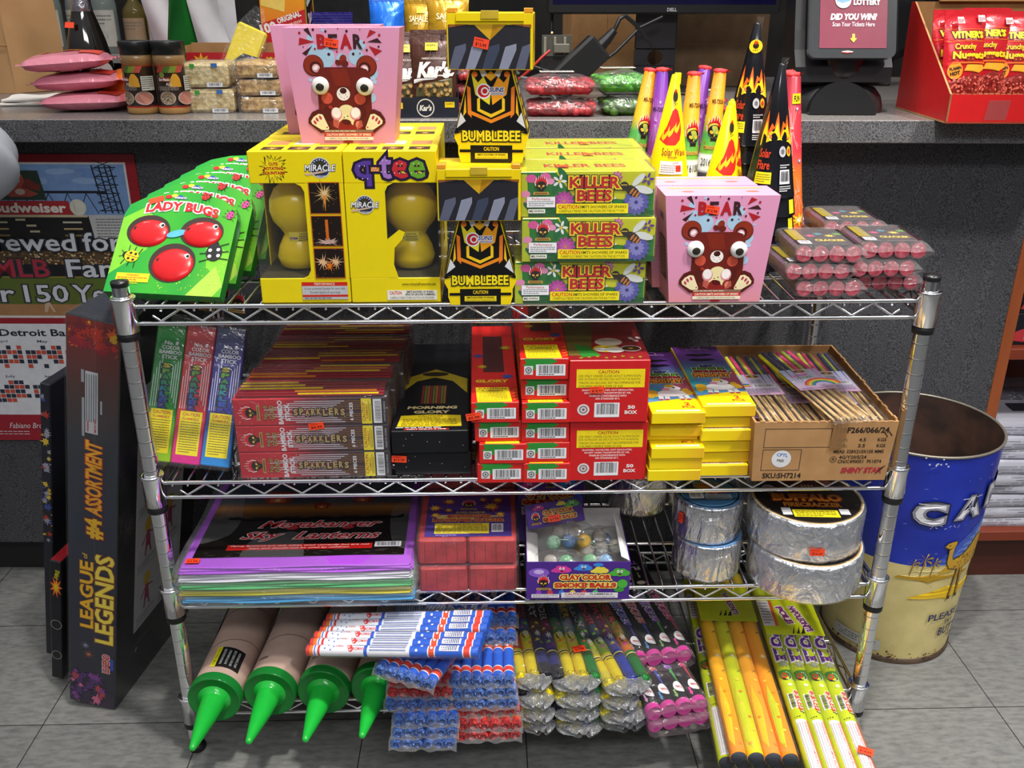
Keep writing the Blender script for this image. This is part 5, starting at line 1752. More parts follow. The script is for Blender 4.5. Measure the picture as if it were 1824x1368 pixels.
def lantern_pack(label, z, col, k, top=False):
 t = thing('sky_lantern_pack', label, 'sky lantern', (-.5215 + (.002, -.001, .0015, 0, .001)[k], 1.294 + (.0, .002, -.001, .001, .003)[k], z), R((.6, .2, .5, .3, .4)[k]), 'stack of sky lantern packs')
 W, Dp, H_ = .396, .300, .0118
 g = G()
 m = P(col, .55, vary=.08, scale=14, bump=.3)
 for j in range(3):
  g.M = Matrix.Translation((.006 + .003 * j, .006 + .002 * j, .0006 + j * .0037))
  slab(g, W - .014 - .004 * j, Dp - .012, .0034, m, .0012, k * 3 + j)
 g.build('folded_lantern', t)
 if top:
  g = G()
  g.M = Matrix.Translation((.022, .036, .0128))
  m_, n_ = .352, .250
  sheet = ramp_mat('lantern_sheet', ((0, '#17120f'), (.62, '#0f0c0b'), (.70, '#5a3410'), (.78, '#a86a1c'), (.86, '#3c4048'), (1, '#26344a')), 'Y', 0, .25, .3)
  g.box(0, m_, 0, n_, 0, .0004, sheet, 0)
  d = topd(g, 0, 0, .0004)
  d.rect(.050, .020, .296, .036, '#d0201c')
  d.text('Flying lanterns are safe when used correctly but are not', .173, .0322, .236, .0050, '#f4e4e0', .02, shear=.25)
  d.text('toys and should not be used by children.', .173, .0246, .170, .0050, '#f4e4e0', .02, shear=.25)
  d.barcode(.300, .024, .345, .040)
  for s_, u, v, ww, hh in (('Megabanger', .198, .098, .215, .030), ('Sky', .102, .062, .072, .030), ('Lanterns', .232, .064, .150, .024)):
   d.text(s_, u, v, ww, hh, '#b0242c', .02, shear=.45, out=[('#e0d0d0', .035)])
  for u, v, r_ in ((.190, .162, .016), (.105, .190, .030), (.262, .186, .022)):
   d.poly([(u - r_ * .7, v - r_ * .5), (u + r_ * .7, v - r_ * .5), (u + r_, v + r_ * .5), (u + r_ * .6, v + r_), (u - r_ * .6, v + r_), (u - r_, v + r_ * .5)], '#8a3418')
   d.poly([(u - r_ * .45, v - r_ * .42), (u + r_ * .45, v - r_ * .42), (u + r_ * .5, v + r_ * .3), (u - r_ * .5, v + r_ * .3)], '#c85a20')
   d.star(u, v - r_ * .1, r_ * .08, r_ * .3, 6, '#f4e0a8')
  rg = random.Random(4)
  for _ in range(30):
   u, v = rg.uniform(0, m_ - .02), rg.uniform(.0, .018)
   d.rect(u, v, u + rg.uniform(.004, .018), v + .0008, '#4a4440')
  d.poly([(0, .118), (m_, .118), (m_, .135)] + [(m_ - m_ * i / 30, .126 + .006 * math.sin(i * 2.1) * math.sin(i * .7)) for i in range(31)], '#0c0908')
  g.build('printed_sheet', t)
 g = G()
 f = film('lantern_bag', amount=.02, bump=.7, scale=26, rough=.12, haze=.05)
 slab(g, W, Dp, H_ + .0014, f, .0016, k + 20)
 g.v = [(x, y, zz - .0004) for x, y, zz in g.v]
 # loose bag flap at the left and front edges
 g.grid(lambda u, v: (-.003 * v + .001 * math.sin(11 * u), Dp * u, H_ * .5 - .010 * v * (1 if k else .6) + .003 * math.sin(7 * u + v)), 12, 3, f)
 g.build('clear_bag', t)
 return t
cols = ('#3aa0d8', '#d8cc2a', '#4ab46a', '#d8d8e0', '#a84ad0')
nm = ('blue sky lantern pack at the bottom of the stack', 'yellow sky lantern pack, second from the bottom of the stack', 'green sky lantern pack in the middle of the stack', 'white sky lantern pack just below the purple one', 'purple sky lantern pack with black printed sheet on top of the stack')
for k in range(5):
 lp = lantern_pack(nm[k], Z3 + k * .0140, cols[k], k, k == 4)
sticker(lp, (.026, .024, .0138), (1, 0, 0), (0, 1, 0), '$3.99', .023, .014)
# ---------------------------------------------------------------- red ladyfinger cracker bricks
def lady_pack(label, loc, rz=0):
 t = thing('ladyfinger_brick', label, 'firework pack', loc, rz, 'red cracker bricks')
 W, Dp, H_ = .166, .150, .0500
 g = G()
 rd = speck('red_tissue', '#9c2a2e', '#c23a3c', 30, .55, .35, .65, bump=.35)
 for k in range(2):
  g.box(k * W / 2 + .0006, (k + 1) * W / 2 - .0006, 0, Dp, 0, H_, rd, .004)
 d = front(g)
 for k in range(2):
  for j in range(4):
   x = k * W / 2 + .012 + j * .018
   d.rect(x, .006, x + .0012, H_ - .008, '#8c2226')
 g.build('wrapped_bricks', t)
 g = G()
 g.box(.012, W - .008, .008, Dp - .006, H_ + .0003, H_ + .0008, P('#3c2080', .3), 0)
 d = topd(g, 0, 0, H_ + .0008)
 d.rect(.028, .017, .120, .050, '#ecd41c')
 d.text('WARNING EXPLOSIVE', .074, .0455, .070, .0060, '#a8641c', .02)
 d.micro(.030, .019, .118, .041, 5, '#8a7a1c', .5)
 d.barcode(.124, .021, .144, .048)
 d.micro(.030, .0105, .085, .0140, 1, '#a89ad0', .5)
 for k in range(2):
  d.poly([(.03, .066 + k * .006), (.145, .058 + k * .012), (.145, .062 + k * .012), (.03, .072 + k * .006)], '#d8c070')
 d.text('LADYFINGER CRACKER', .084, .0600, .122, .0105, '#b0282c', .05, out=[('#1c1420', .10), ('#e0a82c', .07)])
 d.text('MEGABANGER', .086, .0735, .076, .0100, '#b0282c', .05, out=[('#1c1420', .10), ('#e0a82c', .07)])
 d.text('SUPER SHARPER', .088, .0855, .052, .0070, '#c8a83c', .03)
 skull(d, .084, .110, .032)
 for u, v, r_ in ((.050, .122, .012), (.026, .100, .012), (.110, .128, .008), (.136, .126, .011), (.125, .104, .017), (.140, .078, .010), (.028, .076, .010), (.050, .092, .008)):
  d.star(u, v, r_ * .45, r_, 9, '#d84a1c', jit=.3)
  d.star(u - .001, v + .001, r_ * .35, r_ * .8, 9, '#ecc82c', jit=.3)
 g.build('printed_label', t)
 g = G()
 slab(g, W + .004, Dp + .004, H_ + .0022, FILM2, .0008, 4)
 g.v = [(x - .002, y - .002, z) for x, y, z in g.v]
 g.build('clear_wrap', t)
 return t
l0 = lady_pack('red cracker brick at the bottom of the front stack', (-.1225, 1.322, Z3), R(.3))
dup(l0, 'red cracker brick with purple label on top of the front stack', (-.1235, 1.326, Z3 + .0522), R(-.4))
for k in range(3):
 dup(l0, '%s red cracker brick of the stack behind, under the second shelf' % ('lowest', 'middle', 'highest')[k], (-.122 + .002 * k, 1.490, Z3 + k * .0522), R(.4 * k))
# ---------------------------------------------------------------- clay smoke balls
PUR = '#4a2488'
def cloud(d, u, v, r, col, face=True, col2=None):
 for a, b, q in ((0, 0, 1), (-.9, -.2, .7), (.9, -.15, .75), (-.4, .55, .65), (.45, .5, .6), (-1.5, -.35, .4)):
  d.circ(u + a * r, v + b * r * .7, r * q, col, ry=r * q * .72, n=14)
 if face:
  for sd in (-1, 1):
   d.circ(u + sd * r * .28, v + r * .2, r * .2, '#f4f4f4', ry=r * .28, n=10)
   d.circ(u + sd * r * .28, v + r * .16, r * .1, '#1c1c1c', n=8)
  d.circ(u, v - r * .3, r * .32, '#5a1420', ry=r * .16, n=10)
def smoke_print(d, W, H_, sc=1.0):
 d.circ(W * .12, H_ * .72, W * .10, '#8a5ac8', ry=H_ * .12)
 d.circ(W * .12, H_ * .74, W * .05, '#c8b0e8', ry=H_ * .06)
 cloud(d, W * .34, H_ * .80, W * .055, '#d83a9a')
 cloud(d, W * .55, H_ * .85, W * .05, '#3a8ae0')
 cloud(d, W * .71, H_ * .78, W * .05, '#e8d84a', False)
 cloud(d, W * .90, H_ * .72, W * .060, '#4ab03a')
 d.circ(W * .93, H_ * .42, W * .05, '#4ab03a', ry=H_ * .12)
 d.circ(W * .90, H_ * .26, W * .05, '#3a9a3a', ry=H_ * .06)
 d.circ(W * .69, H_ * .93, W * .05, '#3a8ae0', ry=H_ * .05)
 d.text('CLAY COLOR', W * .57, H_ * .595, W * .50, H_ * .145, '#c8341c', .06, out=[('#1c1020', .16), ('#f0e070', .12)])
 d.text('SMOKE BALLS', W * .57, H_ * .385, W * .60, H_ * .145, '#c8341c', .06, out=[('#1c1020', .16), ('#f0e070', .12)])
 skull(d, W * .165, H_ * .44, H_ * .36)
 for k, c in enumerate(('#8a3ac0', '#c83a4a', '#3a7ad0', '#e0c83a', '#d83a3a', '#4ac06a')):
  d.circ(W * (.12 + .11 * k), H_ * .19, W * .028, c, n=14)
  d.line((W * (.12 + .11 * k), H_ * .25), (W * (.14 + .11 * k), H_ * .30), .0005, '#e8e4e0')
 d.rect(W * .05, H_ * .05, W * .32, H_ * .15, '#e4e0e4')
 d.micro(W * .06, H_ * .06, W * .31, H_ * .14, 3, '#7a747c', .5)
 d.rect(W * .34, H_ * .045, W * .89, H_ * .19, '#e4e0e4')
 d.text('CAUTION', W * .47, H_ * .145, W * .19, H_ * .065, '#b02a2c', .03)
 d.text('FLAMMABLE', W * .73, H_ * .148, W * .22, H_ * .048, '#2a2428', .02)
 d.text('CAREFULLY READ CAUTION ON SIDE PANEL', W * .615, H_ * .078, W * .50, H_ * .036, '#3a343a', 0)
t = thing('smoke_ball_box', 'open purple display box filled with bags of clay smoke balls', 'firework box', (.0580, 1.299, Z3), R(-1.2))
W, H_, DP, th = .1720, .0735, .155, .0012
pu = P(PUR, .35, vary=.04)
wh = P('#d8d6d4', .6)
g = G()
g.box(0, W, 0, th, 0, H_, pu, 0)
g.box(0, th, th, DP, 0, H_, pu, 0)
g.box(W - th, W, th, DP, 0, H_, pu, 0)
g.box(th, W - th, DP - th, DP, 0, H_ + .012, wh, 0)
g.box(th, W - th, th, DP - th, 0, th, wh, 0)
for a, b in ((th, th + .0006), (W - th - .0006, W - th)):
 g.box(a, b, th, DP - th, th, H_ - .001, wh, 0)
smoke_print(front(g), W, H_)
dl = leftd(g, 0, 0, 0)
cloud(dl, -.03, .05, .010, '#3a8ae0'); cloud(dl, -.045, .02, .009, '#d8b83a', False); cloud(dl, -.09, .045, .010, '#d83a9a')
g.build('box_body', t)
for sd in (0, 1):
 g = G()
 x0 = th if sd == 0 else W - th
 q = 1 if sd == 0 else -1
 g.hexa([(x0, .004, H_ - .002), (x0, .118, H_ - .002), (x0 + q * .0008, .118, H_ - .002), (x0 + q * .0008, .004, H_ - .002)][::q],
           [(x0 + q * .0185 - (0 if sd == 0 else .030), .008, H_ - .020 + sd * .036), (x0 + q * .0185 - (0 if sd == 0 else .034) + .002 * q, .112, H_ - .016 + sd * .036), (x0 + q * .0193 - (0 if sd == 0 else .034), .112, H_ - .016 + sd * .036), (x0 + q * .0193 - (0 if sd == 0 else .030), .008, H_ - .020 + sd * .036)][::q], wh)
 if sd == 0:
  g.build('inner_flap', t)
 else:
  # right flap folds slightly inward and stands up
  g = G()
  g.add([(W - th, .006, H_ - .001), (W - th, .128, H_ - .001), (W - .016, .124, H_ + .020), (W - .014, .010, H_ + .004), (W - th - .0008, .006, H_ - .001), (W - th - .0008, .128, H_ - .001), (W - .0168, .124, H_ + .020), (W - .0148, .010, H_ + .004)],
              [(3, 2, 1, 0), (4, 5, 6, 7), (0, 1, 5, 4), (1, 2, 6, 5), (2, 3, 7, 6), (3, 0, 4, 7)], wh)
  g.build('inner_flap', t)
rg = random.Random(12)
ballc = ('#5c8a66', '#6a8cae', '#c8c4b2', '#4a6488', '#98948a', '#b8943c', '#86a890', '#8a847c')
BOX = t
def ball_bag(label, loc, rz, cols_, card=False, tilt=0):
 b = thing('smoke_ball_bag', label, 'firework pack', loc, (tilt, 0, rz), 'bags of clay smoke balls')
 r = .0125
 pos = ((0, 0, 0), (.0262, .001, 0), (.0525, -.001, .001), (.012, .0235, .003), (.0395, .0230, .002), (.026, .012, .0185))
 for k, c in enumerate(cols_):
  g = G()
  x, y, z = pos[k]
  g.ball((x, y, z + r), r, speck('clay_' + c, c, '#%02x%02x%02x' % tuple(min(255, int(int(c[i:i + 2], 16) * 1.15)) for i in (1, 3, 5)), 120, .85, bump=.4), 18, wob=.02, rg=rg)
  bl = g.build('smoke_ball', b)
  if k in (0, 1):
   g = G()
   g.tube([(x + .004, y - .006, z + .0235), (x + .013, y - .014, z + .0255), (x + .024, y - .012, z + .0235)], .0010, P(c, .7), 6)
   g.build('fuse', bl)
 g = G()
 def sk(a, c_):
  th_ = 2 * PI * a
  s_ = math.sin(PI * min(1, max(.03, c_)))
  return (.026 + (.045 * s_ ** .5) * math.cos(th_) + (.03 * (c_ - .8) if c_ > .8 else 0), .011 + (.030 * s_ ** .5) * math.sin(th_), .0005 + .045 * c_ + .0015 * math.sin(5 * th_))
 g.grid(sk, 28, 9, FILM2)
 g.build('clear_bag', b)
 if card:
  g = G()
  g.M = Matrix.Translation((-.040, .030, .020)) @ Matrix.Rotation(R(14), 4, 'Z') @ Matrix.Rotation(R(-32), 4, 'X')
  g.box(0, .105, 0, .0012, 0, .042, pu, .0003)
  d = front(g)
  cloud(d, .024, .034, .006, '#d83a9a'); cloud(d, .086, .033, .008, '#4ab03a'); cloud(d, .066, .036, .005, '#e8d84a', False); cloud(d, .050, .026, .006, '#3a8ae0', False)
  d.text('CLAY COLOR', .058, .024, .056, .0080, '#b8341c', .05, out=[('#1c1020', .16), ('#e8d870', .11)])
  d.text('SMOKE BALLS', .060, .0125, .062, .0080, '#b8341c', .05, out=[('#1c1020', .16), ('#e8d870', .11)])
  skull(d, .016, .016, .020)
  g.build('header_card', b)
 return b
x0, y0 = .0580, 1.299
ball_bag('bag of clay smoke balls at the front left inside the open purple box', (x0 + .030, y0 + .020, Z3 + .030), R(0), (ballc[0], ballc[1], ballc[4], ballc[7], ballc[0]))
ball_bag('bag of clay smoke balls at the front right inside the open purple box', (x0 + .096, y0 + .022, Z3 + .030), R(-3), (ballc[2], ballc[3], ballc[4], ballc[0], ballc[1]))
ball_bag('bag of clay smoke balls at the back right inside the open purple box', (x0 + .100, y0 + .085, Z3 + .028), R(5), (ballc[5], ballc[0], ballc[4], ballc[4]))
ball_bag('bag of clay smoke balls by the right wall inside the open purple box', (x0 + .106, y0 + .056, Z3 + .045), R(14), (ballc[7], ballc[4], ballc[2], ballc[0], ballc[3], ballc[7]))
bb = ball_bag('bag of clay smoke balls with purple header card, on top in the open box', (x0 + .048, y0 + .058, Z3 + .062), R(2), (ballc[6], ballc[3], ballc[5], ballc[7], ballc[7]), True)
sticker(bb, (-.0405 + .045 * .97 - .0, .0260, .0440), (.97, .242, 0), (-.13, .52, .84), '$7.99', .022, .012, rot=.0)
t = thing('smoke_ball_carton', 'closed purple smoke ball carton behind the open purple box', 'firework box', (.0480, 1.475, Z3 + .002), R(0))
g = G()
W, H_ = .122, .135
g.box(0, W, 0, .15, 0, H_, pu, .001)
d = front(g, 0, 0, .052)
cloud(d, .022, .066, .009, '#d83a9a'); cloud(d, .092, .068, .011, '#3a8ae0'); cloud(d, .055, .074, .009, '#c83a8a', False)
skull(d, .060, .070, .020)
d.text('CLAY COLOR', .062, .047, .090, .0110, '#b8341c', .06, out=[('#1c1020', .16), ('#e8d870', .12)])
d.text('SMOKE BALLS', .060, .032, .100, .0110, '#b8341c', .06, out=[('#1c1020', .16), ('#e8d870', .12)])
d.circ(.110, .036, .010, '#3a6ae0', ry=.012)
d.barcode(.008, .006, .034, .022)
d.rect(.038, .006, .106, .022, '#dcd8dc')
d.text('CAUTION', .062, .017, .034, .005, '#b02a2c', .02)
d.micro(.042, .008, .104, .013, 2, '#6a646a', .5)
g.build('carton', t)
# ---------------------------------------------------------------- foil-wrapped cracker rolls
def roll(label, loc, r, h, kind, rz=0):
 t = thing('firecracker_roll', label, 'firecracker roll', loc, rz, 'foil wrapped cracker rolls')
 fm = foil('crinkled_foil_small', '#e2e4ea', .18, 18, 1.8, (1.6, 1.6, .5)) if kind == 'blue' else foil('crinkled_foil_large', '#eef1f8', .27, 22, 1.6, (1, 1, .7))
 g = G()
 rg_ = random.Random(int(r * 1000))
 rib = .006 if kind == 'blue' else .0015
 g.lathe([(r * .93, .0), (r * .985, .0015), (r, .006), (r * 1.003, h * .5), (r, h - .005), (r * .985, h - .001), (r * .95, h)], fm, 96, (True, True), True, wob=lambda a, z: 1 + rib * math.sin(26 * a + 20 * z) + .004 * math.sin(5 * a + 50 * z) * (z / h))
 g.build('foil_wrap', t)
 g = G()
 g.M = Matrix.Translation((0, 0, h + .0002))
 if kind == 'blue':
  g.lathe([(r * .97, 0), (r * .97, .0008)], P('#4a82b8', .35), 56)
  d = topd(g, 0, 0, .0008)
  d.circ(0, 0, r * .88, '#16202c', n=48); d.circ(0, 0, r * .83, '#5a9ad0', n=48); d.circ(0, -r * .2, r * .78, '#3a6a98', ry=r * .55, n=40)
  d.star(0, r * .28, r * .25, r * .5, 11, '#d8a03a', jit=.2)
  d.text('THUNDER', 0, r * .42, r * .62, r * .14, '#a8281c', .05, out=[('#e8c04a', .08)])
  d.text('BOMB', 0, r * .22, r * .5, r * .16, '#a8281c', .05, out=[('#e8c04a', .08)])
  d.text('Crackers', r * .2, -r * .05, r * .5, r * .1, '#a8281c', .03)
  d.barcode(-r * .6, -r * .35, -r * .2, -r * .02)
  d.rect(-r * .15, -r * .42, r * .6, -r * .14, '#9aa4ac'); d.micro(-r * .1, -r * .40, r * .55, -r * .16, 4, '#4a545c', .5)
  d.rect(-r * .62, r * .05, -r * .38, r * .6, '#1c2028')
 elif kind == 'dark':
  g.lathe([(r * .965, 0), (r * .965, .0008)], P('#e8e4dc', .35), 64)
  d = topd(g, 0, 0, .0008)
  d.circ(0, 0, r * .945, '#c89a3c', n=64); d.circ(0, 0, r * .92, '#140e0c', n=64)
  d.circ(-r * .05, r * .42, r * .42, '#5a1c14', ry=r * .30); d.circ(r * .05, r * .36, r * .16, '#7a2c1c', ry=r * .1)
  for k in range(4):
   d.rect(r * (-.02 + .06 * k), r * .30, r * (.015 + .06 * k), r * .42, '#c8beb4')
  d.circ(r * .45, r * .5, r * .12, '#c86a5a', ry=r * .09)
  d.circ(-r * .62, r * .26, r * .12, '#c8c4c4', ry=r * .14); d.circ(-r * .62, r * .26, r * .07, '#8a2c2c', ry=r * .05)
  d.text('BUFFALO', -r * .02, -r * .05, r * 1.22, r * .26, '#c8741c', .06, out=[('#5a1c10', .10)])
  d.text('FIRECRACKER', r * .02, -r * .30, r * 1.0, r * .15, '#a8641c', .04, out=[('#4a1c10', .08)])
  d.rect(-r * .38, -r * .72, r * .40, -r * .48, '#e0d020'); d.micro(-r * .34, -r * .70, r * .36, -r * .50, 4, '#6a5c10', .5)
  d.rect(-r * .56, -r * .66, -r * .40, -r * .42, '#c8c8cc'); d.rect(r * .43, -r * .62, r * .60, -r * .44, '#c8c8cc')
 else:
  g.lathe([(r * .97, 0), (r * .97, .0008)], P('#8a8c90', .35), 40)
 g.build('round_label', t)
 if kind != 'plain':
  g = G()
  g.lathe([(r * .90, h + .0016), (r * .99, h + .0013), (r * 1.012, h - .006), (r * 1.012, .004), (r * .99, -.0002)], film('roll_wrap', amount=.08, bump=2.0, scale=30, rough=.10, haze=.03), 64, (False, False), True, wob=lambda a, z: 1 + .006 * math.sin(7 * a + 60 * z))
  g.build('clear_wrap', t)
 return t
roll('small foil cracker roll at the bottom of the pair beside the large rolls', (.3800, 1.393, Z3 + .001), .0590, .0700, 'blue', R(20))
q = roll('small foil cracker roll with round blue label on top of its pair', (.3760, 1.398, Z3 + .0736), .0590, .0700, 'blue', R(0))
g = G()
d = D(g, fn=lambda u, v, h: (.0602 * math.cos(R(205) + u / .06), .0602 * math.sin(R(205) + u / .06), v + h * 0), h=.0012)
d.rect(0, .030, .011, .050, paint('#ff4a22', .5), 3, 1); d.micro(.001, .033, .010, .047, 3, '#8a1a10', .5)
g.v = [(x * 1.02, y * 1.02, z) for x, y, z in g.v]
o = g.build('price_sticker', q); o['label'] = 'orange price sticker'
roll('large foil cracker roll overhanging the shelf edge, lower of the two', (.5430, 1.362, Z3 + .001), .0955, .0720, 'dark', R(25))
q = roll('large foil cracker roll with round black label, upper of the two', (.5380, 1.372, Z3 + .0758), .0955, .0720, 'dark', R(-4))
g = G()
d = D(g, fn=lambda u, v, h: ((.0982 + h) * math.cos(R(-91) + u / .098), (.0982 + h) * math.sin(R(-91) + u / .098), v), h=.0006)
d.rect(-.012, .018, .012, .031, paint('#ff4a22', .5), 6, 1); d.micro(-.010, .0265, .010, .0295, 1, '#c42a12', .6); d.text('$16.29', 0, .0220, .016, .0045, '#5a0d08', .01)
o = g.build('price_sticker', q); o['label'] = 'orange price sticker'
roll('foil cracker roll at the rear, behind the open purple box', (.2900, 1.610, Z3 + .001), .0570, .0840, 'plain', 0)
roll('rear foil cracker roll partly hidden behind the small front pair', (.4080, 1.612, Z3 + .001), .0570, .0840, 'plain', R(10))
# ================================================================ bottom shelf
Z4 = .1105
GRN = P('#1fae3a', .18, vary=.03)
GLS = film('green_translucent_plastic', '#8ad09a', amount=.06, bump=.05, rough=.12, haze=.62, hcol='#1d8a38')
KRAFT = speck('kraft_tube', '#b8998a', '#c8aa9a', 24, .6, .3, .7)
def cannon(label, loc, rz, sticker_=True):
 t = thing('cannon_tube', label, 'firework tube', loc, rz, 'kraft tubes with green nozzles')
 r, L = .0435, .40
 g = G()
 g.M = Matrix.Translation((0, 0, r)) @ Matrix.Rotation(R(-90), 4, 'X')
 g.lathe([(r, 0), (r, L)], KRAFT, 48)
 d = D(g, fn=lambda u, v, h: ((r + h) * math.sin(u / r), (r + h) * -math.cos(u / r), v), h=.0003, dh=.00001)
 for k in range(4):
  for j in range(26):
   a0 = -.14 + .28 * j / 26
   a1 = -.14 + .28 * (j + 1) / 26
   b0, b1 = .060 + k * .095 + (a0 + .14) * .30, .060 + k * .095 + (a1 + .14) * .30
   d.poly([(a0, b0), (a1, b1), (a1, b1 + .0022), (a0, b0 + .0022)], '#8a6e60')
 if sticker_:
  d.rect(-.004, .030, .038, .082, '#1c1a1a', 6, 1)
  d.rect(-.013, .030, -.004, .082, '#e8dc1c', 3, 1)
  d.text('DO NOT HOLD IN HAND', -.0085, .056, .046, .0050, '#3a3810', .02, rot=R(90))
  for k in range(4):
   d.text(('WARNING EXPLOSIVE', 'SHOOTS FLAMING BALLS', 'USE ONLY UNDER CLOSE', 'ADULT SUPERVISION')[k], .003 + k * .0085, .056, .040 - .003 * (k % 2), .0042, '#d8d8d4', .01, rot=R(90))
 else:
  d.rect(-.030, .040, -.012, .045, '#7a6458', 3, 1)
 g.build('kraft_body', t)
 g = G()
 g.M = Matrix.Translation((0, 0, r)) @ Matrix.Rotation(R(90), 4, 'X')
 g.lathe([(r * 1.055, -.014), (r * 1.055, .002), (r * 1.045, .0040), (r * 1.0, .0046), (r * .97, .0034), (.028, .0022), (.024, .0022)], GLS, 56)
 rim = g.build('end_cap', t)
 g = G()
 g.M = Matrix.Translation((0, 0, r)) @ Matrix.Rotation(R(90), 4, 'X')
 g.lathe([(.0285, .0024), (.0275, .0034), (.0225, .0070), (.0205, .0120), (.0165, .050), (.0100, .090), (.0062, .1120), (.0052, .1165), (.0030, .1190), (.0004, .1196)], GRN, 36)
 g.build('nozzle', rim)
 return t
cannon('kraft tube with green nozzle, nearest the left post, with black warning sticker', (-.4805, 1.286, Z4 + .0012), R(-2.5))
c2 = cannon('kraft tube with green nozzle, second from the left post', (-.3880, 1.298, Z4 + .0012), R(-5), False)
dup(c2, 'kraft tube with green nozzle, third from the left post', (-.2955, 1.300, Z4 + .0012), R(-5.5))
cannon('kraft tube with green nozzle, beside the red and blue bundles, half covered', (-.2030, 1.306, Z4 + .0012), R(-6))
# ---------------------------------------------------------------- roman candle bundles
def cyl(r, cx=0, cz=None):
 cz = r if cz is None else cz
 return lambda u, v, h: (cx + (r + h) * math.sin(u / r), v, cz + (r + h) * math.cos(u / r))
CR, CB, CW = '#d8302c', '#1c5ac8', '#e6e6ea'
def candle(t, cx, r, L, flip, seed, cz=None, L_=0):
 g = G()
 cz = r if cz is None else cz
 g.M = Matrix.Translation((cx, 0, cz)) @ Matrix.Rotation(R(-90), 4, 'X')
 fl = (lambda y: L - y) if flip else (lambda y: y)
 bands = [(0, .006, CR), (.006, .012, '#e8781c'), (.012, .014, CW), (.014, .016, CB), (.016, .020, CW), (.020, .024, CR), (.024, .100, CW), (.100, .106, CB), (.106, .178, CW), (.178, .208, CB), (.208, .210, CW), (.210, .219, '#dc4a20'), (.219, .221, CW), (.221, .266, CB), (.266, .268, CW), (.268, .278, '#d83a26'), (.278, .280, CW), (.280, L, CB)]
 if flip:
  bands = [(L - b, L - a, c) for a, b, c in bands][::-1]
 for a, b, c in bands:
  g.lathe([(r, a), (r, b)], P(c, .3, vary=.03), 20, (a <= 0, b >= L - 1e-6))
 g.M = Matrix()
 rg_ = random.Random(seed)
 d = D(g, fn=cyl(r, cx, cz), h=.0002, dh=.00005)
 if flip:
  d.tf = lambda u, v: (-u, L - v)
 o_ = rg_.uniform(-.002, .002)
 for k in range(3):
  d.circ(o_ + (-.004, .001, .005)[k], .074 + .002 * k, .0042, CR, n=12)
 d.text('5 BALL', o_ - .001, .058, .013, .0045, '#d8505c', .02, rot=R(90))
 d.text('ROMAN', o_ + .004, .0915, .020, .0048, '#c83a4a', .02, rot=R(0) if 0 else R(90))
 d.text('CANDLE', o_ - .004, .0915, .022, .0048, '#3a4a9a', .02, rot=R(90))
 for k in range(5):
  d.star(o_ + (-.006, .004, -.002, .006, .001)[k], .028 + .005 * k, .0008, .0018, 5, CB)
 d.tf = (lambda u, v: (-(-(v - .142)) * 0 + (-u if flip else u), (L - v) if flip else v))
 for k in range(4):
  d.rect(-.008 + k * .0045, .110, -.006 + k * .0045, .172, '#8a92b8', 1, 1)
 for k in range(4):
  d.circ(o_ + (.006, -.002, -.007, .002)[k], (.190, .198, .206, .215)[k], .0022, '#e8e8f0', n=10)
 if L_:
  d.rect(-.007, .228, .007, .260, CW, 4, 1)
  for k in range(9):
   d.rect(-.006, .231 + k * .003, .006, .2325 + k * .003, '#2c3c78', 3, 1)
 d.tf = None
 return g.build('candle', t)
def candle_bundle(label, loc, rz, n, blue_end=True, rot=None, ends=True, r=.0090):
 t = thing('roman_candle_bundle', label, 'roman candle pack', loc, rot or (0, 0, rz), 'roman candle bundles')
 L = .292
 for k in range(n):
  candle(t, r + k * 2 * r, r, L, blue_end, k + n, None, not ends)
 W = 2 * r * n
 g = G()
 def sk(a, b):
  th = a * 2 * PI
  x = math.copysign(abs(math.cos(th)) ** .4, math.cos(th)); z = math.copysign(abs(math.sin(th)) ** .4, math.sin(th))
  return (W * .5 + (W * .5 + .0012) * x, b * L, r + (r + .0010) * z)
 g.grid(sk, 32, 6, film('candle_wrap', amount=.01, bump=.6, scale=40, rough=.12, haze=.02))
 if ends:
  col = foil('shrunk_foil_end_blue', '#5f82cc', .25, 130, 1.6, metal=.45) if blue_end else foil('shrunk_foil_end_red', '#d24444', .25, 130, 1.6, metal=.4)
  wht = film('shrunk_film', amount=.08, bump=1.6, scale=110, rough=.16, haze=.08)
  for k in range(n):
   cx = r + k * 2 * r
   g.lathe([], col) if 0 else None
   prof = [(r * 1.0, .004), (r * 1.0, -.004), (r * .90, -.0075), (r * .62, -.0085), (r * .45, -.0065), (r * .34, -.003)]
   o_ = len(g.v)
   g.M = Matrix.Translation((cx, 0, r)) @ Matrix.Rotation(R(-90), 4, 'X')
   g.lathe(prof[::-1], col, 18, (True, False), True, wob=lambda a, z, k=k: 1 + .08 * math.sin(5 * a + k * 2 + z * 300))
   g.M = Matrix()
  g.grid(lambda u, v: (-.003 + (W + .006) * u, -.0125 + .016 * v + .002 * math.sin(17 * u), r + (r * .95) * (2 * v - 1) * (1 if 1 else 0) + .0016 * math.sin(29 * u + 4 * v)), 30, 4, wht)
 g.build('shrink_wrap', t)
 return t
rb = candle_bundle('roman candle bundle', (0, 0, 0), 0, 6, True)
rr = candle_bundle('roman candle bundle', (0, 0, 0), 0, 6, False)
st = .0202
yb = 1.222
left = (('B', -.172, 1.214, -1), ('B', -.168, 1.217, 1), ('B', -.166, 1.222, 0), ('B', -.180, 1.236, 2), ('R', -.176, 1.246, -2), ('R', -.174, 1.250, 1), ('R', -.176, 1.262, 0))
words = ('bottom', 'second', 'third', 'fourth', 'fifth', 'sixth', 'top')
used = {'B': rb, 'R': rr}
first = {'B': True, 'R': True}
def put(kind, label, loc, rz):
 o = used[kind]
 if first[kind]:
  first[kind] = False
  o['label'] = label; o.location = loc; o.rotation_euler = (0, 0, rz)
  return o
 return dup(o, label, loc, rz)
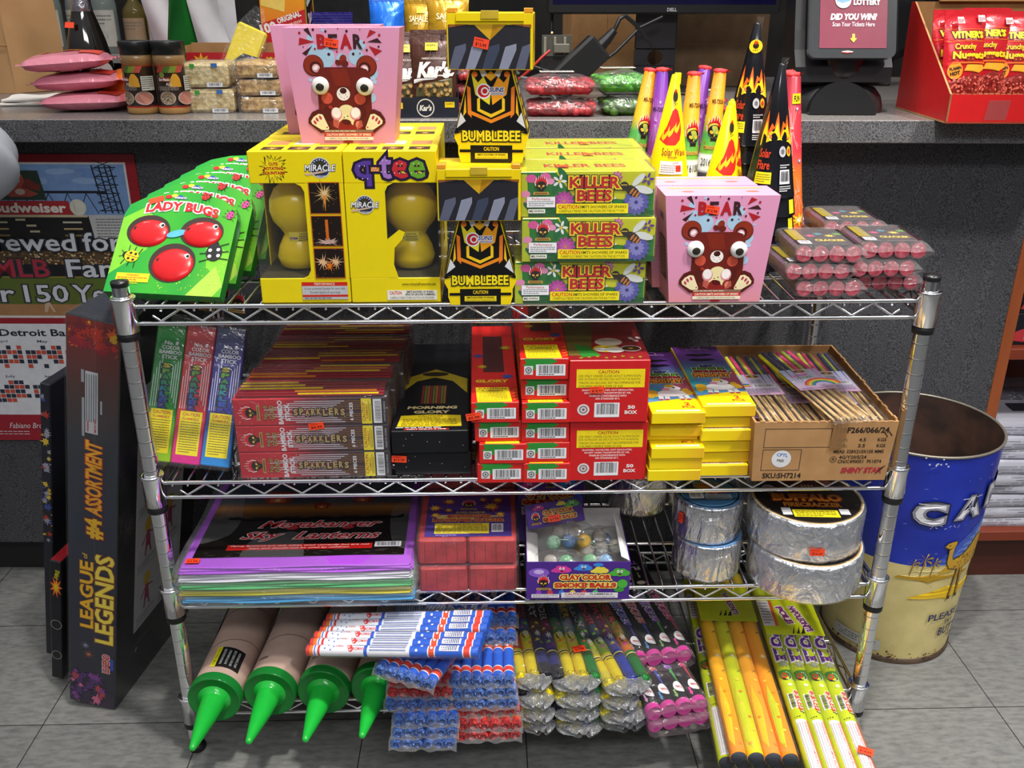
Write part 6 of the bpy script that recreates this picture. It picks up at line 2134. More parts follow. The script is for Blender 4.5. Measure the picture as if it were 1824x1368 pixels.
for i, (k_, x, y, a) in enumerate(left):
 put(k_, '%s-ended roman candle bundle, %s in the stack beside the green nozzles' % ({'B': 'blue', 'R': 'red'}[k_], words[i]), (x, y, Z4 + i * st), R(a))
right = (('R', -.062, 1.228, 1), ('R', -.060, 1.232, -1), ('R', -.060, 1.242, 2), ('B', -.066, 1.238, 0), ('B', -.068, 1.240, 1), ('B', -.072, 1.246, -1))
for i, (k_, x, y, a) in enumerate(right):
 put(k_, '%s-ended roman candle bundle, %s in the stack beside the bagged candles' % ({'B': 'blue', 'R': 'red'}[k_], words[i]), (x, y, Z4 + i * st), R(a))
put('B', 'blue-ended roman candle bundle lying slantwise on top of the stack beside the nozzles', (-.190, 1.232, Z4 + 7 * st), R(-24))
dup(rb, 'blue-ended roman candle bundle set back on top of the stack beside the bags', (-.066, 1.330, Z4 + 6 * st), R(0))
dup(rb, 'second blue-ended bundle set back, topmost of its stack under the cracker bricks', (-.064, 1.350, Z4 + 7 * st), R(1))
# two loose packs of three lying slantwise on top
def pack3(label, p, q):
 p, q = Vector(p), Vector(q)
 d_ = (q - p).normalized()
 side = d_.cross(Vector((0, 0, 1))).normalized()
 up = side.cross(d_)
 t = candle_bundle(label, (0, 0, 0), 0, 3, False, ends=False)
 M = Matrix((side, d_, up)).transposed().to_4x4()
 M.translation = p - side * .027
 t.matrix_world = M
 return t
pack3('pack of three white and blue roman candles lying slantwise, nearer the nozzles', (-.300, 1.275, .268), (-.018, 1.218, .304))
pack3('pack of three white and blue roman candles lying slantwise, behind the nearer pack', (-.288, 1.330, .263), (-.010, 1.282, .300))
# ---------------------------------------------------------------- bags of assorted candles
def bag_candles(label, loc, rz, cols, r=.0105, L=.30, two=True):
 t = thing('candle_bag', label, 'roman candle pack', loc, rz, 'clear bags of assorted candles')
 n = len(cols)
 rg_ = random.Random(len(label))
 for k, c in enumerate(cols):
  g = G()
  cx = r + k * 2 * r
  top, mid, bot, end = c
  yo = rg_.uniform(-.004, .004)
  segs = [(0, .018, end), (.018, .050, bot), (.050, .053, '#2c2410'), (.053, .056, '#e8dc8a'), (.056, .062, bot), (.062, .105, mid), (.105, .30, top)]
  g.M = Matrix.Translation((cx, yo, r)) @ Matrix.Rotation(R(-90), 4, 'X')
  for a, b, cc in segs:
   g.lathe([(r * (.9 if a == 0 else 1), a), (r, b)], P(cc, .3, vary=.05), 18, (a == 0, b >= L - .001))
  g.M = Matrix.Translation((0, yo, 0))
  d = D(g, fn=cyl(r, cx), h=.0002, dh=.00005)
  d.circ(.001, .098, .0082, '#1a1818', ry=.015, n=16)
  d.star(.001, .098, .003, .008, 7, '#c8c8c8', sy=1.4)
  for u, v, rr_ in ((-.005, .118, .005), (.004, .128, .006), (-.002, .080, .006), (.005, .072, .004)):
   d.star(u, v, rr_ * .3, rr_, 8, rg_.choice(('#e8d02c', '#e8702c', '#8ad03a', '#c84ab0')), jit=.3)
  s_ = ('CYBER', 'URBAN', 'THUNDER', 'FURY', 'LASER')[(k + len(label)) % 5]
  d.text(s_, 0, .185, .085, .0125, rg_.choice(('#c8d0e8', '#e0b82c', '#c83a4a', '#3a4a9a')), .05, rot=R(-90), out=[('#1c1a24', .09)])
  d.text('MEGABANGER', 0, .0445, .013, .0035, '#5a4a10', .02)
  ca = g.build('candle', t)
  g = G()
  g.M = Matrix.Translation((cx, yo, r)) @ Matrix.Rotation(R(90), 4, 'X')
  g.lathe([(r * .95, 0), (r * 1.1, .008), (r * .8, .015)], foil('twist_' + end, end, .35, 90, 1.2, metal=.2), 16, (True, True), True, wob=lambda a, z: 1 + .16 * math.sin(4 * a + z * 200))
  g.build('twisted_end', ca)
 W = 2 * r * n
 g = G()
 wrap_ = film('candle_bag_film', '#e8e8e0', amount=.02, bump=.8, scale=36, rough=.14, haze=.03)
 endf = film('bag_end_film', '#b8bcc4', amount=.10, bump=1.5, scale=60, rough=.18, haze=.12)
 def sk(a, b):
  th = a * 2 * PI
  x = math.copysign(abs(math.cos(th)) ** .5, math.cos(th)); z = math.copysign(abs(math.sin(th)) ** .5, math.sin(th))
  return (W * .5 + (W * .5 + .002) * x, -.012 + b * (L + .012), r + (r + .0018) * z)
 g.grid(sk, 28, 6, wrap_)
 def en(a, b):
  th = a * 2 * PI
  f = math.cos(b * PI / 2) ** .7
  return (W * .5 + (W * .5 + .002) * math.cos(th) * (.35 + .65 * f), -.012 - .026 * b - .003 * math.sin(6 * th), r * .9 + (r + .0018) * math.sin(th) * (.25 + .75 * f) + .003 * math.sin(5 * th + 3 * b) * b)
 g.grid(en, 30, 6, endf)
 g.build('clear_bag', t)
 return t
YE, NV, GN, BK, OR_ = '#e8d014', '#2c2c7a', '#1c7a34', '#20202c', '#e0601c'
A = [('#28285a', '#d83a3a', YE, YE), ('#3a4a7a', YE, YE, YE), ('#5a2a2a', '#3a2c6a', NV, BK)]
B_ = [('#6a2a3c', '#5a3a9a', NV, BK), ('#4a7a5a', YE, YE, YE), ('#8a9ab0', '#d8d040', YE, YE), (GN, '#2a8a3a', GN, GN), ('#6a7a2c', OR_, YE, YE)]
C_ = [('#3a3a5a', '#d8d060', YE, '#d8c840'), ('#3a4a6a', '#8aa82c', YE, YE), ('#6a2a5a', '#5a5ab8', '#2c3cb0', '#2c3cb0'), ('#8a7a1c', '#d8702c', GN, GN)]
bags = (('clear candle bag lowest at the left, next to the red bundles', (.046, 1.262, Z4), 8, A), ('clear candle bag in the middle of the lowest row of bags', (.108, 1.256, Z4), 4, C_), ('clear candle bag lowest on the right, beside the black pack', (.184, 1.262, Z4), 10, C_[:4]),
  ('clear candle bag in the second layer at the left', (.044, 1.262, Z4 + .0245), 6, A), ('clear candle bag in the second layer, middle', (.104, 1.262, Z4 + .0245), 5, B_[:4]), ('clear candle bag in the second layer on the right', (.182, 1.252, Z4 + .0245), 9, C_[:3] + C_[:1]),
  ('clear candle bag in the third layer on the left', (.042, 1.268, Z4 + .049), 5, B_[:3]), ('clear candle bag in the third layer in the middle', (.106, 1.266, Z4 + .049), 5, C_[:4]), ('clear candle bag in the third layer on the right', (.184, 1.258, Z4 + .049), 8, A),
  ('top clear candle bag at the left with three candles', (.038, 1.285, Z4 + .0735), 5, A), ('top clear candle bag in the middle with five candles', (.102, 1.278, Z4 + .0735), 6, B_[:4]), ('top clear candle bag on the right with blue and green candles', (.186, 1.262, Z4 + .0735), 13, C_))
for lb_, loc, a, cc in bags:
 b_ = bag_candles(lb_, loc, R(a), cc)
 if lb_.startswith('top clear candle bag in the middle'):
  sticker(b_, (.058, .052, .0232), (1, 0, 0), (0, 1, 0), '$15.99', .023, .016, rot=.12)
# ---------------------------------------------------------------- black flashing candles
def thunder_pack(label, loc, rz, card):
 t = thing('flashing_candle_pack', label, 'roman candle pack', loc, rz, 'black packs with magenta ends')
 r, L, n = .0138, .33, 4
 for k in range(n):
  g = G()
  cx = r + k * 2 * r
  g.M = Matrix.Translation((cx, 0, r)) @ Matrix.Rotation(R(-90), 4, 'X')
  g.lathe([(r, 0), (r, L)], P('#1a181c', .28), 22)
  g.M = Matrix()
  d = D(g, fn=cyl(r, cx), h=.0003, dh=.00005)
  c1, c2 = (('#3a3a9a', '#e06a3a'), ('#3a4ab0', '#e0707a'), ('#3a9a4a', '#c84aa0'), ('#b03a4a', '#e08a3a'))[k]
  for j in range(22):
   a0, a1 = j / 22, (j + 1) / 22
   u0 = -.010 + .020 * a0 + .003 * math.sin(9 * a0)
   u1 = -.010 + .020 * a1 + .003 * math.sin(9 * a1)
   w0 = .006 * (.5 + math.sin(PI * a0))
   d.poly([(-u0, .03 + .24 * a0), (-u0 + w0, .03 + .24 * a0), (-u1 + w0, .03 + .24 * a1), (-u1, .03 + .24 * a1)], c2 if j % 5 == 0 else c1)
  d.text('THUNDER', .001, .130, .100, .0150, ('#4a5ab0', '#c86a5a', '#8a5ac0', '#c84a7a')[k], .05, rot=R(-84), out=[('#e8dce8', .05)])
  d.text('CANDLE', -.006, .205, .055, .008, '#8a8488', .03, rot=R(-90))
  d.circ(.004, .034, .0095, '#e4e0e2', ry=.0135, n=18)
  d.text('DUAL', .004, .034, .012, .005, '#c83a3a', .02, rot=R(180))
  d.poly([(-.007, .010), (-.004, .018), (-.0055, .018), (-.0055, .030), (-.0085, .030), (-.0085, .018), (-.010, .018)], ('#d8a0c0', '#5a8ac8', '#8ab06a', '#e84a9a')[k])
  g.build('candle', t)
  g = G()
  g.M = Matrix.Translation((cx, 0, r)) @ Matrix.Rotation(R(90), 4, 'X')
  g.lathe([(r * 1.03, -.008), (r * 1.03, .004)], P('#c03a8c', .3), 22, (False, False))
  g.lathe([(r * 1.03, .004), (r * .93, .0048), (r * .90, .0020), (.0004, .0018)], P('#a8347c', .35), 22)
  g.build('magenta_cap', t)
 W = 2 * r * n
 if card:
  g = G()
  g.box(.002, W - .002, .195, .32, 2 * r + .0008, 2 * r + .0016, P('#1a171a', .3), .0002)
  d = topd(g, 0, 0, 2 * r + .0016)
  d.text('FLASHING', W * .5, .255, .080, .013, '#b8b0bc', .05, rot=R(180))
  d.text('THUNDER', W * .5, .275, .080, .013, '#8a5ab0', .05, rot=R(180))
  d.circ(W * .5, .225, .014, '#dcd8da', ry=.011); d.circ(W * .5, .225, .005, '#b03a3a', ry=.003)
  for sd in (-1, 1):
   d.poly([(W * .5 + sd * .030, .220), (W * .5 + sd * .030 + .003, .228), (W * .5 + sd * .030 + .001, .228), (W * .5 + sd * .030 + .001, .240), (W * .5 + sd * .030 - .001, .240), (W * .5 + sd * .030 - .001, .228), (W * .5 + sd * .030 - .003, .228)], '#a8b07a')
  for k in range(3):
   d.circ(W * (.25 + .25 * k), .205, .009, ('#c8b0c0', '#b0b8c8', '#c8b8a0')[k], ry=.006)
  g.build('header_card', t)
 g = G()
 def sk(a, b):
  th = a * 2 * PI
  x = math.copysign(abs(math.cos(th)) ** .4, math.cos(th)); z = math.copysign(abs(math.sin(th)) ** .4, math.sin(th))
  f = 1 if b > .08 else .75 + .25 * b / .08
  return (W * .5 + (W * .5 + .002) * x * (1.0 if b > .08 else .99), -.020 + b * (L + .02), r + (r + .0016) * z * f + (.002 * math.sin(9 * th) if b < .08 else 0))
 g.grid(sk, 40, 12, film('black_pack_film', amount=.03, bump=1.0, scale=40, rough=.12, haze=.03))
 g.build('clear_wrap', t)
 return t
thunder_pack('black candle pack with magenta ends, lower of the two', (.2640, 1.236, Z4), R(11), False)
q = thunder_pack('black candle pack with magenta ends, upper of the two, with header card', (.2590, 1.232, Z4 + .0300), R(11.5), True)
sticker(q, (.018, .072, .0300), (1, 0, 0), (0, 1, 0), '$16.99', .023, .017, rot=-.3)
q2 = thunder_pack('black candle pack set back on top, under the smoke ball box', (.2480, 1.330, Z4 + .0600), R(9), True)
# ---------------------------------------------------------------- long cannon packs at the right end
def pole_pack(label, loc, rz, side, r=.0136, L=.50, n=4):
 t = thing('long_candle_pack', label, 'roman candle pack', loc, rz, 'long candle packs')
 W = 2 * r * n
 for k in range(n):
  g = G()
  cx = r + k * 2 * r
  yl = ramp_mat('pole_a', ((0, '#f09a1c'), (.3, '#f0b01c'), (.6, '#e8c41c'), (1, '#c8b81c')), 'Y', 0, L, .25) if side == 'A' else P('#c8d01c', .28)
  g.M = Matrix.Translation((cx, 0, r)) @ Matrix.Rotation(R(-90), 4, 'X')
  m = (ramp_mat('pole_%d' % k, ((0, ('#e88a2c', '#d8c828', '#f0943c', '#f0902c')[k]), (.25, ('#f0a41c', '#c0cc20', '#f0a030', '#f09a1c')[k]), (.6, ('#f0b41c', '#c8c81c', '#f0a820', '#f0a018')[k]), (1, '#b8a414')), 'Y', 0, L, .25)) if side == 'A' else P('#c4d01c', .28)
  g.lathe([(r, 0), (r, L)], m, 22)
  g.M = Matrix()
  d = D(g, fn=cyl(r, cx), h=.0002, dh=.00005)
  rg_ = random.Random(k)
  if side == 'A':
   for v in (.19, .30, .40):
    for j in range(3):
     d.line((.002 + .002 * j, v + .003 * j), (.011, v + .010 - .004 * j + (.004 if j == 1 else 0)), .0012, '#1c1a14')
   d.star(.003, .235, .002, .008, 9, '#f6ecb0')
   d.sheet([(-.012, .02), (-.004, .01), (.002, .10), (-.006, .16), (-.012, .12)], '#c8cc28' if k % 2 else '#f0bc28', 3, 8)
   for j in range(6):
    d.circ(rg_.uniform(-.008, .008), .02 + .03 * j, .003, '#f0c83c' if j % 2 else '#e8842c', n=8)
  else:
   d.rect(-.010, .004, .012, .115, '#e8e4e2', 6, 1)
   d.rect(.008, .004, .0125, .115, '#e8682c', 2, 1)
   d.text('WARNING SHOOTS FLAMING BALLS', .0045, .060, .100, .0042, '#c83a3a', .02, rot=R(-90))
   for j in range(3):
    d.rect(-.009 + j * .004, .008, -.0075 + j * .004, .108, '#b8b4b8')
   for j in range(3):
    d.line((-.010 + .004 * j, .120), (.004 + .003 * j, .134), .0018, '#1c1a14')
   d.barcode(-.010, .140, .000, .178, vert=True, seed=k)
   d.text('8-BALLS', .0062, .160, .048, .0095, '#d8281c', .05, rot=R(-90), out=[('#f4f0e8', .09)])
   d.circ(.000, .198, .004, '#e8ecb0', n=10)
   # toothy green head
   d.sheet([(-.013, .216), (.013, .212), (.014, .245), (-.013, .243)], '#4a8a24', 6, 4)
   d.circ(-.002, .220, .0085, '#1a1614', ry=.0100, n=16); d.circ(-.005, .222, .0052, '#e03a2c', ry=.0072, n=12)
   for j in range(8):
    a = -1.3 + j * .38
    d.circ(-.002 + .0085 * math.cos(a), .220 + .010 * math.sin(a), .0011, '#f0ece0', n=6)
   d.star(.0, .252, .004, .010, 7, '#a8a898')
   d.text('POLE', .0, .305, .085, .0200, '#6a2a8c', .06, rot=R(-90), out=[('#f4eef0', .09)])
  g.build('tube', t)
 # plugged ends
 g = G()
 for k in range(n):
  g.M = Matrix.Translation((r + k * 2 * r, -.0006, r)) @ Matrix.Rotation(R(90), 4, 'X')
  g.lathe([(r * .96, -.001), (r * .94, .0006), (.0004, .0002)], P('#3c4048', .7, bump=.5, scale=200), 20)
 g.build('plugged_ends', t)
 g = G()
 g.box(.0, W, .335, .46, 2 * r + .0008, 2 * r + .0018, P('#b0b818' if side == 'A' else '#c4cc18', .3), .0002)
 d = topd(g, 0, 0, 2 * r + .0018)
 if side == 'A':
  for j in range(3):
   d.poly([(W * .35 + .008 * j, .350), (W * .35 + .010 * j + .004, .352), (W * .35 + .009 * j + .008, .372)], '#1c1a14')
  d.text('NAPOLEONITE', W * .6, .39, .07, .012, '#7a2a6a', .05, rot=R(-80), out=[('#e8e0d8', .08)])
 else:
  d.rect(.0, .36, .022, .44, '#dcd6d2'); d.rect(.022, .36, .028, .44, '#e8682c'); d.micro(.002, .365, .020, .435, 8, '#8a8486', .5)
  d.text('POLE', W * .42, .395, .055, .014, '#7a2a6a', .06, rot=R(-75), out=[('#f0e8e8', .09)])
  d.text('NAPOLEONITE', W * .68, .385, .080, .014, '#7a2a6a', .06, rot=R(-75), out=[('#f0e8e8', .09)])
  for j in range(3):
   d.poly([(W * .45 + .008 * j, .338), (W * .45 + .010 * j + .004, .340), (W * .45 + .009 * j + .008, .362)], '#1c1a14')
 g.build('header_card', t)
 g = G()
 def sk(a, b):
  th = a * 2 * PI
  x = math.copysign(abs(math.cos(th)) ** .4, math.cos(th)); z = math.copysign(abs(math.sin(th)) ** .4, math.sin(th))
  return (W * .5 + (W * .5 + .0015) * x, .002 + b * (L - .002), r + (r + .0012) * z)
 g.grid(sk, 36, 10, film('pole_film', amount=.015, bump=.5, scale=22, rough=.1, haze=.015))
 g.build('clear_wrap', t)
 return t
pole_pack('long yellow and white candle pack, bottom of the left pile at the right end', (.3660, 1.150, Z4), R(-4.5), 'B')
pole_pack('long orange and yellow candle pack on top of the left pile, with grey plugged ends', (.3780, 1.130, Z4 + .0290), R(-4.0), 'A')
pole_pack('long yellow candle pack, bottom of the pile at the far right end', (.5020, 1.095, Z4), R(-3.5), 'A')
q = pole_pack('long yellow candle pack with purple lettering on top of the far right pile', (.4900, 1.085, Z4 + .0290), R(-4.5), 'B')
sticker(q, (.098, .045, .0290), (1, 0, 0), (0, 1, 0), '$14.99', .024, .016, rot=-.4)
# ================================================================ tall boxes on the floor at the left
def spark_art(d, u0, v0, u1, v1, cols, seed, n=26):
 g_ = random.Random(seed)
 for _ in range(n):
  u, v = g_.uniform(u0, u1), g_.uniform(v0, v1)
  r_ = min(g_.uniform(.006, .018), u - u0 + .001, u1 - u + .001, v - v0 + .001, v1 - v + .001)
  d.star(u, v, r_ * .5, r_, 7, g_.choice(cols), rot=g_.uniform(0, 3), jit=.4)
t = thing('assortment_box', 'tall shrink-wrapped black assortment box standing on the floor beside the rack', 'firework box', (-.8215, 1.4505, .0162), (0, R(10.6), R(-9)))
W, DP, H_ = .093, .318, .808
g = G()
side_m = ramp_mat('assort_front', ((0, '#2c1a3c'), (.08, '#1c1c2c'), (.5, '#262c3c'), (.72, '#30343c'), (.84, '#4a3430'), (1, '#7a2420')), 'Z', 0, H_, .25)
g.box(0, W, 0, DP, 0, H_, P('#15161a', .25), .002, front=side_m, top=P('#2c3038', .22))
d = front(g)
spark_art(d, .004, .748, W - .004, .804, ('#a8281c', '#c8981c', '#8a1c2c', '#c8541c', '#6a1c24'), 3, 40)
d.rect(.034, .60, .056, .715, '#b8babe'); d.rect(.028, .592, .0325, .665, '#9a9ca2'); d.rect(.027, .693, .032, .716, '#9a9ca2'); d.rect(.060, .640, .0635, .665, '#9a9ca2')
for k in range(5):
 d.rect(.036 + k * .004, .622, .0375 + k * .004, .71, '#5a5c64')
d.text('WARNING', .0385, .613, .021, .004, '#b02a28', .03, rot=R(90)); d.text('IMPORTANT', .0515, .616, .026, .004, '#b02a28', .03, rot=R(90))
lb1, lb2 = '#e8b01c', '#f0d84a'
d.text('ASSORTMENT', .049, .512, .150, .030, '#e8a81c', .03, shear=.2, rot=R(90), out=[('#b02a24', .05)])
d.text('#4', .050, .410, .042, .034, '#e8b41c', .05, rot=R(90), out=[('#8a2418', .05)])
d.text('LEAGUE', .036, .262, .150, .026, lb1, .03, rot=R(90), out=[('#6a3a10', .04)])
d.text('of', .033, .348, .012, .010, '#d8a83a', .02, rot=R(90))
d.text('LEGENDS', .070, .258, .200, .036, lb2, .03, rot=R(90), out=[('#8a4a10', .04)])
d.text('LEGEND', .074, .111, .045, .014, '#c83a2c', .05, rot=R(90), out=[('#d8d4dc', .07)])
d.rect(.083, .098, .089, .125, '#2a4ab0')
spark_art(d, .004, .004, .075, .082, ('#7a3a8a', '#a83a4a', '#4a2464', '#c8648a', '#2c1c3c'), 9, 34)
d.star(.040, .125, .002, .012, 9, '#b86a4a'); d.star(.034, .145, .002, .010, 9, '#8a8aa0')
dr = rightd(g, W, 0, 0)
dr.rect(.065, .135, .255, .665, '#c4c4c6')
dr.rect(.075, .095, .290, .108, '#3a3a3e')
rg = random.Random(6)
for i in range(2):
 for j in range(4):
  u, v = .078 + i * .088, .165 + j * .125
  dr.rect(u - .006, v - .022, u + .074, v - .020, '#8a8a90')
  dr.micro(u - .004, v - .018, u + .070, v - .002, 3, '#6a6a70', .4, seed=i * 4 + j)
  dr.circ(u + .036, v + .072, .014, ('#d8b81c', '#c8a81c', '#d8842c', '#c88a2c')[j], ry=.016, n=14)
  dr.poly([(u + .026, v + .022), (u + .046, v + .022), (u + .042, v + .058), (u + .030, v + .058)], '#a82c5a')
  dr.line((u + .030, v + .024), (u + .026, v + .004), .005, '#8a2448'); dr.line((u + .042, v + .024), (u + .048, v + .004), .005, '#8a2448')
  dr.line((u + .030, v + .052), (u + .012, v + .036), .004, '#a82c5a'); dr.line((u + .042, v + .052), (u + .060, v + .046), .004, '#a82c5a')
dr.star(.075, .09, .001, .010, 4, '#c8c8d0')
g.build('printed_box', t)
g = G()
e_ = .0015
g.add([(-e_, -e_, .002), (W + e_, -e_, .002), (W + e_, -e_, H_ + e_), (-e_, -e_, H_ + e_), (-e_, DP, H_ + e_), (W + e_, DP, H_ + e_), (W + e_, DP, .002)], [(0, 1, 2, 3), (3, 2, 5, 4), (1, 6, 5, 2)], film('box_wrap', amount=-.01, bump=.6, scale=14, rough=.14, haze=.012))
g.add([(W * .55, -.0022, .002), (W * .56, -.0022, .002), (W * .56, -.0022, H_), (W * .55, -.0022, H_)], [(0, 1, 2, 3)], FILM2)
g.build('shrink_wrap', t)
t = thing('assortment_box', 'dark printed box standing behind the tall assortment box', 'firework box', (-.8420, 1.775, .0175 + .003), (0, R(10.6), R(-9)))
g = G()
g.M = Matrix.Translation((-.024, -.21 - .0, 0))
g.box(-.020, .0, 0, .20, 0, .62, P('#23242c', .3), .002)
d = front(g, -.020, 0, 0)
spark_art(d, .001, .28, .019, .60, ('#a83a2c', '#3a4a8a', '#8a8a9a', '#c8a83a'), 5, 40)
g.build('printed_box', t)
t = thing('assortment_box', 'low dark box with a red starburst, farthest left beside the tall assortment box', 'firework box', (-.8800, 1.510, .0215), (0, R(10.6), R(-9)))
g = G()
g.box(0, .024, 0, .060, 0, .285, P('#1c1a20', .3), .002, top=P('#8a1c24', .3))
d = front(g)
d.star(.013, .225, .006, .013, 9, '#e0641c', sy=2); d.star(.013, .225, .003, .008, 9, '#e8c01c', sy=2)
d.ring(.012, .135, .010, .0115, '#8a8478'); d.ring(.012, .060, .009, .0105, '#8a8478')
d.text('FIRE', .015, .255, .02, .008, '#c8c01c', .03, rot=R(80))
g.build('printed_box', t)
# ================================================================ poster with a schedule on the counter front
t = thing('beer_poster', 'large red-bordered baseball poster with schedule fixed to the counter front', 'poster', (0, 0, 0))
g = G()
pz = PY - .0032
g.M = CM @ Matrix.Translation((-1.379, pz, .368))
PW, PH = .684, .622
g.box(0, PW, 0, .003, 0, PH, P('#9a1f28', .35), .0004)
d = front(g, dh=.000006)
u1 = PW - .020
d.rect(.0, .290, u1, PH - .016, '#d8d8d4')
d.rect(.0, .292, u1 - .004, PH - .020, P('#7898c8', .4))
rg = random.Random(2)
for _ in range(16):
 d.circ(rg.uniform(.16, u1 - .05), rg.uniform(.545, .595), rg.uniform(.012, .03), rg.choice(('#86a4d0', '#90acd4', '#7090c4')), ry=rg.uniform(.004, .008), n=12)
bk = '#1c2028'
d.rect(.0, .545, u1 - .045, .550, bk)
for x in (.598, .612, .624, .634):
 d.line((x + .012, .505), (x - .002, PH - .022), .003, bk)
for k in range(6):
 y = .510 + k * .017
 d.line((.598, y), (.644, y + .001), .002, bk); d.line((.600, y), (.640, y + .015), .0014, bk); d.line((.640, y), (.600, y + .015), .0014, bk)
for k in range(12):
 x = .14 + .038 * k
 d.line((x, .505), (x + .019, .545), .0016, bk); d.line((x + .038, .505), (x + .019, .545), .0016, bk)
d.rect(.0, .452, .578, .499, '#1d1a1a'); d.rect(.0, .497, .572, .502, '#c8b898')
for i in range(9):
 for j in range(3):
  x = .12 + .050 * i
  if 6 <= i <= 7: continue
  d.rect(x, .458 + j * .0135, x + .038, .4615 + j * .0135, ('#b8a070', '#c8c0a8', '#8a7448')[(i + j) % 3])
for x, y in ((.425, .490), (.445, .478), (.450, .466)):
 d.rect(x, y, x + .02, y + .004, '#c8c0a0')
d.poly([(.14, .502), (.545, .502), (.538, .530), (.14, .530)], '#a82c30')
d.text('Budweiser', .457, .516, .150, .020, '#ece4d8', .035)
d.circ(.556, .517, .0165, '#d8d4c4'); d.line((.548, .528), (.550, .508), .001, '#a89a88')
d.poly([(.402, .532), (.496, .532), (.488, .590), (.394, .590)], '#2c3c30')
d.poly([(.425, .538), (.465, .538), (.482, .544), (.462, .553), (.456, .582), (.438, .582), (.430, .553), (.412, .546)], '#a84a3c')
d.poly([(.450, .556), (.486, .550), (.488, .561), (.463, .576)], '#7a3028'); d.poly([(.411, .567), (.432, .560), (.450, .568), (.437, .577)], '#d8ccc0'); d.circ(.446, .548, .010, '#c8b0a0', ry=.006)
d.poly([(.580, .445), (.656, .445), (.648, .502), (.574, .502)], '#bcbcba')
d.micro(.586, .455, .644, .496, 7, '#6a6a6c', .35)
d.circ(.652, .470, .010, '#3c4a30', ry=.018)
d.rect(.0, .425, u1 - .004, .4525, '#1c1a1c')
d.rect(.0, .398, u1 - .004, .428, '#5a4630')
for _ in range(420):
 u, v = rg.uniform(.10, u1 - .008), rg.uniform(.400, .427)
 d.circ(u, v, rg.uniform(.0016, .0034), rg.choice(('#b89a70', '#d8c49a', '#8a6a40', '#3a2c20', '#a87a50')), ry=.002, n=5)
d.rect(.0, .374, u1 - .004, .400, '#1a1a20'); d.rect(.0, .372, u1 - .004, .375, '#8a7a30')
d.h += .0002
d.rect(.0, .314, u1 - .004, .372, '#5a6a2a'); d.rect(.0, .290, u1 - .004, .315, '#a87a50'); d.rect(.0, .285, PW, .290, '#d8d4d0')
d.poly([(.448, .298), (.455, .298), (.460, .312), (.467, .298), (.472, .298), (.462, .320), (.453, .320)], '#c8a890')
ser = '#d4d6dc'
sh = [('#2c3038', .05)]
for s_, u, v, ww, hh, cc in (('Brewed', .436, .446, .206, .037, ser), ('for', .594, .447, .080, .039, ser), ('MLB', .418, .392, .115, .038, '#a83040'), ('Fans', .576, .392, .130, .038, ser), ('For', .338, .338, .11, .038, ser), ('150', .459, .338, .092, .038, ser), ('Years', .585, .338, .14, .038, ser)):
 d.text(s_, u, v, ww, hh, cc, .015, out=sh)
d.rect(0, .0, PW, .285, '#9a1f2c'); d.rect(0, .062, PW - .004, .272, '#dcdce0')
d.text('Detroit Baseball', .448, .252, .212, .016, '#23262e', .025)
for k, (mname, x) in enumerate((('April', .343), ('May', .428), ('June', .513))):
 for row in range(2):
  d.text((mname, ('July', 'August', 'September')[k])[row], x + .002, .232 - row * .080, .022, .0070, '#3a3c44', .01)
  for i in range(5):
   for j in range(7):
    c = rg.random()
    if (i == 0 and j < 3) or (i == 4 and j > 3) or c < .18:
     continue
    d.rect(x - .038 + j * .0112, .214 - row * .080 - i * .0105, x - .028 + j * .0112, .2230 - row * .080 - i * .0105, '#c8503c' if (i + j // 2 + k) % 2 else '#2c3242')
d.text('Fabiano Brothers', .372, .036, .105, .013, '#e8d8dc', .0, shear=.35)
d.text('Budweiser', .480, .035, .075, .014, '#e8d8dc', .03)
for y in (.014, .020):
 d.micro(.29, y, .40, y + .003, 1, '#d8c0c4', .6)
d.micro(.44, .012, .50, .018, 1, '#d8c0c4', .6)
g.build('printed_sheet', t)
# ================================================================ painted metal bin at the right
t = thing('metal_bin', 'blue and cream metal bin with camel picture beside the rack', 'trash bin', (.8580, 1.660, 0))
rb_, rt_, hb = .1290, .1545, .490
a0 = math.atan2(-1.660, -.858)
def binfn(u, v, h):
 r = rb_ + (rt_ - rb_) * v / hb + h
 a = a0 + u
 return (r * math.cos(a), r * math.sin(a), v)
cream = speck('bin_cream', '#c8b878', '#dccb8c', 16, .4, .3, .7)
blue = speck('bin_blue', '#1a2c98', '#2438b0', 9, .3, .35, .65)
g = G()
g.lathe([(rb_, .006), (rb_ + (rt_ - rb_) * .245 / hb, .245)], cream, 64, (True, False))
g.lathe([(rb_ + (rt_ - rb_) * .245 / hb, .245), (rt_, hb)], blue, 64, (False, False))
g.lathe([(rt_ - .002, hb), (rb_ - .002, .010)], speck('bin_inside', '#2a1c16', '#4a3026', 12, .8), 64, (False, True))
g.lathe([(rb_ + .0035, 0), (rb_ + .0035, .010), (rb_ + .0005, .012)], P('#4a3a2c', .6, vary=.3, scale=30), 64, (True, False))
d = D(g, fn=binfn, h=.0004, dh=.00001)
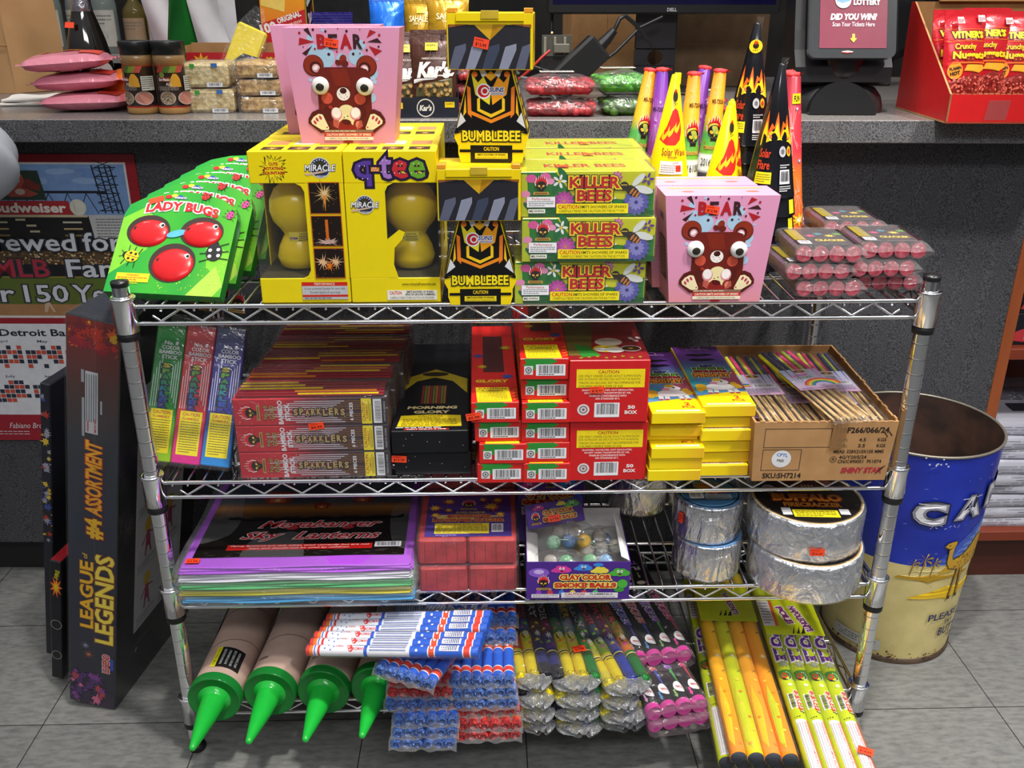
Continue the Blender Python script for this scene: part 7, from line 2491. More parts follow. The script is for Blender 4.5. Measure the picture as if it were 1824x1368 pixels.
# sky glow and sands
for k, c in enumerate(('#3c58bc', '#6a8ad0', '#a0b8e0', '#d8e0ee')):
 d.sheet([(.42 + .10 * k, .245), (1.9, .245), (1.9, .36 - .012 * k), (1.3, .335 - .012 * k), (.9 + .06 * k, .30 - .012 * k), (.60 + .08 * k, .262 - .004 * k)], c, 14, 10)
d.h += .0003
d.sheet([(.10, .218), (1.9, .218), (1.9, .2465), (.5, .2465)], cream, 20, 2)
d.h += .0003
d.sheet([(.02, .212), (.5, .206), (1.2, .210), (1.2, .224), (.55, .226), (.12, .222)], '#b08a1c', 16, 3)
d.sheet([(.20, .168), (.45, .160), (.9, .158), (1.5, .165), (1.5, .190), (.8, .192)], '#e0b81c', 20, 4)
d.sheet([(.60, .226), (.86, .226), (.73, .245)], '#c8a02c', 4, 5)
d.h += .0003
def palm(u, v, k):
 d.line((u, v), (u + .03, v + .030 * k), .010, '#8a6a20')
 for j in range(7):
  a = j * PI * 2 / 7 + .3
  d.poly([(u + .03, v + .030 * k), (u + .03 + .075 * k * math.cos(a + .2), v + .030 * k + .011 * k * math.sin(a + .2)), (u + .03 + .085 * k * math.cos(a), v + .030 * k + .012 * k * math.sin(a) - .003)], '#c8a83c' if j % 2 else '#a88a28')
palm(.22, .222, 1.0); palm(.36, .222, 1.35); palm(.50, .222, 1.1)
# camel
cm_, ol = '#c89a28', '#4a3410'
parts_ = (([(.62, .2915), (.66, .2985), (.78, .3015), (.80, .2955), (.77, .288), (.70, .285)], 5, 5), ([(.700, .287), (.775, .289), (.765, .264), (.82, .252), (.77, .238), (.710, .250)], 4, 7),
          ([(.75, .238), (.90, .232), (1.05, .229), (1.58, .227), (1.61, .240), (1.54, .270), (1.34, .295), (1.22, .295), (1.08, .275), (.95, .262), (.80, .258)], 18, 12))
legs_ = [([(u - .018 + e_, .164), (u + .018 + e_, .164), (u + .014 + e_ * .6, .200), (u + .032, .235), (u - .032, .235), (u - .014 + e_ * .6, .200)], 3, 8) for u, e_ in ((.96, -.06), (1.02, .03), (1.46, -.02), (1.54, .04))]
for grow, cc in ((1, ol), (0, cm_)):
 d.h += .00025
 for pts, nu, nv in legs_ + list(parts_):
  mu, mv = sum(p[0] for p in pts) / len(pts), sum(p[1] for p in pts) / len(pts)
  if grow:
   pts = [(u + (.012 if u > mu else -.012), v + (.0016 if v > mv else -.0016)) for u, v in pts]
  d.sheet(pts, cc if grow or len(pts) != 6 or nu != 3 else '#b0841f', nu, nv)
d.h += .00025
rg = random.Random(8)
for _ in range(60):
 u, v = rg.uniform(.82, 1.5), rg.uniform(.236, .262)
 d.circ(u, v, .012, rg.choice(('#a87a1c', '#e0b840', '#8a6414')), ry=.0022, n=6, rot=rg.uniform(-.02, .02))
for u, e_ in ((.96, -.06), (1.02, .03), (1.46, -.02), (1.54, .04)):
 d.sheet([(u - .045 + e_, .159), (u + .022 + e_, .159), (u + .018 + e_, .167), (u - .020 + e_, .167)], ol, 3, 2)
d.circ(.685, .294, .010, '#1c1408', ry=.0014, n=8)
for k, (ch, u) in enumerate((('C', .32), ('A', .86), ('M', 1.42), ('E', 1.95), ('L', 2.45))):
 d.text(ch, u, .368 + .010 * k * (1 if k < 3 else .5), .36 if ch != 'M' else .46, .046, '#dcdce2', .03, out=[('#141a3c', .10), ('#8a8a9a', .065)], res=3)
 d.rect(u - .16, .388 + .010 * k, u + .16, .3895 + .010 * k, '#dcdce2', 4, 1)
d.h += .0003
for s_, u, v, ww, hh in (('PLEASE', .92, .118, .58, .017), ('TRY', 1.05, .098, .2, .010), ('BUTT', 1.08, .076, .40, .021), ('HERE', 1.2, .058, .2, .008)):
 d.text(s_, u, v, ww, hh, '#2a2c5a', .02)
d.rect(-.75, .026, .02, .052, '#bcbcb8', 12, 1); d.micro(-.70, .030, -.05, .048, 3, '#5a5a58', .4)
# wear: scratches and rust along the foot
for _ in range(34):
 u, v = rg.uniform(-1.2, 1.3), rg.uniform(.26, .48)
 d.line((u, v), (u + rg.uniform(-.06, .06), v + rg.uniform(-.006, .006)), .0008, '#8a9ad8')
for k in range(7):
 d.line((.35 + .06 * k, .335 + .004 * (k % 3)), (.38 + .06 * k, .342 - .005 * (k % 2)), .0011, '#c8d0ec')
for _ in range(60):
 u, v = rg.uniform(-1.3, 1.3), .012 + abs(rg.gauss(0, .008))
 d.circ(u, v, rg.uniform(.006, .03), rg.choice(('#6a4420', '#4a2c14', '#8a6a38')), ry=rg.uniform(.001, .0028), n=7)
for _ in range(26):
 u, v = rg.uniform(-1.2, 1.2), rg.uniform(.03, .20)
 d.circ(u, v, rg.uniform(.004, .014), '#8a7a4a', ry=.0008, n=6)
for _ in range(9):
 u = rg.uniform(.1, .4)
 d.circ(u, hb - rg.uniform(.001, .016), .012, '#c8ccd8', ry=.002, n=6)
g.build('bin_body', t)
g = G()
n = 64
g.tube([(rt_ * math.cos(2 * PI * k / n), rt_ * math.sin(2 * PI * k / n), hb) for k in range(n)], .0028, P('#8a8478', .4, .6), 8, closed=True)
g.build('rolled_rim', t)
# ================================================================ wooden cabinet set under the counter at the right
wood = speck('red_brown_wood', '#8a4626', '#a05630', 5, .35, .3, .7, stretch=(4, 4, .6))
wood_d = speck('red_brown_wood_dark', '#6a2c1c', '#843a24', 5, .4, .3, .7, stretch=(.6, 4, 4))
CY = 1.812
t = thing('wooden_cabinet', 'reddish wooden display cabinet built in under the right end of the counter', 'cabinet')
g = G()
g.box(1.078, 1.103, CY, CY + .50, .0, .925, wood, .001)
g.build('side_panel', t)
for z, nme in ((.585, 'shelf'), (.135, 'shelf')):
 g = G()
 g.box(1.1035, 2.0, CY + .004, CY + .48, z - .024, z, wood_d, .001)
 g.build(nme, t)
g = G()
g.box(1.1035, 2.0, CY + .03, CY + .05, 0, .11, P('#4a2014', .4), 0)
g.build('kick_board', t)
g = G()
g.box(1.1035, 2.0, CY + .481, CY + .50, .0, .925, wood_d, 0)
g.build('back_panel', t)
rg = random.Random(5)
z = .1355
for k in range(9):
 h = .024 + .004 * (k % 3)
 o = thing('newspaper_bundle', ('lowest', 'second', 'third', 'fourth', 'fifth', 'sixth', 'seventh', 'eighth', 'topmost')[k] + ' folded newspaper of the stack in the wooden cabinet', 'newspaper', (1.122 + rg.uniform(0, .008), CY + .018 + rg.uniform(0, .012) + (.02 if k == 8 else 0), z), R(rg.uniform(-1.5, 1.5)), 'newspapers in the wooden cabinet')
 g = G()
 slab(g, .36, .27, h - .003, P('#c4c4d0', .6, vary=.05, scale=20), .0016, k, 16, 10)
 d = front(g, 0, -.0030, 0)
 for j in range(3):
  d.micro(.01, .004 + j * .007, .34, .0065 + j * .007, 1, '#6a6a74', .5, seed=k * 3 + j)
 if k == 8:
  d = topd(g, 0, 0, h + .0008)
  d.text('UNITED', .066, .235, .085, .024, '#26262c', .04)
  d.micro(.01, .12, .30, .20, 7, '#7a7a84', .4)
  d.rect(.07, .06, .14, .10, '#3a3a42')
 g.build('folded_paper', o)
 g = G()
 slab(g, .364, .274, h - .0012, FILM2, .0016, k + 5, 16, 10)
 g.v = [(x - .002, y - .002, zz) for x, y, zz in g.v]
 g.build('clear_bag', o)
 z += h + .0015
for k in range(3):
 o = thing('dark_carton', ('lower', 'middle', 'upper')[k] + ' dark printed carton on the middle shelf of the wooden cabinet', 'box', (1.112 + .010 * k, CY + .03, .5855 + k * .071), 0, 'dark cartons in the wooden cabinet')
 g = G()
 g.box(0, .30, 0, .22, 0, .070, P('#16181f', .3), .001)
 d = front(g)
 d.poly([(.0, .01), (.06, .004), (.05, .045), (.01, .03)], '#b8343a'); d.rect(.03, .012, .07, .040, '#9a9aa4'); d.text('FLARE', .05, .055, .05, .012, '#c8c8d0', .03)
 g.build('carton', o)
# ================================================================ things on the countertop
ZC = 1.0655
# paper grocery bag
paper = speck('brown_paper', '#b58a5c', '#c89c6c', 8, .8, .3, .7, bump=.25)
t = thing('paper_bag', 'tall brown paper bag standing at the left end of the counter', 'paper bag', (-1.205, 2.30, ZC), R(-6))
g = G()
def side_(x0, y0, x1, y1, dent, n=10, m=14):
 nx, ny = (y1 - y0), -(x1 - x0)
 l_ = math.hypot(nx, ny); nx /= l_; ny /= l_
 g.grid(lambda u, v: (x0 + (x1 - x0) * u + nx * (dent * math.sin(PI * u) * (.3 + .7 * v) + .002 * math.sin(9 * v + 5 * u)), y0 + (y1 - y0) * u + ny * (dent * math.sin(PI * u) * (.3 + .7 * v) + .002 * math.sin(7 * v + 3 * u)), .36 * v), n, m, paper)
side_(0, 0, .11, 0, .004); side_(.11, 0, .185, .10, -.012); side_(.185, .10, .06, .12, .003); side_(.06, .12, 0, 0, -.006)
g.add([(0, 0, .001), (.11, 0, .001), (.185, .10, .001), (.06, .12, .001)], [(3, 2, 1, 0)], paper)
for z in (.105, .22):
 g.tube([(-.001, -.0035, z), (.055, -.0065, z + .002), (.111, -.003, z + .001)], .0012, paper, 5)
g.build('bag_body', t)
# folded white cloth
t = thing('folded_napkin', 'folded white napkin on the counter beside the paper bag', 'napkin', (-1.000, 2.015, ZC), R(6))
g = G()
for k in range(2):
 g.M = Matrix.Translation((.003 * k, .002 * k, .0005 + .0075 * k))
 slab(g, .155, .10, .0068, P('#e6e2da', .8, bump=.2), .0016, k + 2, 18, 10)
g.build('folded_cloth', t)
# snack bags and blocks
def pouch(name, label, loc, rot, W, L, H_, mat, cat='snack bag', group=None, deco=None, seed=0, part='pouch', ends=True, crinkle=.002, film_=None):
 """pillow pouch lying flat: W across (x), L deep (y), H high; crimped fins at both x ends"""
 t = thing(name, label, cat, loc, rot, group)
 g = G()
 def sf(sgn):
  def fn(u, v):
   if sgn < 0:
    v = 1 - v
   e_ = max(0, math.sin(PI * u)) ** .26 * max(0, math.sin(PI * v)) ** .22
   x = W * (u - .5) * (1.0 - .05 * math.sin(PI * v) * 0)
   y = L * v
   z = H_ * .5 + sgn * H_ * .5 * e_ + crinkle * math.sin(14 * u + seed) * math.sin(9 * v + 2 * seed) * (e_ * .6)
   return (x, y, max(z, .0003))
  return fn
 g.grid(sf(1), 24, 14, mat); g.grid(sf(-1), 24, 14, mat)
 if ends:
  for sd in (-1, 1):
   g.grid(lambda u, v, sd=sd: (sd * (W * .5 + .014 * u), L * (.04 + .92 * v), H_ * .5 + .0022 * math.sin(16 * v + seed) * u), 3, 16, mat)
 g.build(part, t)
 if deco:
  g = G()
  deco(D(g, fn=lambda u, v, h: (lambda q: (q[0], q[1], q[2] + .0012 + h))(sf(1)(u / W + .5, v / L)), h=.0006), t, g)
  if g.v:
   g.build('printed_panel', t)
 return t
pink = foil('pink_foil_bag', '#e08a9c', .30, 22, .5, metal=.25)
redp = foil('red_foil_bag', '#c0343a', .25, 26, .6, metal=.25)
def pinkdeco(d, t, g):
 d.rect(-.045, .055, .015, .105, '#c83a2c', 6, 4); d.rect(-.030, .060, .030, .085, '#e8842c', 6, 3)
 d.rect(.030, .020, .068, .10, '#d84a3a', 4, 6)
for k, (x, y, a, tx) in enumerate(((-.790, 1.895, 3, 0), (-.800, 1.905, 8, .02), (-.812, 1.90, 12, .05))):
 pouch('pink_snack_bag', ('lowest pink snack bag of the pile beside the seasoning jars', 'middle pink snack bag of the pile beside the seasoning jars', 'topmost pink snack bag of the pile beside the seasoning jars')[k], (x, y, ZC + k * .0365), (0, R(-1 - 1.2 * k), R(a)), .150, .130, .036, pink, group='pink snack bags', deco=pinkdeco, seed=k + 1)
pouch('orange_snack_bag', 'orange snack bag tucked between the pink bags and the jars', (-.715, 1.965, ZC), (0, 0, R(10)), .10, .12, .075, foil('orange_bag', '#e0782c', .3, 24, .5, metal=.2), seed=5)
pouch('red_snack_bag', 'glossy red snack bag lying behind the pink snack bags', (-.740, 2.075, ZC), (0, 0, R(2)), .17, .12, .062, redp, seed=3)
# seasoning jars
def jar(label, loc, rz):
 t = thing('seasoning_jar', label, 'seasoning jar', loc, rz, 'seasoning jars')
 g = G()
 body = ramp_mat('jar_body', ((0, '#b88a50'), (.10, '#c09458'), (.12, '#b8281c'), (.15, '#2c2420'), (.80, '#3a2a22'), (.81, '#b8301c'), (.83, '#8a5a30'), (1, '#a8885c')), 'Z', 0, .108, .2)
 g.lathe([(.027, 0), (.0300, .003), (.0305, .014), (.0290, .017), (.0285, .090), (.0300, .097), (.0295, .106), (.0255, .110)], body, 36)
 d = D(g, fn=lambda u, v, h: ((.0292 + h) * math.cos(-PI / 2 + u / .029), (.0292 + h) * math.sin(-PI / 2 + u / .029), v), h=.0004, dh=.0001)
 for x, c in ((-.02, '#a83a2c'), (-.008, '#4a6a24'), (.004, '#7a8a2c'), (.016, '#b84a3a')):
  d.sheet([(x - .008, .076), (x + .004, .076), (x + .010, .088), (x - .002, .088)], c, 3, 3)
 d.sheet([(-.004, .050), (.018, .050), (.016, .066), (.010, .074), (.004, .074), (-.002, .064)], '#d89a2c', 6, 5)
 d.rect(-.024, .060, -.002, .068, '#8a2c20', 5, 1); d.text('Sun Meats', -.013, .064, .020, .0055, '#e8e4dc', .03)
 d.circ(-.016, .072, .005, '#7a8a3a', n=12)
 d.text('ALL', -.004, .0555, .012, .006, '#d8c8b8', .02)
 d.text('PERUANO', -.006, .0475, .034, .0062, '#2a2420', .03, out=[('#b8a898', .06)])
 d.circ(-.010, .030, .0145, '#c8b0a0', ry=.0125, n=22); d.circ(-.010, .030, .0130, '#9a8468', ry=.0112, n=22)
 rg_ = random.Random(3)
 for _ in range(46):
  a, r_ = rg_.uniform(0, 2 * PI), rg_.uniform(0, .0115)
  d.circ(-.010 + r_ * math.cos(a), .030 + .85 * r_ * math.sin(a), .0010, rg_.choice(('#d8d0c0', '#6a5a4a', '#b89a6a', '#8a8a9a')), n=5)
 d.circ(.022, .030, .0145, '#c8b0a0', ry=.0125, n=20); d.circ(.022, .030, .0130, '#b87a6a', ry=.0112, n=20)
 d.rect(.020, .044, .040, .070, '#c8c4b8', 4, 1); d.micro(.021, .046, .039, .069, 6, '#5a564c', .4)
 g.build('jar_body', t)
 g = G()
 g.lathe([(.0300, .108), (.0310, .109), (.0310, .130), (.0300, .132), (.004, .1325)], P('#18181a', .3), 40, wob=lambda a, z: 1 + .006 * math.sin(30 * a))
 g.build('black_lid', t)
 return t
jar('seasoning jar with black lid, next to the pink snack bags', (-.667, 1.895, ZC), R(-18))
jar('seasoning jar with black lid, next to the crispy rice blocks', (-.606, 1.893, ZC), R(16))
# crispy rice blocks in clear wrap
def rice(label, loc, W, H_, col, rz=0):
 t = thing('rice_block', label, 'snack block', loc, rz, 'wrapped crispy rice blocks')
 g = G()
 m = speck('rice_' + col, '#8a6434' if col == 'b' else '#b89a5c', '#c8a468' if col == 'b' else '#e0cfa0', 90, .7, .35, .62, bump=1.2)
 g.box(.002, W - .002, .002, .088, 0, H_, m, .006)
 g.build('crisp_block', t)
 g = G()
 slab(g, W, .09, H_ + .0015, film('snack_film', amount=.05, bump=.9, scale=34, rough=.10, haze=.04), .0014, int(W * 1000) + int(loc[2] * 1000) % 7, 20, 8)
 for sd in (0, 1):
  g.grid(lambda u, v, sd=sd: ((W + .010 * u) if sd else (-.010 * u), .01 + .07 * v, H_ * .5 + .003 * math.sin(14 * v) * u), 3, 10, film('snack_film'))
 g.build('clear_wrap', t)
 g = G()
 d = front(g, 0, -.0018 - .0006, 0)
 d.rect(W * .52, .001, W * .86, .009, '#c8c8cc'); d.barcode(W * .54, .0015, W * .84, .0085)
 if col != 'b':
  d.rect(W * .2, H_ * .78, W * .3, H_ * .95, '#3a9a3a'); d.rect(W * .65, H_ * .82, W * .78, H_ * .98, '#3a6ab0')
 g.build('wrapper_label', t)
 return t
rice('pale crispy rice block, lower of the two next to the jars', (-.580, 1.885, ZC), .092, .044, 'a')
rice('pale crispy rice block, upper of the two next to the jars', (-.584, 1.885, ZC + .0475), .090, .045, 'a', R(1))
for k in range(3):
 rice('brown crispy rice block, %s of the stack of three' % ('bottom', 'middle', 'top')[k], (-.480 - .002 * k, 1.882, ZC + k * .0325), .088, .0290, 'b', R((0, 1, -1)[k]))
rice('crispy rice block at the right of the stack of three, behind the pink boxes', (-.377, 1.884, ZC), .060, .028, 'a')
rice('second crispy rice block at the right, lying on the lowest one behind the pink boxes', (-.376, 1.884, ZC + .0315), .060, .028, 'a')
# colourful candy box behind the blocks
t = thing('candy_display_box', 'open red and yellow candy display box behind the crispy rice blocks', 'display box', (-.605, 2.000, ZC), 0)
g = G()
g.box(0, .215, 0, .002, 0, .105, P('#b8202a', .35), 0); g.box(0, .002, .002, .042, 0, .118, cd, 0); g.box(.213, .215, .002, .042, 0, .118, P('#b8202a', .35), 0); g.box(.002, .213, .040, .042, 0, .122, cd, 0)
d = front(g)
d.rect(.02, .02, .075, .09, '#d8d0b8'); d.star(.03, .085, .010, .020, 8, '#e8b01c'); d.circ(.048, .070, .016, '#e8e4dc'); d.text('POP', .048, .070, .022, .012, '#2c1c1c', .05)
d.poly([(.15, .03), (.19, .03), (.185, .06), (.165, .075), (.15, .06)], '#3a8a8a'); d.text('YUM', .175, .090, .03, .012, '#e0c81c', .05)
g.build('card_tray', t)
t = thing('yellow_packet', 'yellow packet in clear wrap sticking up from the candy display box', 'snack bag', (-.500, 1.994, ZC + .075), (R(-12), R(24), 0))
g = G()
g.box(-.030, .030, -.010, .010, 0, .085, P('#ecd41c', .3), .004)
d = front(g, 0, -.010, 0)
d.poly([(-.02, .0), (.03, .0), (.03, .034), (.0, .030)], '#2c2a34'); d.poly([(.005, .010), (.028, .014), (.028, .032), (.010, .028)], '#7a6ab0'); d.circ(.018, .022, .005, '#d84a3a')
g.build('packet', t)
g = G()
g.grid(lambda u, v: ((-.036 + .072 * u) * (1 - .75 * max(0, v - .6) / .4), -.0125, -.02 + .145 * v), 8, 8, FILM2)
g.build('clear_wrap', t)
# green bottle
t = thing('green_bottle', 'green glass bottle behind the seasoning jars', 'bottle', (-.644, 2.120, ZC), 0)
g = G()
g.lathe([(.034, 0), (.036, .004), (.036, .085), (.034, .10), (.026, .150), (.018, .20), (.0135, .245), (.0135, .29)], glass('green_glass', '#1f7a30', .05, .85), 40)
g.build('glass_body', t)
g = G()
g.lathe([(.0142, .270), (.0142, .300), (.003, .302)], P('#c8c8cc', .3, .5), 24)
g.build('cap', t)
# white carrier bag
t = thing('white_carrier_bag', 'crumpled white plastic carrier bag standing behind the green bottle', 'plastic bag', (-.745, 2.220, ZC), 0)
g = G()
wp = speck('white_poly', '#c8c6ca', '#dcdade', 10, .45, .3, .7, bump=.5)
g.grid(lambda u, v: (.17 * u * (1 - .08 * v) + .008 * math.sin(6 * v), -.018 * math.sin(PI * u) + .008 * math.sin(11 * u + 6 * v) + .030 * u * u, .30 * v * (1 - .22 * max(0, u - .62) / .38 * (1.0 + .4 * math.sin(9 * u)))), 26, 18, wp)
g.grid(lambda u, v: (.17 * (1 - u), .10 - .02 * math.sin(PI * u), .28 * v), 12, 8, wp)
g.grid(lambda u, v: (.006 * math.sin(6 * v) * (1 - u), .10 * (1 - u) , .29 * v), 6, 8, wp)
g.build('bag_body', t)
# champagne bottle
t = thing('champagne_bottle', 'dark champagne bottle with silver neck foil beside the paper bag', 'bottle', (-.905, 2.270, ZC), 0)
g = G()
g.lathe([(.040, 0), (.047, .004), (.049, .02), (.049, .06), (.047, .085), (.040, .120), (.030, .155), (.0225, .180), (.0215, .19)], P('#16120e', .06, spec=.8), 44)
g.build('glass_body', t)
g = G()
g.lathe([(.0225, .176), (.0235, .180), (.0215, .192), (.0185, .235), (.0175, .30), (.004, .302)], foil('neck_foil', '#c0bcc4', .25, 60, .4), 36)
g.build('neck_foil', t)
sticker(t, (-.016, -.0405, .150), (1, 0, 0), (0, .45, .9), None, .020, .013, rot=-.05)
t = thing('price_dome', 'small grey oval price sign in front of the champagne bottle', 'price sign', (-.860, 2.180, ZC), 0)
g = G()
g.prism([(.036 * math.cos(a), .058 + .024 * math.sin(a)) for a in [2 * PI * k / 28 for k in range(28)]], 0, .003, P('#b0aca8', .4))
g.box(-.012, .012, -.012, .015, 0, .002, P('#8a8884', .4), .0003); g.box(-.006, .006, 0, .003, .002, .040, P('#8a8884', .4), .0003)
front(g).text('SALE', 0, .060, .028, .007, '#5a5654', .02); front(g).circ(0, .071, .003, '#6a3a38')
g.build('sign', t)
# bottles on a shelf at the back wall
struct_shelf = G()
struct_shelf.box(-1.75, -.80, 3.02, 3.34, 1.085, 1.110, P('#8a8680', .5), .001)
o = struct_shelf.build('wall_shelf'); tag(o, 'pale shelf edge on the rear wall carrying clear bottles', 'shelf')
g = G()
d = front(g, -1.285, 3.018, 1.0855)
d.rect(0, .0, .105, .030, '#d8d8d8'); d.text('29.99', .045, .015, .060, .018, '#2c2c2e', .04)
tag(g.build('price_label'), 'white price label on the edge of the rear wall shelf', 'price label')
def bottle(label, x, y, kind, h=.26, r=.036):
 t = thing('liquor_bottle', label, 'bottle', (x, y, 1.1108), 0, 'bottles on the rear shelf')
 m = glass('clear_bottle', '#b8c4c0', .06, .7) if kind == 'clear' else glass('amber_bottle', '#8a7a44', .08, .6)
 g = G()
 g.lathe([(r * .95, 0), (r, .004), (r, h * .52), (r * .9, h * .58), (r * .45, h * .68), (r * .36, h * .74), (r * .36, h * .97)], m, 28)
 g.build('glass_body', t)
 g = G()
 c = '#b8b4ac' if kind == 'clear' else '#a08468'
 d = D(g, fn=lambda u, v, h_: ((r + h_) * math.cos(-PI / 2 + u / r), (r + h_) * math.sin(-PI / 2 + u / r), v), h=.0006)
 d.rect(-r * 1.1, .02, r * 1.1, h * .46, c, 10, 1); d.micro(-r * .8, h * .30, r * .8, h * .42, 3, '#6a6660', .4); d.circ(0, h * .18, r * .35, '#6aa09a', n=12)
 g.build('paper_label', t)
 g = G()
 g.lathe([(r * .42, h * .9), (r * .42, h * 1.02), (.002, h * 1.025)], P('#2c2826', .4), 20)
 g.build('cap', t)
 return t
for k, (x, y, kd) in enumerate(((-1.335, 3.10, 'clear'), (-1.255, 3.12, 'clear'), (-1.168, 3.10, 'clear'), (-1.085, 3.12, 'amber'), (-1.005, 3.10, 'amber'), (-1.42, 3.10, 'clear'))):
 bottle(('clear liquor bottle just right of the paper bag on the rear shelf', 'clear liquor bottle left of the champagne bottle on the rear shelf', 'clear liquor bottle with white label right of the champagne bottle', 'amber bottle with tan label on the rear shelf', 'amber bottle next to the white carrier bag on the rear shelf', 'clear liquor bottle mostly hidden by the paper bag')[k], x, y, kd, .27 if kd == 'clear' else .22)
# dark garment behind the counter
t = thing('black_garment', 'black garment hanging behind the counter between the white bag and the snack boxes', 'garment', (-.62, 2.820, .60), 0)
g = G()
bkc = speck('black_cloth', '#0c0c0d', '#18181a', 30, .8)
g.grid(lambda u, v: (.52 * u - .02 * v, .020 * math.sin(7 * u + 2 * v) + .012 * math.sin(15 * u - 5 * v), .95 * v), 40, 24, bkc)
g.grid(lambda u, v: (.52 * (1 - u) - .02 * v, .09 + .015 * math.sin(6 * u), .95 * v), 20, 10, bkc)
for k_ in (0, 1):
 g.grid(lambda u, v, k_=k_: (.52 * k_ - .02 * v, .09 * (u if k_ else 1 - u), .95 * v), 4, 10, bkc)
g.build('cloth', t)
# meat-stick box
t = thing('meat_stick_box', 'tall orange and red snack stick box behind the pink bear boxes', 'snack box', (-.458, 2.045, ZC), R(-4))
g = G()
fire = ramp_mat('stick_box', ((0, '#d8421c'), (.4, '#e8641c'), (.55, '#e8842c'), (.75, '#f0a81c'), (1, '#f0c83c')), 'Z', 0, .30, .35)
g.box(0, .092, 0, .075, 0, .26, fire, .001)
d = front(g)
d.poly([(0, .115), (.092, .150), (.092, .185), (0, .158)], '#c0242c')
d.text('ORIGINAL', .058, .1700, .052, .011, '#f0ecec', .04, rot=.30); d.text('100', .014, .150, .034, .020, '#f0ecec', .05, rot=.25); d.text('SNACK SIZE STICKS', .060, .1560, .050, .005, '#f0d8d4', .02, rot=.30)
d.sheet([(.002, .19), (.05, .18), (.06, .25), (.03, .235), (.012, .255)], '#f0d06a', 4, 6)
dr = rightd(g, .092, 0, 0)
dr.rect(0, 0, .075, .26, '#c8a828'); dr.rect(.012, .02, .066, .25, '#1c1a1a')
dr.text('Slim', .034, .212, .046, .032, '#ececec', .06, rot=.45); dr.text('Jim', .040, .168, .034, .030, '#ececec', .06, rot=.45); dr.line((.014, .150), (.064, .196), .004, '#b8242c')
g.build('card_box', t)
# nut bags, foil pouches and their trays
navy = P('#1c2230', .4)
t = thing('snack_tray', 'dark navy snack tray with round white emblem on the counter', 'display box', (-.172, 1.800, ZC), R(1))
g = G()
g.box(0, .120, 0, .002, 0, .036, navy, 0); g.box(0, .002, .002, .075, 0, .05, navy, 0); g.box(.118, .120, .002, .075, 0, .05, navy, 0); g.box(.002, .118, .073, .075, 0, .11, navy, 0); g.box(.002, .118, .002, .073, 0, .002, navy, 0)
d = front(g)
d.ring(.058, .0175, .0145, .0165, '#d8d4c8'); d.text("Kar's", .058, .0175, .023, .011, '#e0dcd0', .05, shear=.2)
d.rect(.094, .018, .112, .028, '#e8c81c'); d.text('KARS', .103, .0245, .013, .003, '#6a5a14', .02); d.rect(.004, .016, .016, .027, '#e8c81c')
g.build('tray', t)
def nutbag(label, loc, rz, tilt):
 t = thing('nut_bag', label, 'snack bag', loc, (tilt, 0, rz), 'brown nut bags in the tray')
 g = G()
 br = foil('brown_bag_foil', '#4a2a20', .28, 18, .5, metal=.15)
 W, H_ = .086, .132
 fr = lambda u, v: (W * (u - .5), -.014 * max(0, math.sin(PI * u)) ** .6 * max(0, math.sin(PI * min(1, v * 1.15))) ** .6, H_ * v)
 g.grid(fr, 16, 18, br)
 g.grid(lambda u, v: (-fr(u, v)[0], -fr(u, v)[1] + .001, H_ * v), 16, 18, br)
 d = D(g, fn=lambda u, v, h: (lambda q: (q[0], q[1] - .0006 - h, q[2]))(fr(u / W + .5, v / H_)), h=.0002, dh=.0001)
 d.text("Kar's", .002, .060, .064, .030, '#ece8e4', .06, shear=.25)
 d.sheet([(-.036, .036), (.040, .050), (.040, .056), (-.036, .044)], '#ece8e4', 8, 3)
 d.text("AMERICA'S FAVORITE", .002, .080, .046, .004, '#c8b8b0', .02)
 d.sheet([(-.034, .012), (.036, .012), (.036, .046), (-.030, .032)], '#5a5436', 8, 6)
 rg_ = random.Random(3)
 for _ in range(22):
  u, v = rg_.uniform(-.028, .034), rg_.uniform(.014, .036)
  d.circ(u, v, .0052, '#8a6a38', ry=.0034, n=9, rot=rg_.uniform(0, 3)); d.circ(u, v, .0040, '#c8a468', ry=.0026, n=9, rot=rg_.uniform(0, 3))
 d.rect(-.036, .003, .036, .011, '#22203c', 6, 1); d.text('m m m s', .004, .007, .05, .006, '#e0dce8', .05)
 d.rect(-.014, .094, .010, .108, '#ecd41c', 3, 1); d.text('KARS', -.002, .1035, .016, .0035, '#5a4c10', .02)
 d.circ(.018, .120, .004, '#1c0e0a')
 for k in range(7):
  d.rect(-.036 + .011 * k, .085, -.0355 + .011 * k, .128, '#6a4438', 1, 4)
 g.build('bag', t)
 return t
nutbag('brown nut bag standing at the right of the navy tray', (-.100, 1.830, ZC + .022), R(-3), R(-10))
nutbag('brown nut bag standing at the left of the navy tray, half behind the pink box', (-.152, 1.842, ZC + .018), R(4), R(-10))
t = thing('snack_riser', 'tall black display riser behind the navy tray holding foil pouches', 'display box', (-.245, 1.930, ZC), 0)
g = G()
bl_ = P('#131315', .5)
g.box(0, .215, 0, .003, 0, .142, bl_, 0); g.box(0, .003, .003, .12, 0, .142, bl_, 0); g.box(.212, .215, .003, .12, 0, .142, bl_, 0); g.box(.003, .212, .117, .12, 0, .17, bl_, 0); g.box(.003, .212, .003, .117, .084, .087, bl_, 0)
g.build('riser', t)
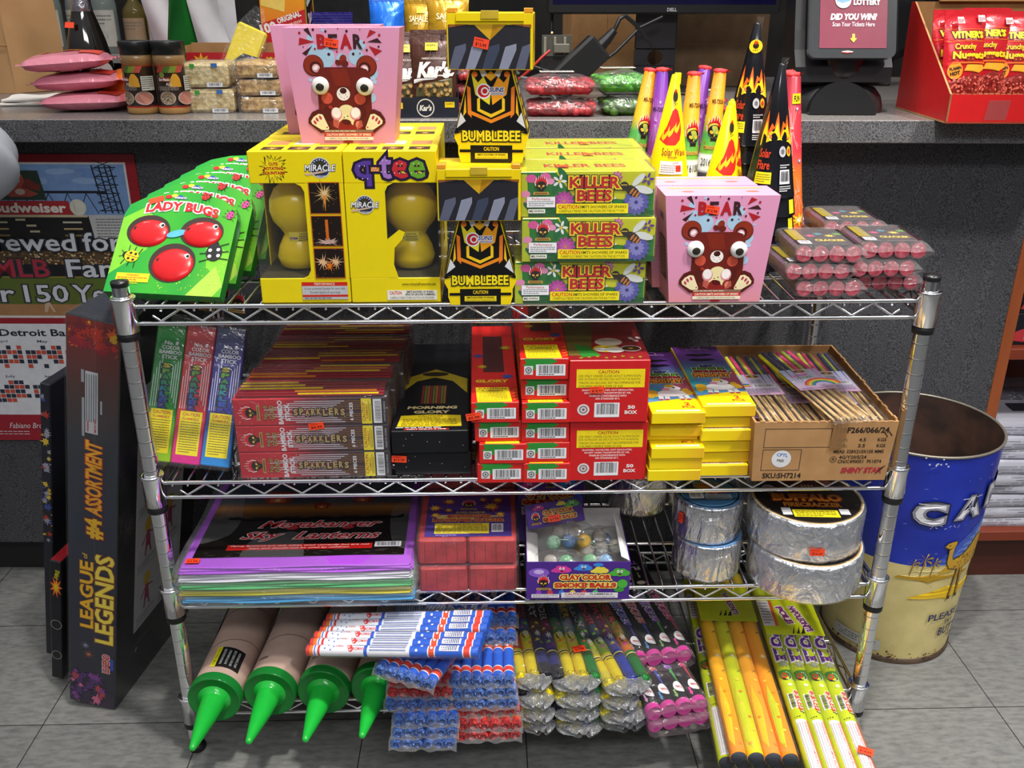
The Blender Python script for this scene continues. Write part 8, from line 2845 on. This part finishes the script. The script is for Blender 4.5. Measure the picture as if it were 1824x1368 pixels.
def foilpouch(label, loc, rz, tilt, W, H_, col, txt, key):
 t = thing('foil_pouch', label, 'snack bag', loc, (tilt, 0, rz), 'standing foil pouches')
 g = G()
 m = foil(key, col, .25, 16, .5, metal=.35)
 fr = lambda u, v: (W * (u - .5) * (1 - .06 * math.sin(PI * v)), -.016 * max(0, math.sin(PI * u)) ** .6 * max(0, math.sin(PI * min(1, v * 1.25))) ** .6, H_ * v)
 g.grid(fr, 14, 18, m)
 g.grid(lambda u, v: (-fr(u, v)[0], -fr(u, v)[1] + .001, H_ * v), 14, 18, m)
 d = D(g, fn=lambda u, v, h: (lambda q: (q[0], q[1] - .0005 - h, q[2]))(fr(u / W + .5, v / H_)), h=.0002, dh=.0001)
 for k in range(7):
  d.rect(-W * .47, H_ * (.80 + .028 * k), W * .47, H_ * (.806 + .028 * k), '#8a6a14' if 'gold' in key else '#2c3a8a', 6, 1)
 if txt:
  d.text(txt, 0, H_ * .60, W * .62, .012, '#f0e4b0', .02); d.text('SNACKS', 0, H_ * .53, W * .32, .005, '#f0e4b0', .01)
  d.rect(-W * .06, H_ * .68, W * .22, H_ * .76, '#ecd41c', 3, 1)
 g.build('pouch', t)
 return t
foilpouch('blue foil pouch standing in the riser behind the pink box', (-.192, 1.945, ZC + .090), R(3), R(-8), .070, .135, '#1c6ad8', '', 'blue_pouch')
foilpouch('gold foil pouch beside the blue pouch in the riser', (-.132, 1.960, ZC + .090), R(-6), R(-8), .062, .130, '#b88c1c', 'SAHALE', 'gold_pouch')
foilpouch('gold foil pouch at the right end of the riser', (-.072, 1.945, ZC + .092), R(2), R(-8), .082, .135, '#b88c1c', 'SAHALE', 'gold_pouch')
foilpouch('purple foil pouch leaning behind the pink bear boxes', (-.262, 1.990, ZC), R(-14), R(-6), .080, .160, '#6a2ab0', '', 'purple_pouch')
foilpouch('dark violet foil pouch between the snack stick box and the purple pouch', (-.318, 2.080, ZC), R(10), R(-6), .085, .180, '#2c1c7a', '', 'violet_pouch')
# dried fruit and green candy in clear bags
def fruitbag(label, loc, rz, W, L, H_, cols, seed, tag_=True):
 t = thing('candy_bag', label, 'candy bag', loc, rz, 'clear candy bags on the counter')
 g = G()
 rg_ = random.Random(seed)
 c1, c2 = cols
 m = speck('candy_' + c1, c1, c2, 70, .5, .35, .65, bump=.8)
 g.box(-W * .44, W * .44, .008, L - .008, .001, H_ * .62, m, .008)
 for _ in range(60):
  x, y = rg_.uniform(-W * .42, W * .42), rg_.uniform(.012, L - .012)
  g.ball((x, y, H_ * .60), rg_.uniform(.006, .010), m, 8, (1, 1, .6))
 for k in range(12):
  g.ball((-W * .41 + W * .82 * k / 11, .009, rg_.uniform(.2, .5) * H_), rg_.uniform(.006, .010), m, 8, (1, .6, .9))
 o = g.build('candy', t); o['kind'] = 'stuff'
 g = G()
 f = film('candy_film', amount=.03, bump=.9, scale=30, rough=.10, haze=.03)
 def sf(sgn):
  def fn(u, v):
   if sgn < 0:
    v = 1 - v
   e_ = max(0, math.sin(PI * u)) ** .4 * max(0, math.sin(PI * v)) ** .35
   return (W * (u - .5), L * v - .004, H_ * .42 + sgn * H_ * (.56 if sgn > 0 else .42) * e_ + .002 * math.sin(11 * u + seed) * math.sin(8 * v) * e_)
  return fn
 g.grid(sf(1), 22, 12, f); g.grid(sf(-1), 22, 12, f)
 for sd in (-1, 1):
  g.grid(lambda u, v, sd=sd: (sd * (W * .5 + .016 * u), L * v, H_ * .42 + .003 * math.sin(18 * v + seed) * u), 3, 14, f)
 g.build('clear_bag', t)
 if tag_:
  g = G()
  g.box(-.035, .030, L * .45, L * .70, H_ * 1.0 + .001, H_ * 1.0 + .0018, P('#dcdad4', .5), 0)
  topd(g, 0, 0, H_ * 1.0 + .0018).micro(-.033, L * .47, .028, L * .68, 5, '#6a6a6a', .4)
  g.build('paper_label', t)
 return t
RC, GC = ('#7a1420', '#b82c34'), ('#2c7a14', '#5ab024')
fruitbag('clear bag of red candy, lower of the pair left of the green candy', (.140, 1.800, ZC), R(-2), .146, .11, .036, RC, 1, False)
fruitbag('clear bag of red candy with white label, upper one beside the green candy', (.138, 1.806, ZC + .0375), R(1), .142, .11, .038, RC, 2)
fruitbag('clear bag of green candy, lower of the two', (.268, 1.812, ZC), R(3), .100, .11, .040, ('#2c4a14', '#4a7a1c'), 3, False)
fruitbag('clear bag of green candy with white label, upper of the two', (.262, 1.820, ZC + .0415), R(6), .104, .11, .040, GC, 4)
for k in range(3):
 fruitbag('clear bag of red candy, %s of the pile behind the black and yellow fountain' % ('bottom', 'middle', 'top')[k], (-.012 + .004 * k, 1.840, ZC + k * .031), R(4 * k - 4), .105, .10, .030, RC, 5 + k, False)
fruitbag('small clear bag of red candy glimpsed between the firework cones', (.425, 1.830, ZC), 0, .075, .09, .040, RC, 9)
# monitor, cables, adapter and cardboard
dk = P('#26262a', .4)
t = thing('computer_monitor', 'black computer monitor on a stand, seen from its lower bezel', 'monitor', (.400, 2.250, ZC), R(-1))
g = G()
g.box(-.262, .262, -.012, .030, .172, .50, P('#1a1a1d', .4), .004)
d = front(g, 0, -.012, .172)
d.rect(-.250, .020, .250, .31, P('#141236', .15))
d.text('DELL', .018, .0095, .022, .0075, '#a8a8ae', .04)
g.build('screen_housing', t)
g = G()
st_ = dk
g.box(-.056, .040, .031, .040, .095, .30, st_, .003)
g.box(-.056, .040, .031, .040, .006, .060, st_, .003)
g.box(-.056, -.026, .031, .040, .060, .095, st_, 0); g.box(.010, .040, .031, .040, .060, .095, st_, 0)
n = 28
ring = [(-.008 + .018 * math.cos(2 * PI * k / n), .0775 + .0175 * math.sin(2 * PI * k / n)) for k in range(n)]
sq = []
for x, z in ring:
 q = max(abs(x + .008), abs(z - .0775)); f = .018 / q if q else 1
 sq.append((-.008 + (x + .008) * f, .0775 + (z - .0775) * f * .97))
for y, rev in ((.031, False), (.040, True)):
 vs = [(x, y, z) for x, z in ring] + [(x, y, z) for x, z in sq]
 g.add(vs, [((k, n + k, n + (k + 1) % n, (k + 1) % n)[::(-1 if rev else 1)]) for k in range(n)], st_)
vs = [(x, .031, z) for x, z in ring] + [(x, .040, z) for x, z in ring]
g.add(vs, [(k, (k + 1) % n, n + (k + 1) % n, n + k) for k in range(n)], P('#4a4038', .5))
g.build('stand_neck', t)
g = G()
g.box(-.13, .11, -.04, .13, 0, .006, st_, .003)
g.build('stand_foot', t)
def flatbox(name, label, loc, rz, W, D_, H_, mat, cat):
 t = thing(name, label, cat, loc, rz)
 g = G()
 g.box(0, W, 0, D_, 0, H_, mat, .002)
 d = front(g)
 d.rect(W * .48, .0, W * .485, H_, '#7a5630'); d.rect(0, H_ * .5, W, H_ * .503, '#9a7448')
 g.build('carton', t)
 return t
flatbox('brown_carton', 'plain brown carton behind the monitor stand, left of it', (.212, 2.46, ZC), R(2), .185, .20, .20, cd, 'cardboard box')
flatbox('brown_carton', 'large dim brown carton behind the monitor stand, right of it', (.432, 2.42, ZC), R(-1), .260, .22, .20, speck('dim_cardboard', '#70583e', '#7e654a', 20, .8), 'cardboard box')
t = thing('power_adapter', 'black power adapter leaning on the counter under the monitor', 'power adapter', (.172, 2.100, ZC + .002), (0, R(-42), R(3)))
g = G()
g.box(0, .130, 0, .045, 0, .062, P('#161618', .4), .006)
g.build('brick', t)
g = G()
g.tube([(.130, .022, .030), (.150, .022, .031), (.172, .022, .034)], [.013, .011, .008], P('#121214', .4), 12)
g.tube([(.172, .022, .034), (.195, .022, .044), (.208, .024, .040), (.214, .030, .010), (.216, .035, -.050)], .0045, P('#121214', .4), 8)
g.build('plug_cable', t)
g = G()
cab = P('#1a1a1c', .45)
g.tube([(.395, 2.225, 1.232), (.345, 2.22, 1.21), (.29, 2.20, 1.160), (.24, 2.19, 1.125), (.19, 2.18, 1.110), (.14, 2.17, 1.120), (.09, 2.18, 1.135)], .0036, cab, 8)
tag(g.build('monitor_wire'), 'black wire sagging from the monitor to the left', 'wire')
g = G()
g.tube([(.155, 2.30, 1.30), (.150, 2.28, 1.20), (.152, 2.26, 1.14), (.165, 2.25, 1.09), (.175, 2.24, 1.068)], .004, cab, 8)
tag(g.build('hanging_cable'), 'black cable hanging down left of the monitor', 'cord')
g = G()
g.tube([(.072, 2.16, 1.105), (.095, 2.15, 1.125), (.120, 2.15, 1.150), (.140, 2.16, 1.165)], .003, P('#b0281c', .4), 8)
tag(g.build('red_wire'), 'thin red wire beside the small circuit board', 'cord')
g = G()
g.tube([(.075, 2.12, 1.112), (.105, 2.11, 1.108), (.135, 2.11, 1.085), (.150, 2.10, 1.068)], .0034, P('#5a5c5e', .4), 8)
tag(g.build('grey_cable'), 'grey cable curling down to the counter behind the red candy', 'cord')
t = thing('circuit_board', 'small bare circuit board with orange light behind the black and yellow fountain', 'circuit board', (.120, 2.20, ZC), 0)
g = G()
g.box(0, .075, 0, .04, 0, .085, P('#1c1a18', .5), .002); g.box(.004, .070, -.002, 0, .085, .130, P('#4a4a42', .6), .001)
for k in range(3):
 g.box(.008 + k * .022, .014 + k * .022, -.008, -.002, .090, .126, P('#8a8474', .5), .001)
g.box(.030, .066, -.012, -.002, .092, .112, P('#6a665a', .5), .002)
g.build('board', t)
g = G()
m, b_ = base('amber_led', .4)
b_.inputs['Emission Color'].default_value = lin('#ff8a1c'); b_.inputs['Emission Strength'].default_value = 4
g.ball((.026, -.004, .135), .0022, m, 10)
g.build('indicator_light', t)
# lottery ticket checker
t = thing('ticket_scanner', 'black ticket checker with maroon sign on the counter right of the cones', 'ticket scanner', (.690, 1.890, ZC), R(-4))
blk_g = P('#1b1a1c', .32, spec=.6)
g = G()
def prof(pts, x0, x1, mat):
 n_ = len(pts)
 a = [(x0, y, z) for y, z in pts]; b = [(x1, y, z) for y, z in pts]
 g.add(a, [tuple(range(n_))], mat); g.add(b, [tuple(reversed(range(n_)))], mat)
 g.add(a + b, [(i, (i + 1) % n_, n_ + (i + 1) % n_, n_ + i) for i in range(n_)], mat)
g.M = Matrix.Translation((-.006, .012, .0))
g.lathe([(1, 0), (.985, .2), (.93, .45), (.80, .68), (.55, .88), (.25, .97), (.001, 1)], speck('brushed_black', '#3c3c3e', '#4c4c4e', 40, .25, metal=.7), 48)
g.v = [((x + .006) * .098 - .006, (y - .012) * .075 + .012, z * .066) for x, y, z in g.v]
g.build('curved_foot', t)
g = G()
hd = [(.0630 * math.cos(PI * k / 24), .0585 * math.sin(PI * k / 24) + .0006) for k in range(25)]
n_ = len(hd)
f_ = [(x - .006, -.072 + .45 * z, z) for x, z in hd]; b_ = [(x - .006, -.030 + .45 * z, z) for x, z in hd]
g.add(f_, [tuple(range(n_))], P('#060607', .7, spec=.15)); g.add(f_ + b_, [(i, n_ + i, n_ + (i + 1) % n_, (i + 1) % n_) for i in range(n_)], P('#161618', .35), True)
g.build('round_plate', t)
g = G()
body = [(-.045, .058), (-.030, .052), (.030, .055), (.060, .070), (.085, .14), (.085, .26), (.030, .26), (-.006, .15), (-.020, .115), (-.044, .085)]
prof(body, -.098, .084, blk_g)
g.build('housing', t)
g = G()
g.M = Matrix.Translation((-.004, -.036, .088)) @ Matrix.Rotation(R(0), 4, 'X')
g.lathe([(.001, -.030), (.022, -.026), (.034, -.010), (.036, .010), (.036, .040)], P('#100f11', .3), 32, (False, False))
g.v = [(x, y * .45 - .018, z) for x, y, z in g.v]
g.build('scan_window', t)
sc = thing
g = G()
tilt = Vector((0, .36, .93)).normalized()
o0 = Vector((-.066, -.062, .112))
d = D(g, o0, (1, 0, 0), tilt, h=.0, dh=.0002)
nn = Vector((1, 0, 0)).cross(tilt)
g.M = Matrix()
def slabp(u0, v0, u1, v1, thick, mat, rad=.008, g=g, off=0):
 pts = []
 for cx_, cy_, a_ in ((u1 - rad, v1 - rad, 0), (u0 + rad, v1 - rad, 90), (u0 + rad, v0 + rad, 180), (u1 - rad, v0 + rad, 270)):
  for k in range(5):
   a = R(a_ + 22.5 * k)
   pts.append((cx_ + rad * math.cos(a), cy_ + rad * math.sin(a)))
 f = [tuple(o0 + Vector((1, 0, 0)) * u + tilt * v + nn * off) for u, v in pts]
 b = [tuple(o0 + Vector((1, 0, 0)) * u + tilt * v + nn * (off - thick)) for u, v in pts]
 n_ = len(pts)
 g.add(f, [tuple(range(n_))], mat); g.add(b, [tuple(reversed(range(n_)))], mat)
 g.add(f + b, [(i, n_ + i, n_ + (i + 1) % n_, (i + 1) % n_) for i in range(n_)], mat)
slabp(-.016, -.010, .146, .20, .010, P('#2a2c2e', .2), .014)
slabp(.004, .008, .128, .195, .0006, P('#7a2c40', .25), .002, off=.0012)
d.h = .002
d.text('DID YOU WIN?', .066, .066, .086, .0125, '#f0ecee', .05, shear=.2)
d.text('Scan Your Tickets Here', .066, .0520, .078, .0085, '#e0ccd4', .01, shear=.1)
d.poly([(.064, .034), (.064, .026), (.060, .026), (.0665, .018), (.073, .026), (.069, .026), (.069, .034)][::-1], '#d8d02c')
d.text('LOTTERY', .090, .0930, .050, .0115, '#f0ecee', .05)
d.circ(.046, .0960, .0145, '#e4e6ea', n=26); d.circ(.046, .0970, .012, '#6a9ac8', n=22); d.poly([(.036, .094), (.044, .090), (.056, .094), (.056, .088), (.046, .084), (.037, .088)], '#e8eaee'); d.circ(.048, .103, .005, '#8a7a4a')
for r_ in (.03, .045):
 pass
g.build('sign_panel', t)
g = G()
slabp(-.014, -.012, .146, .2, .0015, film('scanner_glass', amount=-.02, bump=.02, rough=.04, haze=.0), .016, g=g, off=.008)
g.build('glass_cover', t)
g = G()
m, b_ = base('red_scan_light', .4)
b_.inputs['Emission Color'].default_value = lin('#ff2a1c'); b_.inputs['Emission Strength'].default_value = 3
p_ = o0 + Vector((1, 0, 0)) * .056 + tilt * .001 + nn * .002
g.tube([tuple(p_ - Vector((.010, 0, 0))), tuple(p_), tuple(p_ + Vector((.010, 0, 0)))], [.0006, .0020, .0006], m, 8)
g.build('scan_light', t)
# open red display box of snack bags
redc = P('#c41c1e', .35, vary=.04)
t = thing('red_display_box', 'open red cardboard display box of crunchy snack bags at the right end of the counter', 'display box', (.818, 1.690, ZC), R(-3))
g = G()
W, D_, H_ = .30, .25, .200
th = .0035
g.box(0, W, 0, th, 0, .050, redc, 0); g.box(0, W, D_ - th, D_, 0, H_, redc, 0, front=cdi); g.box(0, W, 0, D_, 0, .003, cd, 0); g.box(th, W - th, th, D_ - th, .024, .027, cd, 0)
for x in (0, W - th):
 pts = [(0, .003), (D_ - th, .003), (D_ - th, H_), (D_ * .93, H_), (th * .5, .051), (0, .05)]
 f = [(x, y, z) for y, z in pts]; b = [(x + th, y, z) for y, z in pts]
 n_ = len(pts)
 g.add(f, [tuple(reversed(range(n_)))], redc if x == 0 else cd); g.add(b, [tuple(range(n_))], cd if x == 0 else redc)
 g.add(f + b, [(i, (i + 1) % n_, n_ + (i + 1) % n_, n_ + i) for i in range(n_)], cd)
g.box(.05, W - .05, D_ - th - .010, D_ - th, H_, H_ + .030, cd, .001)
rg = random.Random(4)
for k in range(30):
 g.box(W * k / 30, W * (k + .6) / 30, 0, th, .050, .050 + rg.uniform(.0004, .0016), cd, 0)
g.add([(.066, -.0006, .006), (.105, -.0006, .006), (.108, -.0006, .040), (.070, -.0006, .040)], [(0, 1, 2, 3)], film('red_tape', '#e8b0a8', amount=.05, haze=.05, bump=.1))
g.M = Matrix()
g.build('card_tray', t)
def nuggets(label, loc, rz, tilt, k):
 t = thing('nugget_bag', label, 'snack bag', loc, (tilt, 0, rz), 'red snack bags in the red box')
 g = G()
 m = foil('nugget_foil', '#c81c28', .25, 18, .45, metal=.15)
 W, H_ = .082, .160
 fr = lambda u, v: (W * (u - .5), -.016 * max(0, math.sin(PI * u)) ** .6 * max(0, math.sin(PI * min(1, v * 1.12))) ** .55, H_ * v)
 g.grid(fr, 16, 20, m)
 g.grid(lambda u, v: (-fr(u, v)[0], -fr(u, v)[1] + .001, H_ * v), 16, 20, m)
 d = D(g, fn=lambda u, v, h: (lambda q: (q[0], q[1] - .0006 - h, q[2]))(fr(u / W + .5, v / H_)), h=.0002, dh=.0001)
 d.rect(-W * .48, .105, W * .48, .1055, '#e8a01c', 8, 1); d.rect(-W * .48, .126, W * .48, .1265, '#e8a01c', 8, 1)
 d.text("VITNER'S", 0, .1165, .062, .013, '#f0d81c', .06, out=[('#5a1014', .08)])
 d.text('SINCE 1926', .004, .1080, .024, .0022, '#e8c0a0', .01)
 d.text('Crunchy', -.006, .0945, .040, .013, '#f0c81c', .03, out=[('#8a1410', .06)])
 d.text('Nuggets', .002, .0790, .062, .017, '#f0d01c', .04, out=[('#8a1410', .06)])
 d.rect(-.030, .066, .036, .069, '#e8641c', 8, 1)
 d.circ(-.024, .054, .0125, '#e8901c', ry=.0150, n=18); d.text('FLAMIN', -.024, .058, .019, .0055, '#241408', .04, rot=.15); d.text('HOT', -.024, .0495, .016, .0070, '#241408', .05, rot=.15)
 d.sheet([(-.010, .052), (.004, .056), (.022, .050), (.036, .058), (.030, .064), (.016, .060), (-.004, .064)], '#f0a82c', 8, 4)
 d.sheet([(-.036, .006), (.036, .006), (.037, .046), (.010, .050), (-.014, .040), (-.036, .036)], '#8a2420', 10, 8)
 rg_ = random.Random(k)
 for _ in range(120):
  u, v = rg_.uniform(-.034, .034), rg_.uniform(.008, .042)
  d.circ(u, v, rg_.uniform(.0016, .0034), rg_.choice(('#d8685a', '#c04a44', '#e07a66', '#8a2c2a')), ry=.0016, n=6, rot=rg_.uniform(0, 3))
 d.rect(-.026, .134, -.014, .146, '#d8b8b8', 2, 1); d.micro(-.025, .135, -.015, .145, 4, '#8a2a30', .5)
 g.build('bag', t)
 return t
bx, by = .818, 1.690
nuggets('red crunchy snack bag at the front left in the red box', (bx + .052, by + .060, ZC + .030), R(8), R(-12), 1)
nuggets('red crunchy snack bag in the middle of the red box', (bx + .095, by + .078, ZC + .032), R(-2), R(-10), 2)
nuggets('red crunchy snack bag nearest the right wall of the red box', (bx + .150, by + .080, ZC + .028), R(-3), R(-12), 3)
nuggets('red crunchy snack bag leaning behind the others at the left of the red box', (bx + .060, by + .125, ZC + .030), R(6), R(-12), 4)
nuggets('red crunchy snack bag at the back of the red box', (bx + .115, by + .135, ZC + .032), R(-4), R(-10), 5)
# rounded machine and round black object at the top right corner
t = thing('rounded_machine', 'glossy black rounded appliance at the top right behind the red box', 'appliance', (1.300, 2.420, ZC), 0)
g = G()
dark_m = P('#26262a', .22, .6)
g.M = Matrix.Translation((0, 0, .175)) @ Matrix.Rotation(R(90), 4, 'Y')
g.lathe([(.10, -.185), (.118, -.180), (.120, -.10), (.120, .20)], dark_m, 48)
g.M = Matrix()
g.box(-.18, .20, -.115, .115, 0, .10, P('#141416', .4), .01)
g.box(-.185, .20, -.121, -.10, .098, .106, P('#8a8a8e', .25, .8), .002)
g.build('housing', t)
g = G()
g.box(-.150, -.110, -.122, -.112, .200, .262, P('#3a3a3e', .2, .7), .004)
g.build('latch', t)
t = thing('round_black_stand', 'round black stand with grey rim behind the red box', 'stand', (1.00, 2.45, ZC), 0)
g = G()
g.M = Matrix.Translation((0, 0, .14)) @ Matrix.Rotation(R(90), 4, 'X')
g.lathe([(.001, -.02), (.075, -.02), (.080, -.01), (.080, .02), (.060, .024), (.001, .02)], P('#161618', .35), 40)
g.M = Matrix()
g.box(-.02, .02, -.015, .015, 0, .08, P('#161618', .35), .002)
g.build('disc', t)
# pale plastic bag hanging over the counter edge at the far left
t = thing('hanging_plastic_bag', 'pale grey plastic bag hanging over the counter edge at the far left', 'plastic bag', (-.978, 1.712, .940), 0)
g = G()
gp = speck('grey_poly', '#a2a7b0', '#b6bac2', 8, .4, .3, .7, bump=.8)
def bagf(u, v):
 a = 2 * PI * u
 s_ = max(.03, math.sin(PI * min(.93, .06 + v * .90))) ** .5
 return (.142 * s_ * math.cos(a) * (1 + .05 * math.sin(7 * a + 9 * v) + .04 * math.sin(3 * a + 5 * v)), -.008 + .062 * s_ * math.sin(a) * (1 + .05 * math.sin(5 * a + 7 * v)), -.020 + .185 * v)
g.grid(bagf, 40, 22, gp)
g.tube([(-.10, .0, .150), (-.10, .055, .138), (-.10, .12, .1275), (-.10, .20, .1265)], .004, gp, 8)
g.tube([(-.06, .0, .152), (-.06, .055, .140), (-.06, .12, .1280), (-.06, .18, .1265)], .004, gp, 8)
g.build('bag_body', t)
